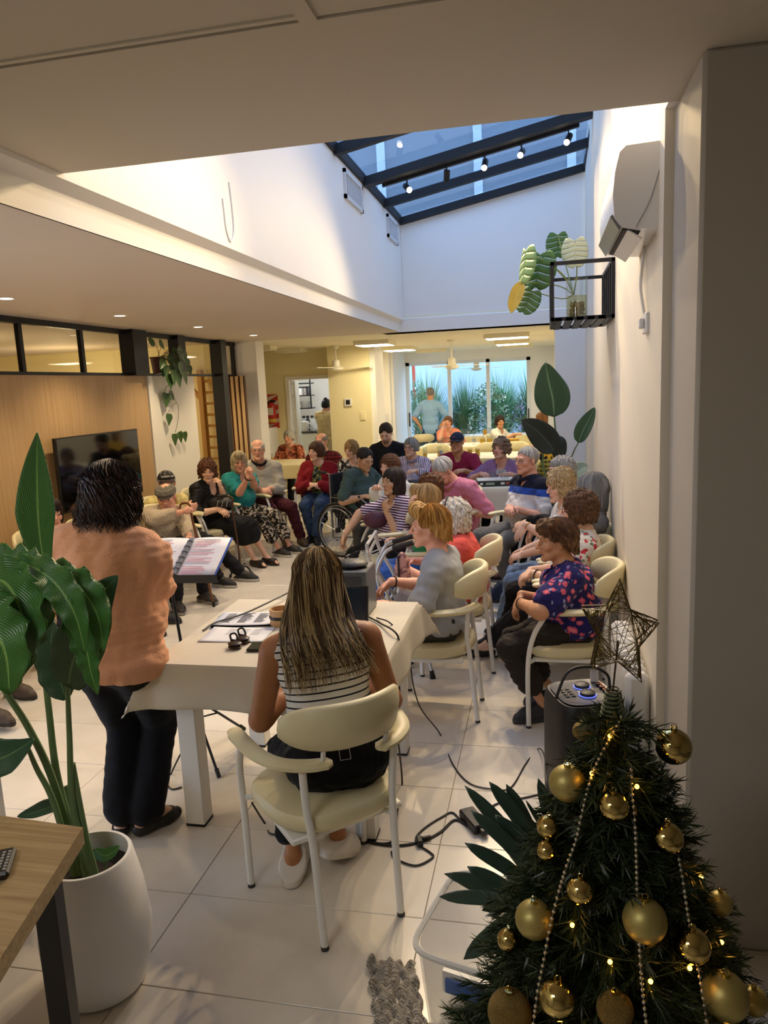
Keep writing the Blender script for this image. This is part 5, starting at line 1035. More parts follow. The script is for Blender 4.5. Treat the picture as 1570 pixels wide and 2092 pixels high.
p_lil = sit('seated woman with curly light brown hair in a lilac top with a name tag', H(1024, 918, 8.75), -116, -0.42, 8.86, -100, 'cream armchair under the woman in the lilac top', S=1.0, skin='pink', fat=0.045, pitch=-6, bust=0.015, jowl=0.8,
    hair=dict(t=0.026, len=0.05, line=0.052, curl=0.010, puff=0.008), haircol='#7a5a44', hc2='#a88668', top=dict(mat=K('lilac_jersey', '#8f6a8c'), sleeve=0.5, i=0.016, name='t_shirt'), bottom=dict(mat=BLK), shoes=dict(), seed=29,
    hands=dict(R=dict(p=(0.16, 0.36, 0.83), d=(-0.6, 0.7, 0)), L=dict(p=(-0.16, 0.36, 0.83), d=(0.6, 0.7, 0))))
# dining room people
p_org = sit('elderly woman with short white hair in an orange patterned blouse at the far left table', H(590, 894, 12.0), -95, -4.02, 12.1, -90, 'cream armchair behind the far left table', S=0.97, skin='pink', fat=0.03,
    hair=dict(t=0.016, len=0.03, line=0.06, cut=(-0.03, 0.3)), haircol='#b9b4aa', hc2='#dcd8cf', top=dict(mat=K('orange_print', '#c06a48', 'print', '#6a3226', '#d99a76', '#8a4a34', sc_=0.8), sleeve=0.5, i=0.016, name='blouse'), bottom=dict(mat=BLK), shoes=dict(), seed=30, hands=dict(R=dict(p=(0.1, 0.3, 0.7)), L=dict(p=(-0.1, 0.3, 0.7))))
p_sal = sit('seated woman in a salmon top, cheek on her hand, by the garden door', H(916, 863, 14.6), -92, -1.93, 14.7, -90, 'cream armchair under the woman in the salmon top', S=1.0, skin='pink', fat=0.04,
    hair=dict(t=0.012, len=0.06, line=0.06), haircol='#6a4a34', top=dict(mat=K('salmon_jersey', '#d98a72'), sleeve=0.45, i=0.016, name='t_shirt'), bottom=dict(mat=BLK), shoes=dict(), seed=31, hands=dict(R=dict(w=H(906, 872, 14.45), d=(-0.2, 0.1, 0.9), curl=0.7, pole=(-0.3, 0, -1)), L=dict(p=(-0.12, 0.3, 0.82))))
p_fwh = sit('seated woman with a dark brown bob in a white top at the far dining table', H(1022, 862, 14.2), -70, -0.83, 14.3, -30, 'cream armchair under the woman in the white top', S=0.97, skin='tan',
    hair=dict(t=0.018, len=0.06, line=0.055), haircol='#2e1d16', top=dict(mat=K('white_cotton', '#dcd9d3'), sleeve=0.6), bottom=dict(mat=BLK), shoes=dict(), seed=32, hands=dict(R=dict(p=(0.02, 0.4, 0.88), d=(0, 0.9, 0.1), curl=0.2), L=dict(p=(-0.12, 0.3, 0.84))))
p_fye = sit('seated young woman with long brown hair in a yellow top, back half turned', H(1106, 856, 13.2), 165, -0.05, 13.3, 195, 'cream armchair under the young woman in the yellow top', S=0.98, skin='fair',
    hair=dict(t=0.014, len=0.17, line=0.06, cut=(-0.17, 0.0), face=0.06), haircol='#5a3a24', hc2='#96683f', top=dict(mat=K('yellow_cotton', '#d9b54a'), sleeve=0.45), bottom=dict(mat=DNAVY), shoes=dict(), seed=33)
p_man = person('standing man in a light blue T-shirt seen from behind, looking out at the garden', H(880, 804, 15.5), 88, H(880, 872, 15.5) * (1, 1, 0) + V3((0, 0, 0.93)), 88, S=1.03, male=True, skin='tan', fat=0.015, stand=True, eyes=False,
    hair=dict(t=0.007, len=0.0, cut=(-0.02, 0.6), line=0.07, ears=1), haircol='#8a8782', top=dict(mat=K('light_blue_jersey', '#93bbe4'), sleeve=0.42, i=0.016, hem=-0.12, name='t_shirt'), bottom=dict(mat=K('blue_jeans', '#34496b', 'heather')), shoes=dict(), seed=34,
    hands=dict(R=dict(p=(0.20, -0.02, 0.98), d=(-0.3, 0.2, -0.9), pole=(1, 0, 0.0)), L=dict(p=(-0.20, -0.02, 0.98), d=(0.3, 0.2, -0.9), pole=(-1, 0, 0.0))), feet=dict(R=dict(p=(0.13, 0.0), yaw=75), L=dict(p=(-0.13, 0.0), yaw=100)))
p_kit = person('kitchen worker with a dark bun in a beige uniform and apron, back turned', H(668, 828, 14.3), 75, H(664, 880, 14.3) * (1, 1, 0) + V3((0, 0, 0.86)), 75, S=0.98, skin='brown', stand=True, fat=0.02, eyes=False, pitch=18,
    hair=dict(t=0.014, len=0.02, line=0.06, cut=(-0.04, 0.4)), haircol='#120f0e', top=dict(mat=K('beige_uniform', '#bfa878'), sleeve=0.5, i=0.018, hem=-0.16, name='uniform_top'), bottom=dict(mat=K('beige_trousers', '#c6b48a'), flare=0.016), shoes=dict(col='#e0ddd6'), seed=35,
    hands=dict(R=dict(p=(0.12, 0.28, 0.95)), L=dict(p=(-0.12, 0.28, 0.95))), feet=dict(R=dict(p=(0.1, 0.0), yaw=75), L=dict(p=(-0.1, 0.02), yaw=80)))
MB().ball(p_kit['W'](0, -0.075, 0.10), 0.042, 12, 8).build('hair_bun', hair_mat('#120f0e'), p_kit['root'])
MB().tube([p_kit['T'](0.12) + p_kit['rr'] * 0.19 * math.cos(a) + p_kit['ff'] * 0.15 * math.sin(a) for a in [2 * PI * k / 24 for k in range(24)]], 0.022, 6, closed=True, flat=1.4, upv=(0, 0, 1)).build('apron_band', K('beige_uniform', '#bfa878'), p_kit['root'])
for x in (-1, 1):
    q = p_kit['T'](0.12) - p_kit['ff'] * 0.165; MB().tube([q, q + p_kit['rr'] * x * 0.06 + V3((0, 0, 0.03)), q + p_kit['rr'] * x * 0.09 - V3((0, 0, 0.03)), q], [0.008, 0.022, 0.022, 0.008], 6).build('apron_bow', K('beige_uniform', '#bfa878'), p_kit['root'])
# the singer
p_sing = person('standing woman seen from behind in a peach sweater and black trousers, dark wavy hair', H(230, 1014, 2.70), 92, (-1.775, 2.68, 0.80), 94, S=0.96, skin='fair', fat=0.050, stand=True, eyes=False, pitch=14, shw=0.18,
    hair=dict(t=0.026, len=0.125, line=0.055, curl=0.003, flare=0.006, back=0.006, face=0.058, cut=(-0.115, 0.0)), haircol='#1c1311', hc2='#3a2721', top=dict(mat=K('peach_knit', '#d8a07c', 'heather', bump=0.6), sleeve=0.80, i=0.034, hem=-0.05, loose=-0.006, name='sweater', rip=(0.0042, 0.12)), bottom=dict(mat=K('black_trousers', '#101116', rough=0.95), i=0.014, flare=0.032, upto=0.96, rip=(0.003, 0.16)), shoes=dict(kind='flat', col='#1d1b1b', sole='#1d1b1b'), legs=True, seed=36,
    hands=dict(R=dict(p=(0.04, 0.34, 1.06), d=(-0.7, 0.5, 0.1), pole=(0.22, -0.1, -1.0)), L=dict(p=(-0.04, 0.32, 1.08), d=(0.7, 0.5, 0.1), pole=(-0.22, -0.1, -1.0))), feet=dict(R=dict(w=(-1.70, 2.68), yaw=60), L=dict(w=(-1.80, 2.66), yaw=100)))
# the woman at the laptop
p_lap = person('seated woman with long streaked hair at the laptop, in a sleeveless striped top, from behind', H(650, 1192, 2.58), 100, (-0.745, 2.43, 0.545), 108, S=1.0, skin='#a8714a', fat=0.02, eyes=False, pitch=18, legs=True, shw=0.175,
    hair=dict(t=0.013, len=0.09, line=0.05, flare=0.0, face=0.058, cut=(-0.10, 0.0), amp=0.003), haircol='#6f5436', hc2='#b99a6a', top=dict(mat=K('white_black_stripe', '#d5d0c8', 'hstripe', '#1b1b22', 0.24, sc_=0.86), sleeve=0, hem=0.10, i=0.008, name='tank_top', rip=(0.002, 0.1), neck=0.0), bottom=dict(mat=K('black_stretch', '#141417'), i=0.008, flare=0.008, upto=0.90, waist=0.09), shoes=dict(col='#d5cfc4', sole='#cdc6ba', big=1.14), seed=37,
    hands=dict(R=dict(p=(0.10, 0.30, 0.80), d=(-0.4, 0.8, 0), pole=(0.75, -0.45, -0.9)), L=dict(p=(-0.12, 0.28, 0.74), d=(0.4, 0.8, 0), pole=(-0.45, -0.5, -1.0))), feet=dict(L=dict(w=(-0.97, 2.50, 0.085), yaw=100), R=dict(w=(-0.815, 2.60, 0.12), yaw=80, tip=-0.55)))
chair(-0.785, 2.413, 132, 'cream armchair nearest the camera, under the woman at the laptop')
def ends_lap(sx_, cy_, rg):
    T, r_, f_ = p_lap['T'], p_lap['rr'], p_lap['ff']; x = 0.085 * sx_ * (1.15 if cy_ < 0 else 1.5); z = rg.uniform(-0.02, 0.16) + 0.10 * sx_ * 0.4
    return [T(1.02) + r_ * x - f_ * (0.075 if cy_ < 0.2 else 0.02), T(0.86) + r_ * (x * 1.1 + 0.01) - f_ * (0.125 + 0.02 * rg.random()), T(0.60 + z * 0.9) + r_ * (x * 1.15 + 0.025 + rg.uniform(-0.02, 0.02)) - f_ * (0.135 + 0.02 * rg.random())]
strands(p_lap, 520, '#5c4731', '#b1986c', ends_lap, (1.0, 5.28), 0.014, 0.006, 0.0026, 3)
def ends_sing(sx_, cy_, rg):
    T, r_, f_ = p_sing['T'], p_sing['rr'], p_sing['ff']; x = 0.112 * sx_; return [p_sing['W'](0.118 * sx_, -0.02 + 0.115 * cy_, -0.06), p_sing['W'](0.112 * sx_ + rg.uniform(-0.02, 0.02), -0.04 + 0.10 * cy_ + rg.uniform(-0.02, 0.01), -0.115 - rg.uniform(0, 0.05))]
strands(p_sing, 560, '#1d1412', '#38251d', ends_sing, (0.9, 5.38), 0.034, 0.016, 0.0030, 5)
def ends_short(pp, lo):
    return lambda sx_, cy_, rg: [pp['W']((0.092 + 0.004 * rg.random()) * sx_ * 0.97, -0.02 + 0.108 * cy_, 0.032 - 0.5 * lo * max(0.0, -cy_) - 0.02 * rg.random()), pp['W'](0.082 * sx_, -0.022 + 0.104 * cy_, 0.018 - lo * 1.7 * max(0.0, -cy_) - 0.015 * rg.random())]
strands(p_ging, 330, '#93662c', '#c8994f', ends_short(p_ging, 0.06), (0.95, 5.33), 0.018, 0.004, 0.0024, 6)
strands(p_floral, 330, '#432d1f', '#6d4a33', ends_short(p_floral, 0.06), (1.0, 5.28), 0.021, 0.007, 0.0026, 7)
q_ = p_lap['T'](0.0) - p_lap['ff'] * 0.143 + p_lap['rr'] * 0.03 + p_lap['uu'] * 0.045
MB().tube([q_ + p_lap['rr'] * a + p_lap['uu'] * b for a, b in ((-0.018, -0.018), (0.018, -0.018), (0.018, 0.018), (-0.018, 0.018))], 0.0014, 5, closed=True).build('label_patch', M('tag_white', '#dedcd8', 0.5), p_lap['root'])
# ------------------------------------------------------------------ things
rnd = random.Random(7)
def rz_box(mb, c, sx, sy, z0, z1, deg, bev=0.0):
    a = math.radians(deg); R = np.array([[math.cos(a), -math.sin(a), 0], [math.sin(a), math.cos(a), 0], [0, 0, 1]])
    return mb.box((-sx / 2, -sy / 2, z0), (sx / 2, sy / 2, z1), bev, R, (c[0], c[1], 0))
def drape(x0, x1, y0, y1, z, over, mat, label, cat='tablecloth', n=44, ripple=0.012, seed=1, group=None, flare=0.10):
    rng = random.Random(seed); ph = [rng.uniform(0, 6) for _ in range(4)]
    k_ = 11; us, vs_ = [np.concatenate([np.linspace(a - over, a, k_)[:-1], np.linspace(a, b, n - 2 * k_ + 2), np.linspace(b, b + over, k_)[1:]]) for a, b in ((x0, x1), (y0, y1))]; rows = []
    for u in us:
        r = []
        for v in vs_:
            dx = max(x0 - u, 0, u - x1); dy = max(y0 - v, 0, v - y1); sx = -1 if u < x0 else 1; sy = -1 if v < y0 else 1; m_ = (dx ** 5 + dy ** 5) ** 0.2; q = dx * dy / m_ if m_ > 0 else 0
            x = min(max(u, x0 - 0.004), x1 + 0.004); y = min(max(v, y0 - 0.004), y1 + 0.004); k = m_ / over
            w1 = ripple * k * math.sin(v * 14 + ph[0]) if dx > dy else 0; w2 = ripple * k * math.sin(u * 13 + ph[1]) if dy >= dx and dy > 0 else 0
            x += sx * (flare * dx + 0.5 * q + w1 + (0.006 if dx > 0 else 0)); y += sy * (flare * dy + 0.5 * q + w2 + (0.006 if dy > 0 else 0))
            r.append((x, y, z - 0.985 * m_ + (0.05 * q)))
        rows.append(r)
    o = MB().grid(rows).build('tablecloth', mat, None, solid=0.002); return tag(o, label, cat, group)
def table(label, x0, x1, y0, y1, z=0.765, leg=0.085, mat=None, group=None, black_foot=True):
    mat = mat or M('white_table', '#dedbd2', 0.45); t = thing('table', label, 'table', ((x0 + x1) / 2, (y0 + y1) / 2, 0), 0, group)
    MB().box((x0, y0, z - 0.035), (x1, y1, z), bev=0.004).build('tabletop', mat, t, smooth=False)
    for a in (x0 + 0.05, x1 - 0.05 - leg):
        for b in (y0 + 0.05, y1 - 0.05 - leg):
            l = MB().box((a, b, 0.008), (a + leg, b + leg, z - 0.035), bev=0.003).build('leg', mat, t, smooth=False)
            if black_foot: MB().box((a - 0.001, b - 0.001, 0), (a + leg + 0.001, b + leg + 0.001, 0.012)).build('foot_pad', M('black_rubber', '#141414', 0.7), l, smooth=False)
    return t
CLOTH_NEAR = M('cream_tablecloth', '#d6cdb8', 0.8, noise=0.03, nscale=30, bump=0.25, bscale=260)
def sheet(at, w_, h_, deg, label, lines=(), col='#dedee2', z=0.0, curl=0.004, grp=None, ink='#4a4a52'):
    """a printed sheet lying on a table"""
    a = math.radians(deg); ux, uy = V3((math.cos(a), math.sin(a), 0)), V3((-math.sin(a), math.cos(a), 0)); o = V3(at)
    rows = [[o + ux * (w_ * (i / 8 - 0.5)) + uy * (h_ * (j / 8 - 0.5)) + V3((0, 0, 0.0008 + curl * ((i / 4 - 1) ** 2) * ((j / 4 - 1) ** 2))) for j in range(9)] for i in range(9)]
    s_ = MB().grid(rows).build('paper_sheet', M('paper_' + col.strip('#'), col, 0.75), None, solid=0.0006); tag(s_, label, 'paper', grp)
    m = MB()
    for (u, v, l, t) in lines:
        p = o + ux * (w_ * (u - 0.5)) + uy * (h_ * (v - 0.5)) + V3((0, 0, 0.0022)); m.prism([p, p + ux * l * w_, p + ux * l * w_ + uy * t, p + uy * t], (0, 0, 0), (0, 0, 0.0003))
    if lines: m.build('printed_lines', M('ink_' + ink.strip('#'), ink, 0.8), s_, smooth=False)
    return s_
GLS = MGLASS('drinking_glass', (0.93, 0.95, 0.95), refl=1.0)
def tumbler(at, r, h, label, fill=0.0, fcol='#dfe6e4', grp=None):
    t = thing('drinking_glass', label, 'glass', at, 0, grp); m = MB(); m.lathe([(0.0, 0.0), (r * 0.9, 0.0), (r, h), (r * 0.93, h), (r * 0.84, 0.008), (0.0, 0.008)], at, 20, caps=False); m.build('glass_body', GLS, t)
    if fill:
        water = fcol == '#dfe6e4'
        MB().lathe([(0, 0.009), (r * 0.83, 0.009), (r * (0.83 + 0.08 * fill), h * fill), (0, h * fill)], at, 20, caps=False).build('water' if water else 'juice', MGLASS('water', (0.86, 0.9, 0.9), 0.8) if water else M('juice_' + fcol.strip('#'), fcol, 0.25), t)
    return t
# ---- near table
table('white table with square legs nearest the camera, under the cream cloth', -1.60, -0.65, 2.70, 3.62)
drape(-1.61, -0.64, 2.69, 3.63, 0.769, 0.19, CLOTH_NEAR, 'cream cloth over the near table with the laptop', seed=3, flare=0.06)
TZ = 0.772
txt = [(0.12 + 0.27 * c, 0.86 - 0.055 * k, 0.12 + 0.08 * rnd.random(), 0.004) for c in range(3) for k in range(13)]
def T_(px, py, z=TZ): return P(px, py, Z=z)
sheet(T_(505, 1264), 0.30, 0.21, 6, 'stack of printed lyric sheets farther from the camera on the near table', txt, z=0.01)
for k in range(1, 4): sheet(T_(503 - k, 1266) + V3((0.004 * k, -0.006 * k, -0.0006)), 0.30, 0.21, 6 + 2 * k, ['', 'second sheet of the far paper stack on the near table, peeping out below', 'third sheet of the far paper stack on the near table', 'bottom sheet of the far paper stack on the near table'][k], curl=0.0)
sheet(T_(485, 1297), 0.30, 0.20, 3, 'single printed sheet nearer the castanets on the near table', [(0.3 + 0.2 * c, 0.86 - 0.09 * k, 0.13, 0.003) for c in range(3) for k in range(5)], ink='#9a9aa2', col='#e4e4e6')
for k, (px, py, lb) in enumerate([(481, 1324, 'dark wooden castanet with a black cord, nearer the table edge'), (497, 1313, 'dark wooden castanet with a black cord, behind the other one')]):
    p = T_(px, py); t = thing('castanet', lb, 'castanet', p, 0, 'castanets beside the phone'); cw = M('dark_wood', '#3a2a20', 0.3)
    for dz in (0.008, 0.021): MB().ball(p + V3((0, 0, dz)), (0.032, 0.028, 0.0085), 16, 8).build('shell', cw, t)
    MB().tube(catmull([p + V3((-0.02, 0.02, 0.014)), p + V3((-0.035, 0.035, 0.045)), p + V3((-0.015, 0.045, 0.05)), p + V3((0.0, 0.03, 0.025)), p + V3((-0.03, 0.02, 0.03))], 5), 0.0045, 6).build('cord', M('black_cord', '#1a1817', 0.8), t)
t = thing('smartphone', 'black smartphone lying on the near table', 'phone', T_(527, 1324)); p = T_(527, 1324)
rz_box(MB(), p, 0.075, 0.10, p[2] + 0.003, p[2] + 0.012, 4, 0.004).build('phone_case', M('phone_black', '#16181a', 0.3), t, smooth=False); rz_box(MB(), p, 0.068, 0.093, p[2] + 0.012, p[2] + 0.0125, 4).build('screen', M('phone_screen', '#2a332c', 0.08), t, smooth=False)
p = T_(572, 1278) + V3((0, 0.03, 0)); t = thing('tambourine', 'small wooden hand drum ring standing beside the laptop', 'drum', p)
wr_ = MWOOD('pale_wood', '#c9a272', '#b58c5b', 2, 2)
MB().lathe([(0.046, 0.0), (0.055, 0.0), (0.055, 0.075), (0.046, 0.075), (0.046, 0.0)], p, 28, caps=False).build('ring', wr_, t); MB().lathe([(0.0555, 0.03), (0.058, 0.034), (0.058, 0.042), (0.0555, 0.046)], p, 28, caps=False).build('band', M('black_band', '#1a1a1c', 0.4), t)
# laptop
lp = thing('laptop', 'black laptop with a lit music player on its screen on the near table', 'laptop', (-0.93, 2.98, TZ)); MB().box((-1.10, 2.80, TZ), (-0.76, 3.03, TZ + 0.016), bev=0.004).build('keyboard_base', M('laptop_black', '#1a1b1f', 0.4), lp, smooth=False)
sa = math.radians(14); su = V3((0, math.sin(sa), math.cos(sa))); so = V3((-1.10, 3.03, TZ + 0.012)); sx_ = V3((1, 0, 0)); sn = np.cross(sx_, su)
scr = MB().prism([so, so + sx_ * 0.34, so + sx_ * 0.34 + su * 0.225, so + su * 0.225], (0, 0, 0), -sn * 0.010).build('screen_lid', M('laptop_black', '#1a1b1f', 0.4), lp, smooth=False)
MB().prism([so + sx_ * 0.008 + su * 0.012, so + sx_ * 0.332 + su * 0.012, so + sx_ * 0.332 + su * 0.217, so + sx_ * 0.008 + su * 0.217], sn * 0.0002, sn * 0.0010).build('display', M('display_dark', '#0a0c12', 0.15, emit='#1a2130', estr=0.25), scr, smooth=False)
MB().prism([so + sx_ * 0.012 + su * 0.014, so + sx_ * 0.10 + su * 0.014, so + sx_ * 0.10 + su * 0.026, so + sx_ * 0.012 + su * 0.026], sn * 0.0012, sn * 0.0018).build('taskbar', M('display_blue', '#8fc6e8', 0.3, emit='#8fc6e8', estr=0.8), scr, smooth=False)
m = MB(); c_ = so + sx_ * 0.062 + su * 0.098 + sn * 0.0015
for dx in (0.0, 0.02): m.tube([c_ + sx_ * (dx - 0.004 + 0.005 * math.cos(a)) + su * (0.0045 * math.sin(a)) for a in [2 * PI * k / 8 for k in range(9)]], 0.0022, 5); m.tube([c_ + sx_ * dx, c_ + sx_ * dx + su * 0.028], 0.0012, 5)
m.tube([c_ + su * 0.028, c_ + sx_ * 0.02 + su * 0.031], 0.0026, 5); m.build('music_note', M('display_white', '#e8eef6', 0.3, emit='#e8eef6', estr=0.8), scr)
# bottle, glass, grey amplifier
p = T_(748, 1236) + V3((0, 0.02, 0)); t = thing('water_bottle', 'tall clear glass bottle half full of cloudy water on the near table', 'bottle', p)
prof = [(0.0, 0.0), (0.040, 0.0), (0.043, 0.006), (0.043, 0.10), (0.040, 0.135), (0.042, 0.165), (0.036, 0.20), (0.022, 0.235), (0.019, 0.25), (0.019, 0.262), (0.022, 0.264), (0.022, 0.274), (0.016, 0.274)]
MB().lathe(prof, p, 28, caps=False).build('glass_body', M('bottle_glass', '#d6d6ca', 0.12, alpha=0.32, spec=0.7), t); MB().lathe([(0, 0.004), (0.0405, 0.006), (0.0405, 0.115), (0, 0.115)], p, 28, caps=False).build('cloudy_water', M('cloudy_water', '#cbc8b0', 0.2, alpha=0.75), t)
tumbler(T_(740, 1283), 0.034, 0.125, 'clear drinking glass with some water beside the bottle on the near table', 0.42)
bx0 = P(672, 1245, Y=3.42); am = thing('amplifier', 'grey metal amplifier box with two small lights behind the laptop', 'amplifier', (-0.99, 3.46, TZ))
b0 = MB().box((-1.12, 3.36, TZ), (-0.835, 3.56, TZ + 0.225), bev=0.006).build('case', M('grey_metal', '#77797a', 0.35, metal=0.6), am, smooth=False)
for k in range(9): MB().box((-1.08, 3.357, TZ + 0.105 + k * 0.011), (-0.86, 3.36, TZ + 0.110 + k * 0.011)).build('grille_slat', M('grey_metal_dark', '#4a4c4e', 0.4, metal=0.5), b0, smooth=False)
for x in (-0.885, -0.862): MB().ball((x, 3.357, TZ + 0.075), 0.0055, 10, 6).build('indicator', M('indicator_white', '#f2f2e8', 0.3, emit='#fff6d8', estr=2.0), am)
po = MB().ball((-0.93, 3.45, TZ + 0.24), (0.085, 0.07, 0.024), 18, 8).build('pouch', M('black_leather', '#1d1c1e', 0.5, bump=0.3, bscale=40)); tag(po, 'flat black pouch lying on the grey amplifier box', 'pouch')
def cable(name, pts, r, label, colr='#121214', z=None):
    o = MB().tube(catmull(pts, 8), r, 6).build(name, M('cable_' + colr.strip('#'), colr, 0.5)); return tag(o, label, 'cable')
fz = 0.005
def G(px, py, z=fz): return P(px, py, Z=z)
cable('cable', [G(858, 1650), G(950, 1700) if 0 else T_(742, 1255, TZ + 0.006), T_(775, 1272, TZ + 0.007), T_(800, 1300, TZ + 0.006) + V3((0.03, 0, 0)), P(812, 1360, Y=3.3), P(818, 1420, Y=3.3)][1:], 0.0045, 'thick black cable running over the right edge of the near table cloth')
cable('cable', [T_(770, 1262, TZ + 0.005), T_(800, 1275, TZ + 0.005), P(832, 1320, Y=3.48), P(845, 1400, Y=3.52), P(862, 1450, Y=3.55), G(900, 1500), G(925, 1560), G(960, 1600), G(1010, 1612), G(1045, 1608), G(1075, 1560), G(1100, 1530), P(1113, 1545, Y=3.1), P(1118, 1600, Y=2.75), (0.02, 2.7, 0.1)], 0.0035, 'thin black cable from the near table across the floor to the party speaker')
cable('cable', [P(800, 1440, Y=3.2), P(812, 1500, Y=3.1), G(822, 1600), G(812, 1660), G(800, 1720), G(720, 1712), G(640, 1690), G(560, 1705), G(540, 1680), P(515, 1640, Y=2.7)], 0.0045, 'black cable trailing down from the near table and past the chair legs')
cable('cable', [G(720, 1714), G(800, 1727), G(858, 1720), G(900, 1700), G(930, 1675), G(960, 1690)], 0.0055, 'thick black cable on the floor running to the power adapter')
cable('cable', [G(858, 1728), G(850, 1712), G(870, 1690), G(905, 1668), G(925, 1660), G(945, 1680)], 0.004, 'black cable loop rising beside the plug on the floor')
cable('cable', [G(858, 1728), G(880, 1742), G(884, 1752), G(850, 1768), G(810, 1755), G(800, 1740)], 0.004, 'black cable loop nearest the camera beside the plug on the floor')
cable('cable', [G(985, 1660), G(1020, 1640), G(1060, 1632), G(1110, 1620), G(1150, 1600)], 0.004, 'thin black cable running from the adapter towards the christmas tree')
cable('cable', [P(400, 1435, Y=3.2) + V3((0, 0, 0.0)), P(396, 1480, Y=3.25), G(350, 1580), G(342, 1600), G(352, 1612), G(372, 1608)], 0.004, 'thin black cable hanging under the near table beside the front left leg')
cable('cable', [T_(415, 1288, TZ + 0.004), T_(440, 1272, TZ + 0.012), T_(500, 1253, TZ + 0.012), T_(560, 1225, TZ + 0.03), T_(600, 1205, TZ + 0.03)], 0.005, 'black cable curving over the lyric sheets on the near table')
cable('cable', [P(300, 1190, Y=3.6), P(312, 1250, Y=3.6), P(326, 1310, Y=3.5), P(332, 1345, Y=3.4)], 0.004, 'black cable hanging between the singer and the near table')
t = thing('power_adapter', 'black power adapter brick lying on the floor', 'adapter', (-0.31, 2.93, 0)); rz_box(MB(), (-0.31, 2.93), 0.07, 0.15, 0.0, 0.04, 32, 0.006).build('brick', M('adapter_black', '#1a1a1d', 0.45), t, smooth=False); rz_box(MB(), (-0.262, 2.852), 0.03, 0.03, 0.01, 0.03, 32, 0.004).build('cable_boot', M('adapter_black', '#1a1a1d', 0.45), t, smooth=False)
p = G(858, 1725, 0.0); t = thing('power_plug', 'small black plug connector on the floor among the cable loops', 'plug', p); rz_box(MB(), p, 0.025, 0.05, 0.0, 0.028, 20, 0.005).build('plug_body', M('adapter_black', '#1a1a1d', 0.45), t, smooth=False); MB().tube([p + V3((0.01, 0.02, 0.015)), p + V3((0.04, 0.04, 0.012))], 0.008, 8).build('connector', M('adapter_black', '#1a1a1d', 0.45), t)
# ---- music stand with open folder
sp = V3((-1.80, 3.36, 0)); ms = thing('music_stand', 'black folding music stand with tripod feet in front of the singer', 'music stand', sp)
BM = M('stand_black', '#141416', 0.45, metal=0.3)
for f_ in ((-2.06, 3.22), (-1.585, 3.16), (-1.66, 3.66)):
    l = MB().tube([(-1.80, 3.36, 0.33), (f_[0], f_[1], 0.012)], 0.007, 6).build('leg', BM, ms); MB().tube([V3((f_[0], f_[1], 0.014)) + unit(V3((f_[0] + 1.8, f_[1] - 3.36, -0.33))) * d_ for d_ in (-0.03, 0.012)], 0.011, 8).build('rubber_foot', M('black_rubber', '#141414', 0.7), l)
    MB().tube([(-1.80, 3.36, 0.20), V3((-1.80, 3.36, 0.33)) * 0.5 + V3((f_[0], f_[1], 0.012)) * 0.5], 0.005, 6).build('strut', BM, ms)
ta = math.radians(60); du = V3((0.0, math.sin(ta), math.cos(ta))); dr_ = unit(V3((1, 0.06, 0))); dn = np.cross(dr_, du); dc = P(352, 1188, Y=3.26)
MB().tube([(-1.80, 3.36, 0.30), dc - du * 0.02], 0.008, 8).build('pole', BM, ms); MB().tube([(-1.80, 3.36, 0.22), (-1.80, 3.36, 0.62)], 0.011, 8).build('lower_pole', BM, ms); MB().tube([(-1.80, 3.36, 0.60), (-1.80, 3.36, 0.63)], 0.017, 8).build('clamp', BM, ms)
MB().tube([dc - dr_ * 0.02 - du * 0.03, dc + du * 0.24], 0.008, 6).build('desk_spine', BM, ms)
for s_ in (-1, 1):
    MB().tube([dc, dc + dr_ * s_ * 0.21 + du * 0.0], 0.006, 6).build('desk_arm', BM, ms); MB().tube([dc + du * 0.13, dc + dr_ * s_ * 0.2 + du * 0.19], 0.005, 6).build('desk_arm', BM, ms)
    MB().prism([dc + dr_ * s_ * 0.02 - du * 0.012, dc + dr_ * s_ * 0.24 - du * 0.012, dc + dr_ * s_ * 0.24 - du * 0.006, dc + dr_ * s_ * 0.02 - du * 0.006], dn * 0.0, dn * 0.05).build('lip', BM, ms, smooth=False)
fo = thing('song_folder', 'open ring folder with printed song sheets on the music stand', 'folder', dc); oo = dc + dn * 0.012 - du * 0.004
MB().prism([oo - dr_ * 0.215, oo + dr_ * 0.215, oo + dr_ * 0.215 + du * 0.31, oo - dr_ * 0.215 + du * 0.31], -dn * 0.004, dn * 0.0).build('cover', M('blue_folder', '#3f62b4', 0.5), fo, smooth=False)
for s_ in (-1, 1):
    a0 = oo + (dr_ * 0.012 if s_ > 0 else -dr_ * 0.208) + du * 0.006; rows = [[a0 + dr_ * (0.196 * i / 8) + du * (0.297 * j / 4) + dn * (0.003 + 0.007 * math.sin(PI * (i / 8)) ) for j in range(5)] for i in range(9)]
    pg = MB().grid(rows).build('page', M('page_white', '#e3e2e6', 0.7), fo, solid=0.001); m1 = MB(); m2 = MB(); rr_ = random.Random(5 + s_)
    for k in range(21):
        y = 0.275 - k * 0.0125; 
        if k in (5, 10, 15): continue
        l = rr_.uniform(0.45, 0.9); q0 = a0 + dr_ * 0.02 + du * y + dn * 0.0122; (m1 if k % 7 else m2).prism([q0, q0 + dr_ * 0.165 * l, q0 + dr_ * 0.165 * l + du * 0.0035, q0 + du * 0.0035], (0, 0, 0), dn * 0.0004)
    m1.build('red_text_lines', M('ink_red', '#cf7f8c', 0.8), pg, smooth=False); m2.build('grey_text_lines', M('ink_grey', '#8d8d96', 0.8), pg, smooth=False)
MB().prism([oo - dr_ * 0.012, oo + dr_ * 0.012, oo + dr_ * 0.012 + du * 0.3, oo - dr_ * 0.012 + du * 0.3], dn * 0.0005, dn * 0.012).build('binder_strip', M('binder_grey', '#8e9096', 0.4, metal=0.3), fo, smooth=False)
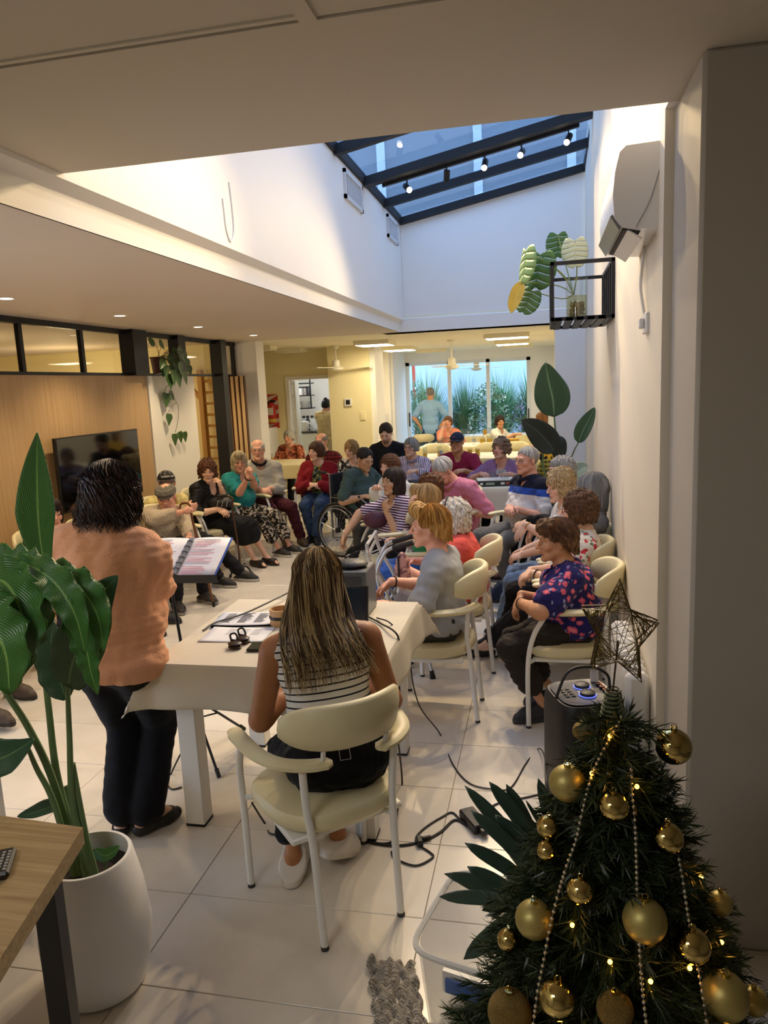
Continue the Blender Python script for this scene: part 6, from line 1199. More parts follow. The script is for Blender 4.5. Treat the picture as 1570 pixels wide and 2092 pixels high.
for k in range(7): MB().tube([oo + du * (0.03 + 0.04 * k) + dr_ * (0.014 * math.cos(a)) + dn * (0.008 + 0.010 * math.sin(a)) for a in [PI * j / 6 for j in range(7)]], 0.0025, 5).build('binder_ring', M('ring_black', '#1c1c1e', 0.3, metal=0.6), fo)
# ---- party speaker
sk = thing('party_speaker', 'tall black party speaker with control panel on top, behind the christmas tree', 'speaker', (0.14, 2.90, 0)); SB = M('speaker_black', '#17171b', 0.5); ya = 20
m = MB(); n = 32
prf = [(0.94, 0.0), (1.0, 0.02), (1.0, 0.55), (0.96, 0.605), (0.90, 0.62)]
ca, sa_ = math.cos(math.radians(ya)), math.sin(math.radians(ya))
def spk(x, y, z): return (0.14 + x * ca - y * sa_, 2.915 + x * sa_ + y * ca, z + 0.10 * 0)
for s_, z in prf:
    for x, y in rounded(0, 0, 0.135 * s_, 0.145 * s_, n, 4.0): m.v.append(spk(x, y, z))
for i in range(4): m.f += [(i * n + k, i * n + (k + 1) % n, (i + 1) * n + (k + 1) % n, (i + 1) * n + k) for k in range(n)]
m.f += [tuple(range(n))[::-1], tuple(4 * n + k for k in range(n))]; m.build('cabinet', SB, sk)
m = MB()
for s_, z in ((0.80, 0.6205), (0.84, 0.626), (0.80, 0.624)):
    for x, y in rounded(0, 0, 0.135 * s_, 0.145 * s_, n, 4.0): m.v.append(spk(x, y, z))
for i in range(2): m.f += [(i * n + k, i * n + (k + 1) % n, (i + 1) * n + (k + 1) % n, (i + 1) * n + k) for k in range(n)]
m.f += [tuple(2 * n + k for k in range(n))]; pnl = m.build('control_panel', M('panel_grey', '#56565a', 0.35), sk)
for x, y in ((0.015, 0.045), (0.005, -0.035)):
    c0 = V3(spk(x, y, 0.624)); kn = MB().lathe([(0.0, 0.0), (0.030, 0.0), (0.030, 0.014), (0.026, 0.017), (0.0, 0.017)], c0, 24, caps=False).build('knob', SB, pnl); MB().lathe([(0.031, 0.002), (0.034, 0.002), (0.034, 0.005), (0.031, 0.005)], c0, 24, caps=False).build('light_ring', M('ring_light', '#8f9cf0', 0.3, emit='#6a7cf0', estr=1.2), pnl)
    d0 = c0 + V3((0, 0, 0.0172)); MB().prism([d0 + V3((-0.012, -0.002, 0)), d0 + V3((0.012, -0.002, 0)), d0 + V3((0.012, 0.002, 0)), d0 + V3((-0.012, 0.002, 0))], (0, 0, 0), (0, 0, 0.0006)).build('knob_mark', M('mark_white', '#c9c9c9', 0.5), kn, smooth=False)
for i in range(2):
    for j in range(4): c0 = spk(-0.075 + 0.025 * i, -0.03 + 0.023 * j, 0.624); MB().box((c0[0] - 0.008, c0[1] - 0.007, c0[2]), (c0[0] + 0.008, c0[1] + 0.007, c0[2] + 0.004), bev=0.001).build('button', SB, pnl, smooth=False)
for j in range(4): c0 = V3(spk(0.085, -0.055 + 0.032 * j, 0.624)); sj = MB().lathe([(0.005, 0.0), (0.012, 0.0), (0.012, 0.012), (0.006, 0.012)], c0, 14, caps=False).build('socket', SB, pnl); MB().lathe([(0.006, 0.0125), (0.011, 0.0125), (0.011, 0.014), (0.006, 0.014)], c0, 14, caps=False).build('socket_ring', M('copper_ring', '#c98a6a', 0.3, metal=0.5), sj)
MB().prism([V3(spk(-0.02, -0.005, 0.624)) + V3(o_) for o_ in ((0, 0, 0), (0.012, 0.004, 0), (0.008, 0.02, 0), (-0.004, 0.016, 0))], (0, 0, 0.001), (0, 0, 0.0018)).build('display', M('mark_white', '#c9c9c9', 0.5), pnl, smooth=False)
MB().tube(catmull([spk(-0.12, -0.02, 0.62), spk(-0.05, 0.03, 0.70), spk(0.04, 0.03, 0.715), spk(0.11, 0.02, 0.68), spk(0.115, 0.0, 0.62)], 8), 0.006, 8).build('handle_cable', M('cable_121214', '#121214', 0.5), sk)
t = thing('white_adapter', 'white plug adapter standing on the back of the party speaker', 'adapter', spk(0.085, 0.085, 0.624)); MB().box(tuple(V3(spk(0.085, 0.085, 0.6245)) - V3((0.016, 0.01, 0))), tuple(V3(spk(0.085, 0.085, 0.624)) + V3((0.016, 0.01, 0.07))), bev=0.004).build('adapter_body', M('plastic_white', '#dcdad6', 0.4), t, smooth=False)
# ---- christmas tree
TX, TY, TT = 0.14, 1.60, 1.19
def tr_r(z): return max(0.03, 0.35 * max(0.0, (1.17 - z) / 0.80) ** 0.8) if z > 0.2 else 0.42
xt = thing('christmas_tree', 'artificial green christmas tree at the right front corner', 'christmas tree', (TX, TY, 0))
NG = M('needle_green', '#28371c', 0.4, noise=0.4, nscale=40); NG2 = M('wire_green', '#2e3d24', 0.6)
MB().tube([(TX, TY, 0.10), (TX, TY, 1.18)], [0.022, 0.012], 8).build('trunk', M('tree_pole', '#1d2a1c', 0.7), xt)
for k in range(3): a = 2.1 * k + 0.4; MB().tube(catmull([(TX, TY, 0.14), (TX + 0.12 * math.cos(a), TY + 0.12 * math.sin(a), 0.09), (TX + 0.24 * math.cos(a), TY + 0.24 * math.sin(a), 0.012)], 4), 0.009, 6).build('stand_leg', M('tree_pole', '#1d2a1c', 0.7), xt)
br = MB(); nv = []; nf = []; rng = np.random.RandomState(4); nb_ = 0
def needles(a, b, dens, ln, r):
    a, b = V3(a), V3(b); ax = unit(b - a); L = np.linalg.norm(b - a); q = int(dens * L)
    u = np.cross(ax, (0.3, 0.2, 0.9)); u = unit(u); v = np.cross(ax, u)
    for k in range(q):
        s_ = (k + rng.rand()) / q; an = rng.rand() * 2 * PI; rad = math.cos(an) * u + math.sin(an) * v; d = unit(rad * 0.8 + ax * (0.55 + 0.35 * s_)); p = a + ax * L * s_; l = ln * (0.75 + 0.5 * rng.rand()); sd = unit(np.cross(d, rad + 0.1)) * 0.0016
        i = len(nv); nv.extend([p - sd, p + sd, p + d * l * 0.6 + sd * 0.9, p + d * l, p + d * l * 0.6 - sd * 0.9]); nf.append((i, i + 1, i + 2, i + 3, i + 4))
z = 1.115
while z > 0.16:
    R0 = tr_r(z); cnt = int(7 + 38 * R0); a0 = rng.rand() * 6
    for k in range(cnt):
        a = a0 + 2 * PI * k / cnt + rng.uniform(-0.15, 0.15); d = V3((math.cos(a), math.sin(a), 0)); rr_ = R0 * rng.uniform(0.82, 1.10); p0 = V3((TX, TY, z)); p1 = p0 + d * rr_ * 0.55 + V3((0, 0, 0.02 * R0)); p2 = p0 + d * rr_ + V3((0, 0, -0.06 * R0 + rng.uniform(-0.01, 0.03)))
        br.tube([p0, p1, p2], [0.0035, 0.003, 0.002], 4); needles(p0 + (p1 - p0) * 0.35, p1, 420, 0.036, 0); needles(p1, p2, 560, 0.036, 0)
        for q in range(4 if R0 > 0.09 else 1):
            s_ = rng.uniform(0.3, 0.75); c0 = p0 + (p2 - p0) * s_; sd = np.cross(d, (0, 0, 1)) * rng.choice((-1, 1)); e = c0 + (d * 0.8 + sd * 0.7 + V3((0, 0, rng.uniform(-0.3, 0.4)))) * R0 * 0.36
            br.tube([c0, e], [0.0025, 0.0018], 4); needles(c0, e, 560, 0.032, 0)
    z -= 0.036 if z > 0.8 else 0.042
for a, b in ((1352, 1492), (1192, 1478), (1330, 1500), (1215, 1505)):
    e_ = P(a, b, Y=1.53); c0 = V3((TX, TY, e_[2] - 0.01)); br.tube([c0, e_], [0.0035, 0.002], 4); needles(c0 + (e_ - c0) * 0.25, e_, 650, 0.038, 0)
br.build('branches', NG2, xt); nd_ = mk('needles', nv, np.array(nf), NG, xt, False, True); nd_['kind'] = 'stuff'
for k in range(9): zz = 1.105 + 0.0095 * k; MB().tube([(TX + (0.030 - 0.0018 * k) * math.cos(a), TY + (0.030 - 0.0018 * k) * math.sin(a), zz + 0.006 * a / 6.28) for a in [2 * PI * j / 14 for j in range(15)]], 0.0028, 5).build('wound_wire', M('wound_wire', '#4f5a3c', 0.6), xt)
needles((TX, TY, 1.09), (TX, TY, 1.17), 500, 0.03, 0)
# star topper
sc0 = V3((TX + 0.005, TY, 1.31)); st = thing('star_topper', 'brown woven wire star on top of the christmas tree', 'star', sc0); SW = M('star_wire', '#4a3d22', 0.45, metal=0.5); SG = M('star_thread', '#6b5a2c', 0.5, metal=0.35)
tips = [P(1268, 1185, Y=TY), P(1345, 1270, Y=TY), P(1310, 1390, Y=TY), P(1208, 1362, Y=TY), P(1190, 1240, Y=TY)]; cen = sum(tips) / 5; inner = [cen + (0.5 * (tips[i] + tips[(i + 1) % 5]) - cen) * 0.62 for i in range(5)]
out_ = [x for i in range(5) for x in (tips[i], inner[i])]
for dz in (-1, 1):
    pl = [p + V3((0, 0.010 * dz if i % 2 == 0 else 0.022 * dz, 0)) for i, p in enumerate(out_)]; MB().tube(pl, 0.0021, 6, closed=True).build('star_frame', SW, st)
m = MB(); rr_ = random.Random(3)
for k in range(230):
    i = rr_.randrange(5); sd = rr_.choice((-1, 1)); T0, A0, B0 = tips[i], inner[i], inner[i - 1]; t1, t2 = rr_.random() ** 0.7, rr_.random() ** 0.7
    if k % 4 == 0: a_, b_ = inner[rr_.randrange(5)], out_[rr_.randrange(10)]
    else: a_, b_ = T0 + (A0 - T0) * t1, T0 + (B0 - T0) * t2
    m.tube([a_ + V3((0, sd * 0.014, 0)), 0.5 * (a_ + b_) + V3((0, sd * 0.022, 0)), b_ + V3((0, sd * 0.014, 0))], 0.0008, 3)
m.build('thread_winding', SG, st); MB().tube([cen + V3((0, 0, -0.02)), (TX, TY, 1.19)], 0.0022, 5).build('stem', SW, st); MB().tube([(TX + 0.012 * math.cos(a), TY + 0.012 * math.sin(a), 1.192) for a in [2 * PI * j / 12 for j in range(13)]], 0.0016, 5).build('stem_loop', SW, st)
def on_tree(px, py, k=0.9):
    Y = TY - 0.15
    for _ in range(12):
        p = P(px, py, Y=Y); R0 = tr_r(p[2]) * k; dx = p[0] - TX; Y = 0.5 * Y + 0.5 * (TY - math.sqrt(max(R0 * R0 - dx * dx, 0.0)))
    return P(px, py, Y=Y)
GM = M('gold_matte', '#a89a5c', 0.45, metal=0.6); GS = M('gold_mirror', '#c4b070', 0.05, metal=1.0); GG = M('gold_glitter', '#8a7440', 0.55, metal=0.7, noise=0.6, nscale=420, bump=0.8, bscale=420)
BB = [(1160, 1600, 37, GM, 'matte gold bauble high on the left of the tree'), (1255, 1648, 30, GS, 'shiny gold bauble hanging near the middle top of the tree'), (1364, 1712, 30, GS, 'shiny gold bauble on the right side under the topmost one'), (1377, 1525, 35, GS, 'shiny gold bauble sticking out at the upper right of the tree'), (1092, 1878, 36, GM, 'matte gold bauble at the left edge of the tree beside the dark plant'), (1187, 1820, 27, GS, 'shiny gold bauble half buried in needles left of the centre bead string'), (1318, 1880, 40, GM, 'large matte gold bauble behind the centre bead string'), (1415, 1932, 32, GS, 'shiny gold bauble behind the right bead string'), (1141, 2040, 35, GS, 'shiny gold bauble low on the tree, left of centre'), (1482, 2035, 40, GM, 'matte gold bauble at the lower right of the tree'), (1042, 2068, 40, GG, 'glittery gold bauble at the lower left of the tree'), (1472, 1845, 22, GM, 'small matte gold bauble at the right edge of the tree'), (1122, 1690, 24, GS, 'shiny gold bauble peeping out at the left edge above the plant'), (1188, 1493, 18, GG, 'small glittery bauble high on the left near the speaker'), (1257, 2062, 32, GG, 'glittery bauble at the bottom near the centre bead string'), (1540, 2045, 24, GM, 'gold bauble at the far lower right edge of the tree'), (1118, 1738, 20, GS, 'small shiny bauble at the left edge under another one'), (1040, 1920, 22, GS, 'shiny gold bauble buried in needles under the matte one on the left')]
for px, py, r, mt, lb in BB:
    p = on_tree(px, py, 1.02); dist = float(np.linalg.norm(p - V3((0, 0, CAM_H)))); R1 = r * dist / F_PX * 0.93; t = thing('bauble', lb, 'bauble', p, 0, 'gold baubles on the christmas tree')
    MB().ball(p, R1, 28, 18).build('ball', mt, t); MB().lathe([(R1 * 0.18, R1 * 0.96), (R1 * 0.2, R1 * 1.16), (0.0, R1 * 1.18)], p, 12, caps=False).build('cap', GS, t); MB().tube([p + V3((R1 * 0.14 * math.cos(a), 0, R1 * 1.24 + R1 * 0.12 * math.sin(a))) for a in [2 * PI * j / 10 for j in range(11)]], 0.001, 4).build('loop', GS, t)
for pts, lb in (([(1275, 1455), (1262, 1480), (1240, 1520), (1222, 1555), (1208, 1590), (1190, 1660), (1178, 1715), (1160, 1765), (1140, 1830), (1124, 1895), (1112, 1960), (1100, 2020), (1090, 2092)], 'silver bead string hanging down the left of the christmas tree'), ([(1290, 1560), (1292, 1620), (1298, 1680), (1301, 1760), (1303, 1840), (1307, 1930), (1312, 2010), (1322, 2100)], 'silver bead string hanging down the middle of the christmas tree'), ([(1386, 1745), (1396, 1800), (1408, 1880), (1424, 1960), (1436, 2030), (1446, 2100)], 'silver bead string hanging down the right of the christmas tree')):
    q = [on_tree(a, b, 1.06) for a, b in pts]; cv = catmull(q, 14); t = thing('bead_garland', lb, 'garland', q[0], 0, 'bead strings on the tree'); MB().tube(cv, 0.0006, 4).build('cord', M('cord_silver', '#8f8a78', 0.5), t); m = MB(); acc = 0
    for a, b in zip(cv[:-1], cv[1:]):
        acc += np.linalg.norm(b - a)
        if acc > 0.0098: m.ball(b, 0.0040, 8, 6); acc = 0
    m.build('beads', M('bead_silver', '#b9b09a', 0.2, metal=0.6), t)['kind'] = 'stuff'
t = thing('fairy_lights', 'string of small warm fairy lights among the needles of the christmas tree', 'fairy lights', (TX, TY, 0.9)); FL = M('fairy_bulb', '#ffcf7a', 0.2, emit='#ffae38', estr=16.0); q = []
for px, py in [(1247, 1503), (1210, 1580), (1302, 1607), (1433, 1792), (1170, 1890), (1247, 1965), (1410, 1978), (1330, 2005), (1475, 1925), (1105, 1898), (1482, 2080), (1145, 2080), (1130, 1740)]:
    p = on_tree(px, py, 0.97); q.append(p); MB().ball(p, 0.0048, 10, 8).build('bulb', FL, t)
    light('fairy_glow', 'POINT', p - V3((0, 0.016, 0)), 0.02, '#ffb040', t, 0.006)
qs = sorted(q, key=lambda p: -p[2]); MB().tube(catmull([x + V3((0, 0.012, 0)) for x in qs], 5), 0.0012, 4).build('wire', NG2, t)
# ---- clear storage box, rag, clivia
bc = V3((-0.10, 1.93, 0)); pb = thing('storage_box', 'clear plastic storage box with a blue clip handle on the floor', 'box', bc); PL = M('clear_plastic', '#dcdcd8', 0.3, alpha=0.35, trans=0.3)
def bxp(u, v, z, s_=1.0): a = math.radians(-14); x, y = u * s_, v * s_; return (bc[0] + x * math.cos(a) - y * math.sin(a), bc[1] + x * math.sin(a) + y * math.cos(a), z)
m = MB(); n = 36
for s_, z in ((0.86, 0.004), (0.90, 0.012), (1.0, 0.315), (1.0, 0.32), (0.975, 0.32), (0.88, 0.02), (0.84, 0.012)):
    for x, y in rounded(0, 0, 0.24, 0.19, n, 7): m.v.append(bxp(x, y, z, s_))
for i in range(6): m.f += [(i * n + k, i * n + (k + 1) % n, (i + 1) * n + (k + 1) % n, (i + 1) * n + k) for k in range(n)]
m.f += [tuple(range(n))[::-1], tuple(6 * n + k for k in range(n))]; m.build('tub', PL, pb)
MB().tube([bxp(x, y, 0.318, 1.02) for x, y in rounded(0, 0, 0.24, 0.19, n, 7)], 0.009, 6, closed=True).build('rim', M('plastic_rim', '#d6d6d4', 0.3, alpha=0.75), pb)
q = [V3(bxp(-0.13, -0.205, 0.318)), V3(bxp(0.03, -0.205, 0.318)), V3(bxp(0.03, -0.205, 0.255)), V3(bxp(-0.13, -0.205, 0.255))]; MB().prism(q, V3(bxp(0, 0, 0)) - V3(bxp(0, 0.003, 0)), V3(bxp(0, 0, 0)) - V3(bxp(0, 0.016, 0))).build('clip_frame', M('plastic_rim', '#d6d6d4', 0.3, alpha=0.75), pb, smooth=False)
q = [V3(bxp(-0.12, -0.222, 0.302)), V3(bxp(0.02, -0.222, 0.302)), V3(bxp(0.02, -0.222, 0.262)), V3(bxp(-0.12, -0.222, 0.262))]; MB().prism(q, (0, 0, 0), V3(bxp(0, 0, 0)) - V3(bxp(0, 0.008, 0))).build('blue_handle', M('blue_plastic', '#3d5fa0', 0.4), pb, smooth=False)
rows = [[(-0.585 + 0.155 * i / 24 + 0.10 * (1 - j / 24) + 0.006 * math.sin(j * 1.1), 1.80 + 0.31 * j / 24 + 0.005 * math.sin(i * 0.9), 0.012 + 0.010 * math.sin(i * 0.55 + j * 0.32) * math.cos(j * 0.5) + 0.008 * math.sin(i * 1.3 - j * 0.8)) for j in range(25)] for i in range(25)]
def rag_mat():
    m = M('rag_weave', '#8e8880', 0.95, bump=0.6, bscale=160); nt = m.node_tree; b = nt.nodes['Principled BSDF']; tc = nt.nodes.new('ShaderNodeTexCoord'); mp = nt.nodes.new('ShaderNodeMapping'); mp.inputs['Scale'].default_value = (30, 420, 30); n = nt.nodes.new('ShaderNodeTexNoise'); n.inputs['Scale'].default_value = 1.0; nt.links.new(tc.outputs['Object'], mp.inputs[0]); nt.links.new(mp.outputs[0], n.inputs['Vector'])
    r = nt.nodes.new('ShaderNodeValToRGB'); r.color_ramp.elements[0].position = 0.4; r.color_ramp.elements[0].color = (*C('#5a554f'), 1); r.color_ramp.elements[1].position = 0.6; r.color_ramp.elements[1].color = (*C('#b5afa6'), 1); nt.links.new(n.outputs['Fac'], r.inputs[0]); nt.links.new(r.outputs[0], b.inputs['Base Color']); return m
tag(MB().grid(rows).build('floor_rag', rag_mat(), None, solid=0.004), 'crumpled grey woven rag on the floor beside the clear box', 'rag')
LEAFD = M('clivia_green', '#3d5347', 0.35, noise=0.25, nscale=9, spec=0.5)
cv0 = V3((0.12, 2.30, 0)); cl = thing('clivia_plant', 'potted plant with dark green strap leaves behind the clear box', 'plant', cv0); MB().lathe([(0.0, 0.0), (0.085, 0.0), (0.115, 0.22), (0.12, 0.22), (0.12, 0.235), (0.108, 0.235), (0.10, 0.19), (0.0, 0.19)], cv0, 24, caps=False).build('pot', M('terracotta_dark', '#4a3a30', 0.8), cl)
for k, (b, tpx, wd, yy) in enumerate([((1110, 1790), (950, 1605), 26, 2.25), ((1105, 1740), (1000, 1597), 26, 2.3), ((1110, 1760), (1030, 1590) if 0 else (1035, 1602), 28, 2.36), ((1110, 1800), (962, 1655), 24, 2.15), ((1125, 1790), (1012, 1665), 30, 2.2), ((1115, 1830), (950, 1722), 26, 2.15), ((1115, 1850), (908, 1785), 27, 2.1), ((1110, 1860), (922, 1790), 30, 2.12), ((1100, 1870), (955, 1770), 30, 2.05), ((1080, 1850), (898, 1832), 24, 2.0), ((1110, 1830), (985, 1860), 26, 2.1), ((1100, 1850), (948, 1960), 34, 2.0), ((1110, 1870), (1000, 1950), 30, 2.05), ((1150, 1760), (1100, 1590), 26, 2.4), ((1130, 1740), (1075, 1635), 8, 2.4)]):
    e = P(*tpx, Y=yy); s0 = V3((0.12, 2.28, 0.22)) + V3((rnd.uniform(-0.04, 0.03), rnd.uniform(-0.05, 0.03), 0)); mid = P(*b, Y=yy + 0.03); wd_m = wd * 2.1 / F_PX * 0.62; c1 = catmull([s0, 0.5 * (s0 + mid) + V3((0.03, 0.05, 0.03)), mid, 0.5 * (mid + e) + V3((0, 0, 0.012)), e, ], 5); rows = []
    for i, c in enumerate(c1):
        a = i / (len(c1) - 1); tg = unit(c1[min(i + 1, len(c1) - 1)] - c1[max(i - 1, 0)]); sd = unit(np.cross(tg, (0.1, -1, 0.35))); nn = np.cross(sd, tg); wv = wd_m * (0.35 + 0.65 * min(1, a * 2.2)) * (1 - max(0, (a - 0.72) / 0.28) ** 4) + 0.0008; rows.append([c + sd * wv * j / 2 - nn * (0.22 * wv * (abs(j) / 2) ** 2 * -1) for j in (-2, -1, 0, 1, 2)])
    MB().grid(rows).build('leaf', LEAFD, cl, solid=0.0015)
# ---- planter with the big leaves at the left
PC = V3((-1.42, 1.895, 0)); pl = thing('planter', 'white round planter with a tall leafy strelitzia at the left', 'potted plant', PC)
MB().lathe([(0.0, 0.0), (0.125, 0.0), (0.14, 0.01), (0.168, 0.12), (0.172, 0.20), (0.158, 0.33), (0.135, 0.445), (0.131, 0.45), (0.122, 0.45), (0.120, 0.44), (0.13, 0.37), (0.0, 0.37)], PC, 48, caps=False).build('pot', M('white_glaze', '#e9e8e6', 0.35), pl)
MB().lathe([(0.0, 0.392), (0.06, 0.395), (0.128, 0.385)], PC, 32, caps=False).build('soil', M('potting_soil', '#241c16', 0.95, noise=0.4, nscale=60, bump=0.9, bscale=70), pl)
def leaf_mat(name, a, b_):
    if name in _mats: return _mats[name]
    m = M(name, a, 0.38, spec=0.5); nt = m.node_tree; b = nt.nodes['Principled BSDF']; at = nt.nodes.new('ShaderNodeAttribute'); at.attribute_name = 'lf'; sp_ = nt.nodes.new('ShaderNodeSeparateXYZ'); nt.links.new(at.outputs['Vector'], sp_.inputs[0])
    ma = nt.nodes.new('ShaderNodeMath'); ma.operation = 'ABSOLUTE'; nt.links.new(sp_.outputs['Y'], ma.inputs[0]); m1 = nt.nodes.new('ShaderNodeMath'); m1.operation = 'MULTIPLY_ADD'; m1.inputs[1].default_value = -0.45; nt.links.new(ma.outputs[0], m1.inputs[0]); nt.links.new(sp_.outputs['X'], m1.inputs[2])
    m2 = nt.nodes.new('ShaderNodeMath'); m2.operation = 'MULTIPLY'; m2.inputs[1].default_value = 150; nt.links.new(m1.outputs[0], m2.inputs[0]); m3 = nt.nodes.new('ShaderNodeMath'); m3.operation = 'SINE'; nt.links.new(m2.outputs[0], m3.inputs[0])
    rib = nt.nodes.new('ShaderNodeMath'); rib.operation = 'LESS_THAN'; rib.inputs[1].default_value = 0.05; nt.links.new(ma.outputs[0], rib.inputs[0])
    r = nt.nodes.new('ShaderNodeMapRange'); r.inputs['From Min'].default_value = -1; r.inputs['From Max'].default_value = 1; nt.links.new(m3.outputs[0], r.inputs['Value'])
    x = nt.nodes.new('ShaderNodeMix'); x.data_type = 'RGBA'; x.inputs['A'].default_value = (*C(a), 1); x.inputs['B'].default_value = (*[q * 0.82 for q in C(a)], 1); nt.links.new(r.outputs[0], x.inputs['Factor'])
    y = nt.nodes.new('ShaderNodeMix'); y.data_type = 'RGBA'; y.inputs['B'].default_value = (*C(b_), 1); nt.links.new(x.outputs['Result'], y.inputs['A']); nt.links.new(rib.outputs[0], y.inputs['Factor']); nt.links.new(y.outputs['Result'], b.inputs['Base Color'])
    bp = nt.nodes.new('ShaderNodeBump'); bp.inputs['Strength'].default_value = 0.35; bp.inputs['Distance'].default_value = 0.004; nt.links.new(m3.outputs[0], bp.inputs['Height']); nt.links.new(bp.outputs[0], b.inputs['Normal']); return m
STL = leaf_mat('strelitzia_leaf', '#447a36', '#86b25c'); STD = leaf_mat('strelitzia_dark', '#355c3e', '#5f8858')
def leaf(root, spine, width, nrm, mat, shape=None, fold=0.15, wave=0.0, wf=9.0, m=5, name='leaf', seed=0, thick=0.0015, curlup=0.0):
    """leaf along a spine curve; carries lf = (along, across)"""
    c = catmull(spine, 6); n = len(c); rows = []; lf = []; ph = random.Random(seed).uniform(0, 6); nr = V3(nrm)
    for i, p in enumerate(c):
        a = i / (n - 1); tg = unit(c[min(i + 1, n - 1)] - c[max(i - 1, 0)]); sd = unit(np.cross(tg, nr)); nn = np.cross(sd, tg); wd = width * (shape(a) if shape else max(0.0, math.sin(PI * min(1.0, a ** 0.8 * 0.98 + 0.02))) ** 0.75) + 0.001; r = []
        for j in range(-m, m + 1):
            s_ = j / m; r.append(p + sd * s_ * wd + nn * (fold * abs(s_) * wd + wave * wd * math.sin(wf * a * 6.28 / 2 + ph + (1.7 if j > 0 else 0)) * s_ * s_ + curlup * wd * s_ ** 4)); lf.append((a, s_, 0))
        rows.append(r)
    o = MB().grid(rows); ob = mk(name, o.v, o.f, mat, root, True, True, {'lf': ('FLOAT_VECTOR', lf)}); md = ob.modifiers.new('t', 'SOLIDIFY'); md.thickness = thick; return ob
def stalk(root, pts, r, mat, name='stalk'): c = catmull(pts, 6); k = len(c); return MB().tube(c, [r * (1 - 0.45 * i / (k - 1)) for i in range(k)], 8).build(name, mat, root)
SG_ = M('stalk_green', '#5f7a4c', 0.45, noise=0.2, nscale=12)
b0 = PC + V3((0.0, -0.02, 0.39))
stalk(pl, [b0, P(120, 1600, Y=1.92), P(100, 1450, Y=1.95), P(88, 1330, Y=1.98), P(80, 1160, Y=2.0)], 0.013, SG_)
leaf(pl, [P(92, 1165, Y=2.0), P(80, 1080, Y=2.02), P(76, 980, Y=2.04), P(76, 884, Y=2.05)], 0.060, (0.25, -1, 0.1), STL, shape=lambda a: min(1, 0.35 + 1.5 * a) * (1 - max(0, (a - 0.4) / 0.6) ** 1.7) + 0.02, fold=0.35)
stalk(pl, [b0 + V3((-0.02, 0, 0)), P(110, 1600, Y=1.85), P(60, 1490, Y=1.8), P(10, 1410, Y=1.76), P(-30, 1330, Y=1.74)], 0.013, SG_)
stalk(pl, [b0 + V3((0.02, 0, 0)), P(150, 1650, Y=1.86), P(142, 1500, Y=1.84), P(138, 1400, Y=1.82)], 0.012, SG_)
leaf(pl, [P(138, 1405, Y=1.82), P(150, 1350, Y=1.8), P(178, 1280, Y=1.8), P(205, 1220, Y=1.82), P(240, 1176, Y=1.84)], 0.072, (0.2, -1, 0.35), STD, shape=lambda a: max(0.0, math.sin(PI * min(1.0, a ** 0.62))) ** 0.75 + 0.02, fold=0.12, wave=0.05)
leaf(pl, [P(135, 1430, Y=1.86), P(120, 1380, Y=1.87), P(105, 1320, Y=1.88), P(110, 1270, Y=1.9)], 0.06, (0, -1, 0.2), STD, fold=0.2, wave=0.08)
for k, (sp_, wd, nr) in enumerate([([(20, 1150, 1.72), (70, 1160, 1.68), (120, 1200, 1.66), (155, 1260, 1.65), (175, 1340, 1.66)], 0.045, (0.1, -0.5, 1)), ([(60, 1150, 1.76), (120, 1175, 1.72), (170, 1210, 1.7), (200, 1260, 1.7), (212, 1330, 1.7)], 0.046, (0.2, -0.6, 1)), ([(90, 1160, 1.80), (150, 1190, 1.78), (190, 1230, 1.76), (205, 1290, 1.76), (195, 1370, 1.76)], 0.040, (0.3, -0.7, 0.8)), ([(-40, 1180, 1.66), (10, 1190, 1.64), (40, 1240, 1.62), (50, 1310, 1.62), (35, 1400, 1.64)], 0.075, (0.1, -1, 0.5)), ([(0, 1150, 1.7), (40, 1170, 1.68), (75, 1220, 1.67), (85, 1280, 1.68), (70, 1330, 1.68)], 0.05, (0, -0.8, 0.7)), ([(-60, 1140, 1.74), (0, 1140, 1.75), (60, 1145, 1.76), (110, 1160, 1.78)], 0.045, (0, -0.4, 1)), ([(-60, 1230, 1.6), (-30, 1260, 1.58), (10, 1330, 1.57), (20, 1420, 1.58)], 0.09, (0.2, -1, 0.2)), ([(120, 1200, 1.74), (150, 1260, 1.72), (175, 1320, 1.71), (185, 1370, 1.71), (200, 1420, 1.72)], 0.034, (0.3, -1, 0.2))]):
    leaf(pl, [P(a, b, Y=y) for a, b, y in sp_], wd, nr, STL, fold=0.25, wave=0.35, wf=11, seed=k, m=6)
stalk(pl, [b0 + V3((-0.03, -0.01, 0)), P(110, 1640, Y=1.82), P(75, 1570, Y=1.8), P(58, 1530, Y=1.78)], 0.011, SG_)
leaf(pl, [P(70, 1508, Y=1.78), P(40, 1530, Y=1.75), P(0, 1550, Y=1.72), P(-60, 1560, Y=1.7)], 0.05, (0.1, -1, 0.6), STD, fold=0.2, shape=lambda a: 0.05 + min(1, a * 1.8))
stalk(pl, [b0 + V3((-0.02, 0.02, 0)), P(135, 1675, Y=1.95), P(122, 1655, Y=1.96)], 0.006, SG_)
leaf(pl, [P(130, 1645, Y=1.96), P(100, 1650, Y=1.95), P(70, 1660, Y=1.94), P(35, 1668, Y=1.93)], 0.026, (0, -0.6, 0.8), STD, fold=0.4)
for px in (178, 186): stalk(pl, [PC + V3((0.03, -0.02, 0.385)), P(px - 14, 1700, Y=1.885), P(136 if px < 180 else 148, 1605 if px < 180 else 1560, Y=1.9 if px < 180 else 1.86)], 0.016, SG_)
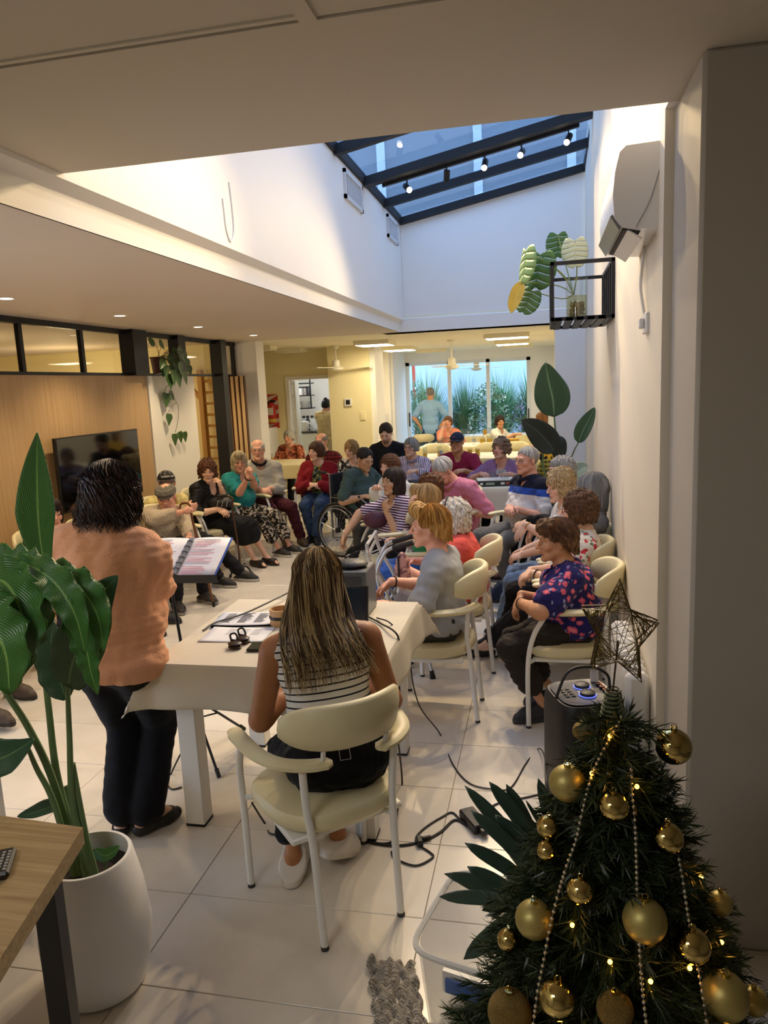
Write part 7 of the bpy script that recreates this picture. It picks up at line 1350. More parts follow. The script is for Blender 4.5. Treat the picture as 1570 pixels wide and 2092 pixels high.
q0 = PC + V3((0.065, -0.01, 0.39)); stalk(pl, [q0, q0 + V3((0.0, 0, 0.04)), q0 + V3((0.005, 0, 0.075))], 0.004, SG_); leaf(pl, [q0 + V3((-0.03, 0, 0.085)), q0 + V3((0.005, -0.005, 0.072)), q0 + V3((0.035, 0, 0.085)), q0 + V3((0.05, 0.01, 0.10))], 0.020, (0, -0.7, 0.7), STL, fold=0.3)
MB().tube(catmull([q0 + V3((0.005, 0.0, 0.0)), q0 + V3((0.03, 0.01, 0.03)), q0 + V3((0.055, 0.005, 0.055))], 5), 0.0035, 6).build('dry_stalk', M('dry_stalk', '#b39468', 0.8), pl)
# ---- wooden table with remote, front left
wt = thing('wooden_table', 'oak topped table with black steel legs at the front left corner', 'table', (-1.4, 1.2, 0)); WTM = MWOOD('oak_table', '#9c8865', '#7a6546', 2.2, 0, 0.42)
MB().prism([(-1.189, 1.582, 0.715), (-1.84, 1.63, 0.715), (-1.66, 0.62, 0.715), (-0.955, 0.62, 0.715)], (0, 0, 0), (0, 0, 0.045)).build('tabletop', WTM, wt, smooth=False)
for x, y in ((-1.235, 1.48), (-1.76, 1.52), (-1.08, 0.70), (-1.62, 0.70)): rz_box(MB(), (x, y), 0.055, 0.055, 0.0, 0.715, 14, 0.002).build('leg', M('table_steel', '#232427', 0.45, metal=0.3), wt, smooth=False)
rc = P(10, 1745, Z=0.775); t = thing('remote_control', 'black remote control on the oak table', 'remote', rc); RB = M('remote_black', '#101012', 0.4)
ra = math.radians(118); ru = V3((math.cos(ra), math.sin(ra), 0)); rv = V3((-math.sin(ra), math.cos(ra), 0)); Rm = np.stack([ru, rv, V3((0, 0, 1))], 1)
MB().box((-0.09, -0.024, -0.014), (0.02, 0.024, 0.006), 0.006, Rm, rc).build('remote_body', RB, t, smooth=False)
for i in range(7):
    for j in range(3): q = rc + Rm @ V3((-0.075 + 0.012 * i, -0.013 + 0.013 * j, 0.006)); MB().box((-0.0035, -0.0035, 0), (0.0035, 0.0035, 0.0016), 0, Rm, q).build('button', M('button_grey', '#8c8c8c', 0.5), t, smooth=False)
# ---- television on the oak panel
tv = thing('television', 'large black flat television on the oak wall panel', 'television', (-4.1, 6.5, 1.25)); tz0, tz1 = 0.885, 1.545; ty0, ty1 = 5.69, 7.03
MB().box((-4.125, ty0, tz0), (-4.09, ty1, tz1), bev=0.004).build('tv_case', M('tv_black', '#0c0c0e', 0.35), tv, smooth=False); MB().box((-4.0901, ty0 + 0.012, tz0 + 0.02), (-4.088, ty1 - 0.012, tz1 - 0.012)).build('screen', M('tv_screen', '#050507', 0.06, spec=0.6), tv, smooth=False); MB().box((-4.20, 6.3, 1.1), (-4.125, 6.7, 1.35)).build('wall_bracket', BLACK_STEEL, tv, smooth=False)
# ---- air conditioner on the right wall
ac = thing('air_conditioner', 'white wall air conditioner on the right wall beside the pillar', 'air conditioner', (0.34, 3.35, 2.5)); AW = M('ac_white', '#dfe0e2', 0.22)
pf = [(0.42, 2.66), (0.29, 2.655), (0.268, 2.635), (0.252, 2.57), (0.246, 2.49), (0.252, 2.42), (0.275, 2.388), (0.34, 2.372), (0.42, 2.367)]
MB().prism([(x, 0, z) for x, z in pf], (0, 2.93, 0), (0, 3.58, 0)).build('housing', AW, ac, sharp=50); MB().prism([(0.246, 0, 2.432), (0.278, 0, 2.384), (0.270, 0, 2.376), (0.239, 0, 2.425)], (0, 2.95, 0), (0, 3.56, 0)).build('front_strip', M('ac_grey', '#7b7f84', 0.3, metal=0.3), ac, smooth=False)
MB().prism([(0.283, 0, 2.388), (0.345, 0, 2.374), (0.345, 0, 2.368), (0.283, 0, 2.380)], (0, 2.97, 0), (0, 3.53, 0)).build('outlet_slot', M('slot_black', '#0c0c0e', 0.6), ac, smooth=False); MB().prism([(0.300, 0, 2.376), (0.350, 0, 2.342), (0.353, 0, 2.346), (0.303, 0, 2.380)], (0, 2.97, 0), (0, 3.53, 0)).build('louver', AW, ac, smooth=False)
MB().tube(catmull([(0.405, 2.929, 2.57), (0.37, 2.929, 2.46), (0.325, 2.929, 2.378)], 5), 0.0016, 4).build('seam', M('ac_grey', '#7b7f84', 0.3, metal=0.3), ac)
MB().tube(catmull([(0.40, 3.3, 2.37), (0.385, 3.28, 2.22), (0.39, 3.25, 2.14), (0.40, 3.24, 2.08)], 5), 0.006, 6).build('power_cord', M('plastic_white', '#dcdad6', 0.4), ac); t = thing('wall_socket', 'white wall socket with a plug under the air conditioner', 'socket', (0.405, 3.22, 2.05)); MB().box((0.392, 3.16, 2.02), (0.412, 3.28, 2.10), bev=0.004).build('socket_plate', M('plastic_white', '#dcdad6', 0.4), t, smooth=False)
MB().box((0.372, 3.20, 2.04), (0.392, 3.24, 2.08), bev=0.004).build('plug', M('plastic_white', '#dcdad6', 0.4), t, smooth=False)
# ---- black frame shelf with vase and monstera
sx0, sx1, sy0, sy1, sz0, sz1 = 0.045, 0.435, 4.97, 5.80, 2.215, 2.575; fr = thing('wall_shelf', 'black steel box frame shelf fixed high on the right wall', 'shelf', (0.43, 5.4, 2.2)); BS = BLACK_STEEL; e = 0.022
def fb_(a, b, name='frame_bar'): return MB().box(a, b).build(name, BS, fr, smooth=False)
for y in (sy0, sy1 - e):
    for x in (sx0, sx1 - e): fb_((x, y, sz0), (x + e, y + e, sz1))
    for z in (sz0, sz1 - e): fb_((sx0, y, z), (sx1, y + e, z + e))
for x in (sx0, sx1 - e):
    for z in (sz0, sz1 - e): fb_((x, sy0, z), (x + e, sy1, z + e))
for k in range(1, 5): y = sy0 + (sy1 - sy0) * k / 5; fb_((sx1 - e, y, sz0), (sx1, y + e, sz1), 'back_bar')
for k in range(5): x = sx0 + 0.025 + 0.066 * k; fb_((x, sy0, sz0 - 0.004), (x + 0.045, sy1, sz0 + 0.018), 'shelf_slat')
vp = P(1178, 640, Z=sz0 + 0.019); vp = V3((0.215, 5.22, sz0 + 0.019)); va = thing('glass_vase', 'clear glass cylinder vase of water and roots on the black shelf', 'vase', vp); MB().lathe([(0, 0), (0.068, 0), (0.07, 0.26), (0.065, 0.26), (0.064, 0.012), (0, 0.012)], vp, 28, caps=False).build('glass_body', GLS, va); MB().lathe([(0, 0.013), (0.0635, 0.013), (0.0635, 0.15), (0, 0.15)], vp, 28, caps=False).build('water', MGLASS('vase_water', (0.9, 0.86, 0.66), 0.8), va)
mo = thing('monstera_cutting', 'monstera cutting with split leaves growing in the glass vase', 'plant', vp + V3((0, 0, 0.1))); m = MB(); rr_ = random.Random(2)
for k in range(26): q = [vp + V3((rr_.uniform(-0.05, 0.05), rr_.uniform(-0.05, 0.05), rr_.uniform(0.016, 0.12))) for _ in range(4)]; m.tube(catmull(q, 4), 0.0025, 4)
m.build('roots', M('root_brown', '#8a7434', 0.7), mo); MG = M('monstera_green', '#3f6a3a', 0.4, noise=0.2, nscale=9); MPALE = M('monstera_pale', '#c9d2b4', 0.5, noise=0.08, nscale=9); MYEL = M('monstera_yellow', '#c9a83e', 0.55, noise=0.3, nscale=14)
def monstera(at, axis, nrm, size, mat, slits=5, name='leaf'):
    """heart-shaped split leaf: separate lobes joined at the midrib"""
    at = V3(at); ax = unit(axis); nn = V3(nrm); nn = unit(nn - nn.dot(ax) * ax); sd = np.cross(ax, nn); m = MB(); lob = slits
    for s_ in (-1, 1):
        for k in range(lob):
            t0, t1 = -0.16 + 1.16 * k / lob, -0.16 + 1.16 * (k + 0.93) / lob; rows = []
            for i in range(5):
                u = i / 4; r = []
                for j in range(4):
                    t = t0 + (t1 - t0) * j / 3; hw = 0.52 * math.sqrt(max(0.0, 1 - ((t - 0.35) / 0.66) ** 2)); root_t = max(0.0, t * 0.92) if t > 0 else 0.0; q = at + ax * (size * (root_t + (t - root_t) * min(1, u * 1.6) + 0.10 * u * hw)) + sd * (s_ * size * hw * u) - nn * (0.22 * size * hw * u * u); r.append(q)
                rows.append(r)
            m.grid(rows)
    m.tube([at, at + ax * size * 0.95], 0.0022, 4); return m.build(name, mat, mo, solid=0.0015)
def pet(pts, r=0.0038): return MB().tube(catmull(pts, 6), r, 6).build('petiole', M('petiole_green', '#7d8f52', 0.5), mo)
top0 = vp + V3((-0.02, 0, 0.16))
p1 = P(1175, 492, Y=5.15); pet([top0, vp + V3((0, -0.02, 0.3)), p1]); monstera(p1 + V3((0.0, 0, 0.0)), (0.05, 0.1, -1), (0.1, -1, 0.35), 0.165, MPALE, 6)
p2 = P(1140, 480, Y=5.4); pet([top0, vp + V3((-0.05, 0.1, 0.3)), p2]); monstera(p2, (0.0, 0.2, -1), (0.1, -1, 0.1), 0.15, MG)
p3 = P(1104, 520, Y=5.1); pet([top0, vp + V3((-0.08, -0.02, 0.27)), p3]); monstera(p3, (-0.15, 0.0, -1), (-0.2, -1, 0.2), 0.22, MG)
p4 = P(1075, 512, Y=5.0); pet([top0, vp + V3((-0.10, -0.03, 0.30)), p4]); monstera(p4, (-0.12, -0.1, -1), (-1, -0.55, 0.1), 0.21, M('monstera_light', '#7c9a5a', 0.45, noise=0.2, nscale=9))
p5 = P(1066, 575, Y=5.0); leaf(mo, [p5, P(1060, 595, Y=5.0), P(1050, 622, Y=5.0), P(1045, 640, Y=5.0)], 0.045, (-0.3, -1, 0.2), MYEL, fold=0.3); pet([top0, vp + V3((-0.12, -0.03, 0.22)), p5])
p6 = P(1088, 595, Y=5.05); pet([top0, vp + V3((-0.1, 0, 0.14)), p6]); monstera(p6, (-0.45, 0, -0.9), (-0.2, -1, 0.2), 0.15, MG)
# ---- hanging pothos on the partition ledge
hp0 = V3((-4.16, 7.72, 2.113)); hp = thing('pothos_pot', 'trailing pothos in a brown pot on the ledge above the white panel', 'potted plant', hp0); MB().lathe([(0, 0), (0.062, 0), (0.08, 0.16), (0.086, 0.16), (0.086, 0.175), (0.076, 0.175), (0.07, 0.14), (0, 0.14)], hp0, 20, caps=False).build('pot', M('brown_pot', '#4a2018', 0.6), hp)
PG = M('pothos_green', '#3c5a2a', 0.4, noise=0.3, nscale=11); 
def heart(at, ax, nr, sz, mat=PG): ax = unit(ax); return leaf(hp, [V3(at), V3(at) + ax * sz * 0.35 - V3((0, 0, 0.0)), V3(at) + ax * sz * 0.7 - V3((0, 0, 0.01)), V3(at) + ax * sz - V3((0, 0, 0.03))], sz * 0.42, nr, mat, shape=lambda a: (0.75 + 0.8 * a if a < 0.3 else 1.0) * (1 - max(0, (a - 0.3) / 0.7) ** 1.3) + 0.02, fold=0.2, m=3)
HX = -4.02
for px, py, sz, d in [(305, 700, 0.16, (0, 0.8, 0.1)), (325, 700, 0.14, (0, 0.8, -0.3)), (335, 735, 0.15, (0, -0.6, -0.5)), (345, 725, 0.16, (0, 0.3, -0.8)), (352, 715, 0.15, (0, 0.6, -0.4)), (362, 712, 0.20, (0, 0.8, -0.7)), (372, 720, 0.18, (0, 0.7, -0.9)), (365, 740, 0.18, (0, 0.4, -0.9)), (380, 735, 0.15, (0, 0.6, -0.9)), (386, 748, 0.12, (0, 0.3, -1)), (352, 755, 0.19, (0, 0.1, -1)), (362, 762, 0.18, (0, 0.3, -1)), (374, 760, 0.17, (0, 0.6, -1)), (340, 745, 0.15, (0, -0.3, -0.9)), (330, 745, 0.14, (0, 0.2, -1)), (358, 735, 0.17, (0, 0.1, -0.9)), (345, 765, 0.17, (0, 0.2, -1))]:
    q = P(px, py, X=HX + rnd.uniform(-0.05, 0.10)); heart(q, d, (1, -0.3 + rnd.uniform(-0.2, 0.2), 0.3), sz * 0.78); MB().tube(catmull([hp0 + V3((rnd.uniform(-0.03, 0.04), rnd.uniform(-0.03, 0.05), 0.15)), 0.5 * (hp0 + V3((0.05, 0.05, 0.25)) + q), q], 4), 0.003, 4).build('stem', M('stem_dark', '#3d4026', 0.6), hp)
vine = [P(a, b, X=-4.13) for a, b in [(346, 770), (347, 785), (352, 805), (362, 825), (365, 840), (363, 865), (358, 883)]]; MB().tube(catmull(vine, 5), 0.003, 4).build('vine', M('stem_dark', '#3d4026', 0.6), hp); vine2 = [P(a, b, X=-4.13) for a, b in [(347, 785), (339, 792), (337, 803)]]; MB().tube(catmull(vine2, 5), 0.003, 4).build('vine', M('stem_dark', '#3d4026', 0.6), hp); MB().tube(catmull([P(a, b, X=-4.13) for a, b in [(360, 822), (350, 832), (344, 842)]], 5), 0.003, 4).build('vine', M('stem_dark', '#3d4026', 0.6), hp)
for px, py, sz, d in [(340, 803, 0.14, (0, -0.3, -1)), (345, 804, 0.12, (0, 0.9, -0.4)), (345, 845, 0.11, (0, -0.2, -1)), (356, 886, 0.11, (0, 0.0, -1)), (366, 882, 0.11, (0, 0.3, -1)), (376, 882, 0.10, (0, 0.2, -1))]: heart(P(px, py, X=-4.12), d, (1, -0.4, 0.2), sz)
# ---- wall bars in the therapy room
wb = thing('wall_bars', 'wooden wall bars seen through the gap beside the white panel', 'wall bars', (-5.6, 10.0, 0)); WBM = MWOOD('bars_wood', '#c89a52', '#b28440', 2, 2, 0.5)
ly, wx0, wx1 = 9.92, P(421, 900, Y=9.92)[0], -4.49
for x in (wx0, wx1): MB().box((x - 0.035, ly - 0.05, 0), (x + 0.035, ly + 0.05, 2.2), bev=0.004).build('upright', WBM, wb, smooth=False)
for k in range(13): zz = 0.18 + 0.155 * k; MB().tube([(wx0, ly, zz), (wx1, ly, zz)], 0.017, 8).build('rung', WBM, wb)
MB().prism([(wx0 - 0.03, ly - 0.03, 1.85), (wx0 - 0.03, ly - 0.03, 1.77), (wx0 - 0.33, ly - 0.03, 2.12), (wx0 - 0.33, ly - 0.03, 2.2)], (0, 0, 0), (0, 0.05, 0)).build('brace', WBM, wb, smooth=False)
so_ = thing('therapy_couch', 'cream padded couch in the room behind the partition', 'couch', (-5.3, 9.3, 0)); MB().box((-6.0, 9.0, 0.34), (-4.75, 9.6, 0.50), bev=0.05).build('seat', VINYL, so_); MB().box((-6.0, 9.6, 0.34), (-4.75, 9.75, 0.95), bev=0.05).build('backrest', VINYL, so_)
for x in (-5.9, -4.85): MB().box((x - 0.03, 9.1, 0), (x + 0.03, 9.6, 0.34)).build('leg', TUBE, so_, smooth=False)
# ---- air vents, socket plates
for k, (y0, y1, z0, z1) in enumerate([(7.12, 7.82, 3.60, 3.86), (9.10, 9.72, 3.60, 3.86)]):
    v_ = thing('air_vent', ['white slatted air vent high on the left side of the skylight well, nearer one', 'white slatted air vent high on the left side of the skylight well, farther one'][k], 'vent', (-1.79, (y0 + y1) / 2, z0), 0, 'vents in the skylight well'); VG = M('vent_white', '#d3d4d6', 0.45)
    MB().box((-1.80, y0 + 0.03, z0 + 0.03), (-1.797, y1 - 0.03, z1 - 0.03)).build('backing', M('vent_dark', '#6e7278', 0.7), v_, smooth=False)
    for a, b in (((y0, z0), (y1, z0 + 0.035)), ((y0, z1 - 0.035), (y1, z1)), ((y0, z0), (y0 + 0.035, z1)), ((y1 - 0.035, z0), (y1, z1))): MB().box((-1.80, a[0], a[1]), (-1.775, b[0], b[1])).build('frame_bar', VG, v_, smooth=False)
    for j in range(11): y = y0 + 0.05 + (y1 - y0 - 0.1) * j / 10; MB().box((-1.797, y - 0.011, z0 + 0.03), (-1.781, y + 0.011, z1 - 0.03)).build('slat', VG, v_, smooth=False)
t = thing('thermostat', 'white square thermostat with a black display on the cream column', 'thermostat', (-3.2, 12.29, 1.66)); p = P(712, 822, Y=12.3); MB().box((p[0] - 0.065, 12.27, p[2] - 0.065), (p[0] + 0.065, 12.2999, p[2] + 0.065), bev=0.008).build('plate', M('plastic_white', '#dcdad6', 0.4), t, smooth=False); MB().box((p[0] - 0.035, 12.268, p[2] - 0.035), (p[0] + 0.035, 12.27, p[2] + 0.04)).build('display', M('slot_black', '#0c0c0e', 0.6), t, smooth=False)
t = thing('light_switch', 'cream light switch plate on the cream column', 'switch', (-2.98, 12.29, 1.35)); p = P(742, 849, Y=12.3); MB().box((p[0] - 0.045, 12.28, p[2] - 0.07), (p[0] + 0.045, 12.2999, p[2] + 0.07), bev=0.004).build('plate', W_CREAM, t, smooth=False); MB().box((p[0] - 0.018, 12.276, p[2] - 0.03), (p[0] + 0.018, 12.28, p[2] + 0.03), bev=0.002).build('rocker', W_CREAM, t, smooth=False)
# ---- fire extinguisher and sign
s0, s1 = P(547, 806, Y=YK), P(572, 874, Y=YK); sg = thing('extinguisher_sign', 'red and white striped sign panel behind the fire extinguisher', 'sign', (0.5 * (s0[0] + s1[0]), YK - 0.01, s1[2]))
pn = MB().box((s0[0], YK - 0.012, s1[2]), (s1[0], YK - 0.001, s0[2])).build('panel', M('sign_red', '#c23a2a', 0.5), sg, smooth=False); wS, hS = s1[0] - s0[0], s0[2] - s1[2]
for k in range(4):
    zb = s1[2] + hS * (0.02 + 0.26 * k); q = [(s0[0], YK - 0.0135, zb), (s0[0], YK - 0.0135, zb + 0.07), (s1[0], YK - 0.0135, zb + 0.07 + 0.10), (s1[0], YK - 0.0135, zb + 0.10)]; q = [(a, b, min(max(c, s1[2]), s0[2])) for a, b, c in q]; MB().prism(q, (0, 0, 0), (0, 0.001, 0)).build('white_stripe', M('sign_white', '#ded6cc', 0.5), sg, smooth=False)
ex0 = P(557, 866, Y=YK - 0.12); ex = thing('fire_extinguisher', 'red fire extinguisher with a black hose hanging on its striped sign', 'extinguisher', ex0); hz = P(557, 832, Y=YK - 0.12)[2] - ex0[2]
hz = P(557, 822, Y=YK - 0.12)[2] - ex0[2]
MB().lathe([(0.0, 0.0), (0.072, 0.0), (0.078, 0.02), (0.078, hz * 0.82), (0.06, hz * 0.93), (0.03, hz)], ex0, 24, caps=False).build('cylinder', M('extinguisher_red', '#b62a20', 0.3), ex); MB().lathe([(0.0785, 0.03), (0.0795, 0.03), (0.0795, 0.09), (0.0785, 0.09)], ex0, 24, caps=False).build('yellow_band', M('band_yellow', '#c9a838', 0.5), ex)
MB().box(tuple(ex0 + V3((-0.045, -0.082, hz * 0.42))), tuple(ex0 + V3((0.055, -0.074, hz * 0.75)))).build('paper_tag', M('sign_white', '#ded6cc', 0.5), ex, smooth=False); MB().box(tuple(ex0 + V3((-0.02, -0.03, hz))), tuple(ex0 + V3((0.08, 0.02, hz + 0.04))), bev=0.01).build('valve', M('valve_black', '#17171a', 0.4), ex); MB().tube(catmull([ex0 + V3((-0.02, 0, hz + 0.02)), ex0 + V3((-0.12, -0.02, hz * 0.8)), ex0 + V3((-0.13, -0.02, hz * 0.4)), ex0 + V3((-0.09, -0.02, 0.05))], 6), 0.014, 8).build('hose', M('valve_black', '#17171a', 0.4), ex)
# ---- ceiling fans
for px, py, dz, lb, a0 in ((685, 706, 0.36, 'white ceiling fan in front of the cream column', 0.2), (922, 694, 0.42, 'white ceiling fan in the middle of the dining room, nearer one', 0.1), (973, 714, 0.40, 'white ceiling fan farther back before the garden door', 0.5)):
    p = P(px, py, Z=CH); t = thing('ceiling_fan', lb, 'ceiling fan', p, 0, 'ceiling fans of the dining room'); FW = M('fan_white', '#e6e0cc', 0.4)
    MB().lathe([(0.07, 0.0), (0.065, -0.03), (0.02, -0.06)], p, 20, caps=False).build('ceiling_rose', FW, t); MB().tube([p, p - V3((0, 0, dz - 0.1))], 0.014, 8).build('rod', FW, t); MB().lathe([(0.02, -dz + 0.14), (0.06, -dz + 0.12), (0.065, -dz + 0.03), (0.12, -dz), (0.11, -dz - 0.03), (0.05, -dz - 0.05), (0.0, -dz - 0.055)], p, 24, caps=False).build('motor', FW, t)
    for k in range(3):
        a = a0 + 2.094 * k; d = V3((math.cos(a), math.sin(a), 0)); s_ = V3((-d[1], d[0], 0)); q = p - V3((0, 0, dz)); MB().prism([q + d * 0.11 - s_ * 0.03, q + d * 0.58 - s_ * 0.062, q + d * 0.60 + s_ * 0.05, q + d * 0.11 + s_ * 0.03], (0, 0, 0), (0, 0, 0.008)).build('blade', FW, t, smooth=False)
# ---- dining tables
CL_Y = M('pale_yellow_cloth', '#e0d2a0', 0.8, noise=0.03, nscale=20); CL_W = M('white_cloth', '#e6e3d8', 0.8)
def dtab(x0, x1, y0, y1, name, run=True, seed=1):
    table('white table under the %s' % name, x0, x1, y0, y1, 0.765); drape(x0, x1, y0, y1, 0.77, 0.20, CL_Y, 'pale yellow cloth on the %s' % name, seed=seed, n=30)
    if run: tag(MB().box((x0 + 0.02, y0 + 0.03, 0.7735), (x1 - 0.02, y1 - 0.03, 0.7765)).build('table_cover', CL_W, None, smooth=False), 'white cover sheet on top of the %s' % name, 'cover')
dtab(-1.85, -0.15, 10.75, 11.75, 'front dining table', seed=4); dtab(-2.15, -0.45, 12.75, 13.75, 'middle dining table', seed=5); dtab(-1.95, -0.2, 15.2, 15.95, 'far dining table by the garden door', seed=6)
dtab(-4.40, -3.45, 10.5, 11.45, 'far left dining table', run=False, seed=7)
def on(px, py, y, z=0.777): p = P(px, py, Y=y); return V3((p[0], y, z))
OJ = '#e0a428'
for px, y, r, h, f_, c_, lb in [(868, 10.95, 0.036, 0.17, 0.45, OJ, 'tall glass of orange juice at the left of the front dining table'), (897, 11.25, 0.034, 0.15, 0.5, OJ, 'second glass of orange juice from the left on the front dining table'), (960, 11.1, 0.04, 0.12, 0.85, '#d9a81e', 'full yellow glass behind the navy cap on the front dining table'), (976, 11.1, 0.04, 0.12, 0.85, '#d9a81e', 'full yellow glass right of the other yellow one on the front dining table'), (986, 13.0, 0.05, 0.14, 0.8, '#d9a81e', 'left yellow glass on the middle dining table'), (1001, 13.0, 0.05, 0.14, 0.8, '#d9a81e', 'right yellow glass on the middle dining table'), (905, 13.1, 0.04, 0.15, 0.1, '#dfe6e4', 'empty glass before the woman in salmon'), (918, 13.2, 0.04, 0.15, 0.1, '#dfe6e4', 'second empty glass before the woman in salmon'), (992, 15.4, 0.05, 0.15, 0.8, OJ, 'glass of orange juice on the far table by the garden door'), (948, 15.4, 0.05, 0.15, 0.2, '#dfe6e4', 'empty glass at the left of the far table'), (1003, 15.6, 0.05, 0.15, 0.2, '#dfe6e4', 'empty glass at the right of the far table'), (1022, 13.1, 0.04, 0.16, 0.2, '#dfe6e4', 'clear glass before the woman in white'), (552, 10.9, 0.035, 0.14, 0.6, OJ, 'glass of orange juice on the far left dining table')]:
    tumbler(on(px, 900, y), r, h, lb, f_, c_, None)
for px, y, lb in ((901, 11.0, 'small clear bottle on the front dining table'), (969, 13.2, 'small clear bottle on the middle dining table'), (958, 15.4, 'small clear bottle on the far table')):
    p = on(px, 900, y); t = thing('glass_bottle', lb, 'bottle', p); MB().lathe([(0, 0), (0.033, 0), (0.033, 0.13), (0.013, 0.18), (0.013, 0.22), (0, 0.22)], p, 16, caps=False).build('glass_body', GLS, t); MB().lathe([(0.034, 0.05), (0.034, 0.10)], p, 16, caps=False).build('label_band', M('label_grey', '#8f98a8', 0.6), t); MB().lathe([(0.014, 0.22), (0.014, 0.24), (0, 0.24)], p, 12, caps=False).build('cap', M('label_grey', '#8f98a8', 0.6), t)
p = on(1045, 890, 13.1); t = thing('bread_basket', 'pile of yellow napkins and bread in a basket on the middle dining table', 'basket', p)
for k in range(4): MB().box(tuple(p + V3((-0.17 + 0.02 * k, -0.09, 0.025 * k))), tuple(p + V3((0.17 - 0.015 * k, 0.09, 0.025 * k + 0.022))), bev=0.01).build('napkin', M('napkin_yellow', '#c9a045', 0.8, noise=0.2, nscale=20), t)
for k, (x, y, yw, lb) in enumerate([(-2.45, 15.3, 100, 'empty cream armchair left of the woman in salmon, by the garden door'), (-2.1, 15.75, 60, 'empty cream armchair nearest the standing man'), (-1.75, 12.15, -90, 'empty cream armchair at the left end of the front dining table'), (-0.9, 12.2, -95, 'empty cream armchair between front and middle dining tables, left one'), (-0.45, 12.2, -85, 'empty cream armchair between front and middle dining tables, right one')]): chair(x, y, yw, lb)
# ---- back table of the circle with game box and glasses
table('white table behind the man in pink, under its grey cream cloth', -1.55, -0.30, 7.72, 8.42, 0.765); drape(-1.55, -0.30, 7.72, 8.42, 0.77, 0.28, M('grey_cream_cloth', '#c9c4b6', 0.8), 'grey cream cloth on the table behind the man in pink', seed=9, n=30)
gb = V3((-0.52, 7.98, 0.772)); t = thing('board_game', 'dark green board game box on the table behind the man in pink', 'game box', gb); rz_box(MB(), gb, 0.40, 0.26, 0.773, 0.83, 8, 0.003).build('box', M('game_dark', '#1d2a2a', 0.5), t, smooth=False); rz_box(MB(), gb, 0.38, 0.24, 0.8301, 0.838, 8).build('lid_print', M('game_white', '#cfcfca', 0.5), t, smooth=False)
a8 = math.radians(8); Rg = np.stack([V3((math.cos(a8), math.sin(a8), 0)), V3((0, 0, 1)), V3((math.sin(a8), -math.cos(a8), 0))], 1)
for dx, w2, cc in ((-0.15, 0.03, '#d8d8d2'), (-0.06, 0.09, '#8fa08a'), (0.07, 0.04, '#d8d8d2'), (0.12, 0.03, '#b04a3a'), (0.17, 0.025, '#d8d8d2')): q = gb + Rg @ V3((dx, 0.03, 0.131)); MB().prism([q + Rg @ V3((-w2 / 2, -0.012, 0)), q + Rg @ V3((w2 / 2, -0.012, 0)), q + Rg @ V3((w2 / 2, 0.012, 0)), q + Rg @ V3((-w2 / 2, 0.012, 0))], (0, 0, 0), Rg[:, 2] * 0.001).build('side_print', M('print_' + cc.strip('#'), cc, 0.5), t, smooth=False)
tumbler(on(1007, 975, 8.12, 0.773), 0.042, 0.13, 'left clear glass beside the game box', 0.3); tumbler(on(1032, 975, 8.0, 0.773), 0.042, 0.12, 'right clear glass beside the game box', 0.3)
pc = V3((-1.38, 7.95, 0.773)); t = thing('pencil_case', 'black pencil case with an orange zip before the person in the striped shirt', 'pencil case', pc); MB().ball(pc + V3((0, 0, 0.04)), (0.14, 0.06, 0.04), 20, 10).build('case', M('black_leather', '#1d1c1e', 0.5, bump=0.3, bscale=40), t); MB().tube([pc + V3((-0.12, -0.05, 0.03)), pc + V3((0.0, -0.062, 0.035)), pc + V3((0.12, -0.05, 0.03))], 0.005, 6).build('zip', M('zip_orange', '#d07a4a', 0.6), t)
# ---- sideboard corner with yellow picture, kitchen
sb = thing('sideboard', 'white sideboard in the niche left of the garden door', 'sideboard', (-3.4, 14.5, 0)); p = P(782, 848, Y=14.4); MB().box((-3.62, 14.2, p[2] - 0.06), (-3.08, 14.88, p[2]), bev=0.004).build('top_board', W_WHITE, sb, smooth=False); MB().box((-3.60, 14.22, 0.35), (-3.10, 14.86, 0.40)).build('shelf_board', W_WHITE, sb, smooth=False)
for x in (-3.62, -3.12): MB().box((x, 14.2, 0), (x + 0.04, 14.88, p[2] - 0.06)).build('side_board', W_WHITE, sb, smooth=False)
zt = p[2]; t = thing('yellow_picture', 'yellow picture leaning on the sideboard', 'picture', (-3.45, 14.8, zt)); MB().box((-3.60, 14.80, zt), (-3.33, 14.83, zt + 0.27)).build('canvas', M('picture_yellow', '#d0b02a', 0.6), t, smooth=False)
t = thing('mixer', 'small dark kitchen mixer on the sideboard before the yellow picture', 'mixer', (-3.48, 14.5, zt)); MB().box((-3.53, 14.42, zt), (-3.43, 14.6, zt + 0.03), bev=0.008).build('base', M('valve_black', '#17171a', 0.4), t); MB().box((-3.52, 14.52, zt + 0.03), (-3.44, 14.58, zt + 0.14), bev=0.01).build('stand', M('steel_grey', '#8a8d90', 0.3, metal=0.7), t); MB().ball((-3.48, 14.5, zt + 0.16), (0.04, 0.09, 0.035), 14, 8).build('head', M('valve_black', '#17171a', 0.4), t)
tumbler(V3((-3.25, 14.4, zt)), 0.06, 0.16, 'wide clear jar on the sideboard', 0.3, '#d9a81e')
kc = thing('kitchen_counter', 'white kitchen counter with a dark top seen through the door', 'counter', (-4.7, 15.0, 0)); zc = P(632, 880, Y=14.6)[2]; MB().box((-5.7, 14.4, 0.0), (-4.30, 15.0, zc - 0.04)).build('cabinet', W_WHITE, kc, smooth=False); MB().box((-5.72, 14.38, zc - 0.04), (-4.28, 15.02, zc)).build('worktop', M('worktop_dark', '#3a3a3c', 0.35), kc, smooth=False)
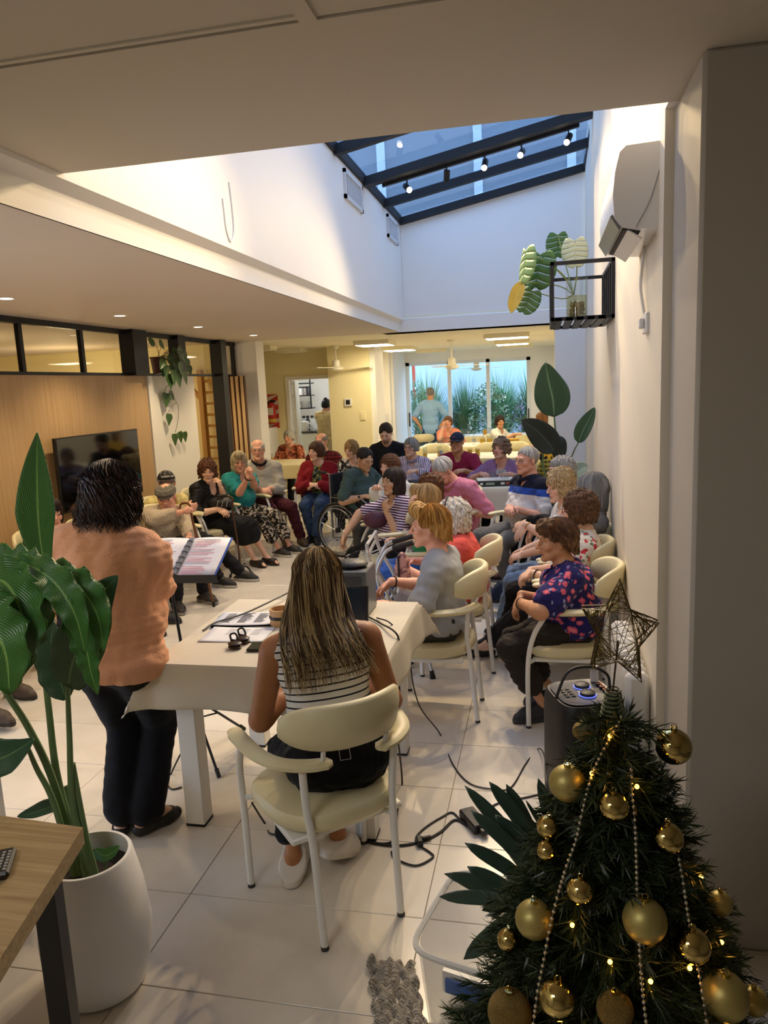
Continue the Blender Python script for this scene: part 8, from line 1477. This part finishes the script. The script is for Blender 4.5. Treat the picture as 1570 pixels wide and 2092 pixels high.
for k, (px, h, cc, lb) in enumerate([(622, 0.30, '#b9c2c6', 'clear capped bottle on the kitchen counter, leftmost of three'), (630, 0.30, '#3a3d42', 'dark capped bottle on the kitchen counter, middle of three'), (639, 0.30, '#d0d4d4', 'pale capped bottle on the kitchen counter, rightmost of three')]):
    p = on(px, 870, 14.7, zc); t = thing('kitchen_bottle', lb, 'bottle', p, 0, 'bottles on the kitchen counter'); MB().lathe([(0, 0), (0.038, 0), (0.04, h * 0.7), (0.02, h * 0.82), (0.018, h * 0.86)], p, 14, caps=False).build('bottle_body', M('bottle_' + cc.strip('#'), cc, 0.25), t); MB().lathe([(0.0, h), (0.032, h), (0.032, h * 0.86), (0.0, h * 0.86)], p, 14, caps=False).build('cap', M('valve_black', '#17171a', 0.4), t)
p = on(624, 880, 14.5, zc); t = thing('white_jug', 'white plastic jug on the kitchen counter', 'jug', p); MB().lathe([(0, 0), (0.07, 0), (0.085, 0.16), (0.08, 0.19), (0.05, 0.2)], p, 16, caps=False).build('jug_body', M('plastic_white', '#dcdad6', 0.4), t); MB().tube(catmull([p + V3((0.08, 0, 0.16)), p + V3((0.13, 0, 0.12)), p + V3((0.08, 0, 0.05))], 4), 0.01, 6).build('handle', M('plastic_white', '#dcdad6', 0.4), t)
kx0, kx1 = P(616, 800, Y=15.4)[0] - 0.3, P(637, 800, Y=15.4)[0]; k0, k1, k2 = P(630, 834, Y=15.4)[2], P(630, 808, Y=15.4)[2], P(630, 783, Y=15.4)[2]; ks = thing('kitchen_rack', 'black steel wall rack with jars seen through the kitchen door', 'shelf', (kx0, 15.4, k0))
for x in (kx0, kx1): MB().box((x - 0.012, 15.3, k0), (x + 0.012, 15.33, CH)).build('rack_post', BLACK_STEEL, ks, smooth=False)
for z in (k0, k1, k2): MB().box((kx0, 15.3, z - 0.012), (kx1, 15.6, z + 0.012)).build('rack_shelf', BLACK_STEEL, ks, smooth=False)
for k, (dx, cc, lb) in enumerate(((0.24, '#d8d4cc', 'white jar on the kitchen rack, left one'), (0.34, '#8a8278', 'brown jar on the kitchen rack, middle one'), (0.43, '#2a2a2c', 'black jar on the kitchen rack, right one'))): p = V3((kx1 - 0.5 + dx, 15.42, k1 + 0.012)); t = thing('jar', lb, 'jar', p); MB().lathe([(0, 0), (0.045, 0), (0.045, 0.14), (0.04, 0.15)], p, 14, caps=False).build('jar_body', M('jar_' + cc.strip('#'), cc, 0.4), t); MB().lathe([(0.046, 0.15), (0.046, 0.18), (0, 0.18)], p, 14, caps=False).build('lid', M('valve_black', '#17171a', 0.4), t)
p = V3((kx1 - 0.16, 15.42, k0 + 0.012)); tag(MB().lathe([(0, 0), (0.09, 0), (0.11, 0.13), (0.10, 0.14), (0, 0.14)], p, 16, caps=False).build('grey_bowl', M('bowl_grey', '#8f8a80', 0.5)), 'grey bowl on the lower level of the kitchen rack', 'bowl')
# ---- wheelchair
wc = thing('wheelchair', 'black and steel wheelchair of the man in the grey-green T-shirt', 'wheelchair', (-2.02, 8.1, 0), math.radians(-25 - 90)); ST = M('steel_tube', '#8f9296', 0.3, metal=0.8); BF = M('black_nylon', '#15161a', 0.7); RBB = M('black_rubber', '#141414', 0.7)
def wcp(name, mb, mat, par=None): return mb.build(name, mat, par or wc, world=False)
wcp('seat', MB().box((-0.22, -0.22, 0.42), (0.22, 0.22, 0.46), bev=0.015), BF); wcp('backrest', MB().box((-0.22, -0.26, 0.48), (0.22, -0.235, 0.92), bev=0.01), BF)
for s_ in (-1, 1):
    x = s_ * 0.285; R1 = 0.30; wh = wcp('wheel', MB().tube([(x, -0.12 + R1 * math.cos(a), 0.305 + R1 * math.sin(a)) for a in [2 * PI * k / 40 for k in range(40)]], 0.014, 8, closed=True), RBB); wcp('rim', MB().tube([(x, -0.12 + 0.275 * math.cos(a), 0.305 + 0.275 * math.sin(a)) for a in [2 * PI * k / 40 for k in range(40)]], 0.007, 6, closed=True), ST, wh); wcp('push_rim', MB().tube([(x + s_ * 0.035, -0.12 + 0.25 * math.cos(a), 0.305 + 0.25 * math.sin(a)) for a in [2 * PI * k / 40 for k in range(40)]], 0.008, 6, closed=True), ST, wh)
    for k in range(24): a = 2 * PI * k / 24; wcp('spoke', MB().tube([(x, -0.12 + 0.03 * math.cos(a + 0.5), 0.305 + 0.03 * math.sin(a + 0.5)), (x, -0.12 + 0.275 * math.cos(a), 0.305 + 0.275 * math.sin(a))], 0.0018, 4), ST, wh)
    wcp('hub', MB().tube([(x - 0.03, -0.12, 0.305), (x + 0.03, -0.12, 0.305)], 0.03, 12), RBB, wh)
    cs = wcp('caster', MB().tube([(s_ * 0.22, 0.30 + 0.085 * math.cos(a), 0.1 + 0.085 * math.sin(a)) for a in [2 * PI * k / 24 for k in range(24)]], 0.015, 6, closed=True), RBB); wcp('caster_fork', MB().tube([(s_ * 0.22, 0.30, 0.10), (s_ * 0.24, 0.28, 0.24), (s_ * 0.24, 0.25, 0.3)], 0.012, 6), ST, cs)
    wcp('side_frame', MB().tube([(s_ * 0.24, -0.25, 0.20), (s_ * 0.24, 0.28, 0.25), (s_ * 0.24, 0.28, 0.60), (s_ * 0.24, 0.20, 0.66), (s_ * 0.24, -0.25, 0.66), (s_ * 0.24, -0.25, 0.20)], 0.012, 8), ST); wcp('back_tube', MB().tube([(s_ * 0.24, -0.25, 0.2), (s_ * 0.24, -0.25, 0.92), (s_ * 0.24, -0.36, 0.94)], 0.012, 8), ST); wcp('grip', MB().tube([(s_ * 0.24, -0.30, 0.935), (s_ * 0.24, -0.42, 0.945)], 0.017, 8), RBB)
    wcp('armrest', MB().box((s_ * 0.24 - 0.025, -0.2, 0.672), (s_ * 0.24 + 0.025, 0.18, 0.70), bev=0.01), RBB); sp2 = wcp('side_panel', MB().box((s_ * 0.24 - 0.006, -0.2, 0.46), (s_ * 0.24 + 0.006, 0.22, 0.655)), BF); wcp('footrest', MB().box((s_ * 0.12 - 0.08, 0.36, 0.09), (s_ * 0.12 + 0.08, 0.52, 0.105)), RBB); wcp('footrest_tube', MB().tube([(s_ * 0.22, 0.24, 0.45), (s_ * 0.2, 0.42, 0.3), (s_ * 0.18, 0.46, 0.10)], 0.012, 6), ST)
    if s_ > 0: wcp('white_label', MB().box((0.2462, 0.08, 0.56), (0.2475, 0.20, 0.595)), M('sign_white', '#ded6cc', 0.5))
# ---- walker with bag, canes
wk = thing('walking_frame', 'grey folding walking frame with black grips beside the ginger-haired woman', 'walker', (-0.9, 4.75, 0)); GT = M('grey_tube', '#b3b3b2', 0.35, metal=0.3)
A_ = [P(800, 1107, Y=4.75), P(845, 1095, Y=4.75)]; A2_ = [P(800, 1120, Y=4.55), P(845, 1108, Y=4.55)]
for (g0, g1), yy in ((A_, 5.0), (A2_, 4.55)):
    w1 = P(770, 1130, Y=yy); f1 = V3((w1[0] - 0.16, yy - 0.02, 0.01)); MB().tube(catmull([g1, g0, g0 + V3((-0.06, 0, -0.06)), g0 + V3((-0.10, 0, -0.2)), V3((g0[0] - 0.02, yy, 0.35)), V3((g0[0] + 0.06, yy, 0.015))], 5), 0.0125, 8).build('side_tube', GT, wk); MB().tube([g0 + V3((0.01, 0, 0)), g1], 0.018, 10).build('grip', RBB, wk)
    MB().tube(catmull([V3((g0[0] - 0.16, yy, g0[2] + 0.02)), V3((g0[0] - 0.14, yy, g0[2] - 0.10)), V3((g0[0] - 0.03, yy, 0.50)), V3((g0[0] - 0.12, yy, 0.30)), V3((g0[0] - 0.22, yy, 0.015))], 5), 0.0125, 8).build('front_tube', GT, wk)
    for xx in (g0[0] + 0.06, g0[0] - 0.22): MB().tube([(xx, yy, 0.0), (xx, yy, 0.04)], 0.019, 10).build('rubber_foot', RBB, wk)
g0 = A_[0]; MB().tube([(g0[0] - 0.16, 5.0, g0[2] + 0.02), (A2_[0][0] - 0.16, 4.55, A2_[0][2] + 0.02)], 0.012, 8).build('cross_tube', GT, wk); MB().tube([(g0[0] - 0.08, 5.0, 0.45), (A2_[0][0] - 0.08, 4.55, 0.45)], 0.011, 8).build('cross_tube', GT, wk)
p = P(823, 1165, Y=4.5); t = thing('flower_bag', 'small pink patterned bag hanging from the walking frame', 'bag', p); q = attr_cloth('bag_cloth', '#b58a84', 'print', '#7d5a5e', '#cfa89e'); V_, F_ = solve([(('e', p + V3((0, 0, -0.02)), np.eye(3), (0.05, 0.025, 0.11)), 0.01), (('e', p + V3((0, 0, 0.06)), np.eye(3), (0.03, 0.02, 0.06)), 0.03)], 0.006); mk('bag_body', V_, F_, q, t, True, True, {'tc': ('FLOAT_VECTOR', V_ - p)}); MB().tube([p + V3((-0.02, -0.028, 0.1)), p + V3((-0.018, -0.032, -0.1))], 0.006, 6).build('strap', RBB, t); MB().tube([p + V3((0, 0, 0.1)), A2_[0] + V3((0.02, 0, -0.02))], 0.004, 6).build('cord', RBB, t)
ck = P(865, 1330, Y=4.45); cf = P(885, 1386, Z=0.0); t = thing('crutch', 'grey crutch leg with a black rubber tip on the floor under the ginger-haired woman', 'crutch', cf); MB().tube([cf + V3((0, 0, 0.03)), cf + V3((-0.12, 0.12, 0.40))], 0.010, 8).build('shaft', GT, t); MB().tube([cf, cf + V3((-0.008, 0.008, 0.05))], [0.02, 0.014], 10).build('rubber_tip', RBB, t)
# wooden cane of the old man, quad cane
h0 = P(378, 1040, Y=5.92); g0 = P(402, 1165, Y=5.92); wcn = MWOOD('cane_wood', '#7a4a26', '#5a3418', 2, 2, 0.3); t = thing('wooden_cane', 'brown wooden walking cane with a curved handle held by the man in the flat cap', 'cane', (g0[0], 5.92, 0)); gb_ = V3((g0[0] + 0.12, 5.95, 0.015)); MB().tube(catmull([h0 + V3((-0.05, 0, 0.0)), h0 + V3((-0.03, 0, 0.045)), h0 + V3((0.03, 0, 0.05)), h0 + V3((0.055, 0, 0.0)), h0 + V3((0.07, 0.0, -0.15)), gb_], 6), 0.011, 8).build('shaft', wcn, t); MB().tube([gb_ - V3((0, 0, 0.015)), gb_ + V3((-0.003, 0, 0.03))], 0.014, 8).build('rubber_tip', RBB, t)
qb = P(492, 1165, Z=0.06); qt = P(470, 1020, Y=qb[1]); qc = thing('quad_cane', 'bronze walking cane with a black four-footed base before the woman in black', 'cane', (qb[0], qb[1], 0)); BRZ = M('bronze_tube', '#5a4234', 0.35, metal=0.5); MB().tube(catmull([qt + V3((-0.10, 0.02, 0.03)), qt + V3((-0.02, 0, 0.035)), qt + V3((0.03, 0, 0.0)), qt + V3((0.02, 0, -0.12)), V3((qb[0] - 0.01, qb[1], 0.35)), V3((qb[0], qb[1], 0.10))], 6), 0.011, 8).build('shaft', BRZ, qc); MB().tube([qt + V3((-0.14, 0.03, 0.03)), qt + V3((-0.02, 0, 0.036))], 0.016, 8).build('grip', RBB, qc)
for a in (0.6, 2.2, 3.8, 5.3): d = V3((math.cos(a), math.sin(a), 0)); l = MB().tube(catmull([(qb[0], qb[1], 0.10), V3((qb[0], qb[1], 0.085)) + d * 0.07, V3((qb[0], qb[1], 0.015)) + d * 0.11], 4), 0.009, 6).build('foot_leg', RBB, qc); MB().tube([V3((qb[0], qb[1], 0.0)) + d * 0.112, V3((qb[0], qb[1], 0.03)) + d * 0.108], [0.016, 0.011], 8).build('rubber_foot', RBB, l)
# handbags
p = P(445, 1028, Y=7.25); t = thing('black_handbag', 'black handbag with pale stripes on the lap of the woman in black', 'bag', p); MB().ball(p + V3((0.03, 0.0, -0.0)), (0.15, 0.07, 0.065), 20, 10).build('bag_body', M('black_leather', '#1d1c1e', 0.5, bump=0.3, bscale=40), t)
for k in range(3): MB().tube([p + V3((0.02 + 0.05 * k, -0.071 + 0.006 * k, -0.03)), p + V3((0.04 + 0.05 * k, -0.066 + 0.006 * k, 0.035))], 0.004, 5).build('pale_stripe', M('stripe_grey', '#a9a7a4', 0.5), t)
p = P(768, 1062, Y=6.12); t = thing('maroon_bag', 'soft maroon shoulder bag on the lap of the woman in the striped top', 'bag', p); MB().ball(p, (0.11, 0.07, 0.075), 20, 10).build('bag_body', M('maroon_leather', '#4a1f33', 0.6, bump=0.3, bscale=30), t)
p = on(1105, 940, 8.9, 0.0); t = thing('yellow_basket', 'yellow and black woven bag on the stool before the big leaf plant', 'bag', (0.03, 8.9, 0.0)); MB().box((-0.12, 8.75, 0.62), (0.16, 9.05, 0.66)).build('stool_top', M('white_table', '#dedbd2', 0.45), t, smooth=False)
for x in (-0.09, 0.11):
    for y in (8.78, 8.99): MB().box((x, y, 0), (x + 0.03, y + 0.03, 0.62)).build('leg', M('white_table', '#dedbd2', 0.45), t, smooth=False)
V_, F_ = solve([(('e', (0.02, 8.9, 0.80), np.eye(3), (0.11, 0.09, 0.14)), 0.01)], 0.009); mk('bag_body', V_, F_, attr_cloth('basket_weave', '#b59a34', 'plaid', '#2c2a1c', '#d0b850'), t, True, True, {'tc': ('FLOAT_VECTOR', V_)})
# ---- big leaf plant by the right rear column
bp_ = V3((0.20, 7.6, 0)); bl = thing('tall_strelitzia', 'tall strelitzia with broad leaves before the right rear column', 'potted plant', bp_); MB().lathe([(0, 0), (0.15, 0), (0.19, 0.2), (0.16, 0.42), (0.145, 0.42), (0.15, 0.38), (0, 0.38)], bp_, 28, caps=False).build('pot', M('white_glaze', '#e9e8e6', 0.35), bl); YB = 7.65; SHL = lambda a: max(0.0, math.sin(PI * min(1.0, a ** 0.72))) ** 0.72 + 0.01
BL = leaf_mat('broad_leaf', '#2f5230', '#6c9060'); BD = leaf_mat('broad_leaf_dark', '#1c2c28', '#3d524a')
q1 = [P(1133, 852, Y=YB), P(1130, 815, Y=YB), P(1122, 780, Y=YB), P(1115, 740, Y=YB)]; leaf(bl, q1, 0.17, (-0.1, -1, 0.1), BL, shape=SHL, fold=0.1); stalk(bl, [bp_ + V3((0, 0, 0.4)), P(1140, 960, Y=YB + 0.05), P(1137, 900, Y=YB), P(1133, 852, Y=YB)], 0.014, SG_)
q2 = [P(1135, 925, Y=YB - 0.1), P(1118, 900, Y=YB - 0.1), P(1092, 875, Y=YB - 0.15), P(1066, 858, Y=YB - 0.2)]; leaf(bl, q2, 0.13, (-0.4, -1, 0.4), BD, shape=SHL, fold=0.15); stalk(bl, [bp_ + V3((-0.02, 0, 0.4)), P(1112, 960, Y=YB), P(1110, 930, Y=YB - 0.05), P(1098, 900, Y=YB - 0.1), P(1085, 880, Y=YB - 0.12)], 0.012, SG_)
q3 = [P(1130, 945, Y=YB - 0.05), P(1133, 925, Y=YB - 0.05), P(1134, 905, Y=YB - 0.05), P(1130, 895, Y=YB - 0.05)]; leaf(bl, [P(1135, 890, Y=YB), P(1138, 905, Y=YB - 0.03), P(1142, 925, Y=YB - 0.05), P(1140, 945, Y=YB - 0.05)], 0.09, (0.2, -1, 0.3), BD, shape=SHL, fold=0.2)
q4 = [P(1182, 905, Y=7.1), P(1192, 880, Y=7.1), P(1205, 855, Y=7.1), P(1216, 832, Y=7.1)]; leaf(bl, q4, 0.075, (-0.5, -1, 0.1), BL, shape=SHL, fold=0.3); stalk(bl, [bp_ + V3((0.03, 0, 0.4)), P(1163, 960, Y=YB), P(1172, 925, Y=7.3), P(1182, 905, Y=7.1)], 0.010, SG_)
leaf(bl, [P(1165, 975, Y=7.2), P(1180, 962, Y=7.2), P(1192, 955, Y=7.2), P(1202, 952, Y=7.2)], 0.075, (0, -1, 0.5), M('monstera_pale2', '#8fa08c', 0.5, noise=0.15, nscale=9), shape=SHL); stalk(bl, [bp_ + V3((0, -0.05, 0.4)), P(1165, 985, Y=7.3), P(1165, 975, Y=7.2)], 0.008, SG_)
# ---- radiator by the pillar
rd = thing('radiator', 'white column radiator low on the right wall behind the christmas tree', 'radiator', (0.36, 3.2, 0))
for k in range(9): y = 2.92 + 0.08 * k; MB().box((0.305, y, 0.12), (0.395, y + 0.066, 0.70), bev=0.02).build('column', M('radiator_white', '#dedcd6', 0.35), rd)
for z in (0.16, 0.64): MB().tube([(0.35, 2.93, z), (0.35, 3.62, z)], 0.018, 8).build('manifold', M('radiator_white', '#dedcd6', 0.35), rd)
for y in (2.95, 3.56): MB().box((0.33, y, 0), (0.37, y + 0.04, 0.14)).build('foot', M('radiator_white', '#dedcd6', 0.35), rd, smooth=False)
# ---- name tags, necklaces, bracelets
def tag_on(pp, t, turn, w_, h_, fo, tilt=0.0):
    k_ = math.radians(turn); u_ = pp['uu']; f_ = pp['ff'] * math.cos(k_) - pp['rr'] * math.sin(k_); r_ = np.cross(f_, u_); c = pp['T'](t) + f_ * fo; a = math.radians(tilt); r2, u2 = r_ * math.cos(a) + u_ * math.sin(a), u_ * math.cos(a) - r_ * math.sin(a)
    o = MB().prism([c - r2 * w_ / 2 - u2 * h_ / 2, c + r2 * w_ / 2 - u2 * h_ / 2, c + r2 * w_ / 2 + u2 * h_ / 2, c - r2 * w_ / 2 + u2 * h_ / 2], (0, 0, 0), f_ * 0.003).build('name_tag', M('tag_white', '#dedcd8', 0.5), pp['root'], smooth=False); k = MB()
    for j in range(4): q = c + f_ * 0.0034 + (u2 * (h_ * 0.3 - 0.2 * h_ * j) if w_ > h_ else r2 * (w_ * 0.3 - 0.2 * w_ * j)); e_ = r2 * w_ * 0.3 if w_ > h_ else u2 * h_ * 0.3; g_ = u2 * 0.003 if w_ > h_ else r2 * 0.003; k.prism([q - e_, q + e_, q + e_ + g_, q - e_ + g_], (0, 0, 0), f_ * 0.0004)
    k.build('tag_writing', M('ink_5a6080', '#5a6080', 0.7), o, smooth=False)
tag_on(p_str, 0.80, 28, 0.05, 0.09, 0.165); tag_on(p_lil, 0.80, 8, 0.11, 0.06, 0.185, tilt=4); tag_on(p_floral, 0.70, 50, 0.055, 0.10, 0.215, tilt=-12)
def bracelet(pp, sd, colr, d=0.02, r=0.031, th=0.004):
    for (s_, sh, el, wr, hd, hn, c_) in pp['arm']:
        if s_ == sd: u = unit(wr - el); a = unit(np.cross(u, (0.2, 0.3, 1))); b = np.cross(u, a); c0 = wr - u * d; MB().tube([c0 + (a * math.cos(k) + b * math.sin(k)) * r for k in [2 * PI * j / 16 for j in range(16)]], th, 5, closed=True).build('bracelet', M('bracelet_' + colr.strip('#'), colr, 0.3, metal=0.4), pp['root'])
bracelet(p_floral, -1, '#5a4a42', 0.02, 0.036); bracelet(p_ging, -1, '#c9a27a', 0.03, 0.031); bracelet(p_ging, -1, '#c9a27a', 0.045, 0.032); bracelet(p_ging, 1, '#2a1c1a', 0.02, 0.031, 0.005); bracelet(p_bld, -1, '#b08a4a', 0.02, 0.03); bracelet(p_tea, -1, '#c9a27a', 0.03, 0.032); bracelet(p_ggl, -1, '#b08a4a', 0.02, 0.034); bracelet(p_tea, 1, '#1a1a1c', 0.02, 0.032, 0.008); bracelet(p_brg, -1, '#3a3230', 0.02, 0.031)
# ---- garden plants
gr_m = [M('grass_a', '#6f9a70', 0.6), M('grass_b', '#517f54', 0.6)]
for k, (x, y, h, n, lb) in enumerate([(-2.75, 18.0, 2.5, 800, 'tuft of tall arching grass outside at the left of the garden door'), (-1.9, 18.6, 2.3, 650, 'lower tuft of arching grass in the middle of the garden door view'), (-1.0, 18.2, 2.5, 850, 'tuft of tall arching grass outside at the right of the garden door'), (-0.3, 18.3, 2.4, 600, 'tuft of arching grass at the right edge of the garden door view')]):
    t = thing('grass_tuft', lb, 'grass', (x, y, 0), 0, 'tufts of tall grass in the garden'); m = MB(); rr_ = random.Random(20 + k)
    for j in range(n):
        a = rr_.uniform(0, 2 * PI); d = V3((math.cos(a), math.sin(a) * 0.6, 0)); hh = h * rr_.uniform(0.6, 1.05); sp_ = rr_.uniform(0.15, 0.95); b = V3((x, y, 0)) + d * rr_.uniform(0, 0.15); s_ = V3((-d[1], d[0], 0)); rows = []
        for i in range(6): u = i / 5; c = b + d * sp_ * u * u * 1.1 + V3((0, 0, hh * (u - 0.32 * u ** 3 * sp_ * 1.6))); wd = 0.02 * (1 - u ** 2) + 0.001; rows.append([c - s_ * wd, c + s_ * wd])
        m.grid(rows)
    m.build('blades', gr_m[k % 2], t)['kind'] = 'stuff'
for k, (x, y, z, r, cc, fl, n, lb) in enumerate([(-1.25, 17.85, 1.0, (0.52, 0.3, 0.85), '#4f7a52', '#d8e2dc', 1300, 'dense garden bush with small white flowers in the middle of the door view'), (-2.95, 17.9, 0.95, (0.42, 0.3, 1.0), '#5a8460', '#cfe0d8', 1000, 'bush with pale variegated leaves at the left of the door view'), (-0.35, 17.75, 0.8, (0.45, 0.3, 0.6), '#6d8a7a', '#9a8fb0', 600, 'bluish lavender bush at the right of the door view')]):
    t = thing('garden_bush', lb, 'bush', (x, y, 0), 0); m = MB(); m2 = MB(); rr_ = random.Random(40 + k)
    for j in range(n):
        v = V3((rr_.gauss(0, 1), rr_.gauss(0, 1), rr_.gauss(0, 1))); v = unit(v) * rr_.uniform(0.6, 1.0) ** 0.5; c = V3((x, y, z)) + v * V3(r); a = unit(V3((rr_.gauss(0, 1), rr_.gauss(0, 1), rr_.gauss(0, 1)))); b = unit(np.cross(a, (0.3, 0.5, 0.8))); sz = rr_.uniform(0.03, 0.055); (m2 if j % 4 == 0 else m).add([c - a * sz, c - b * sz * 0.5, c + a * sz, c + b * sz * 0.5], [(0, 1, 2, 3)])
    m.build('foliage', M('bush_' + cc.strip('#'), cc, 0.6), t)['kind'] = 'stuff'; m2.build('blossom', M('bloom_' + fl.strip('#'), fl, 0.6), t)['kind'] = 'stuff'; MB().tube([(x, y, 0), (x, y, z)], 0.03, 6).build('stem', M('bark', '#4a3c2e', 0.9), t)
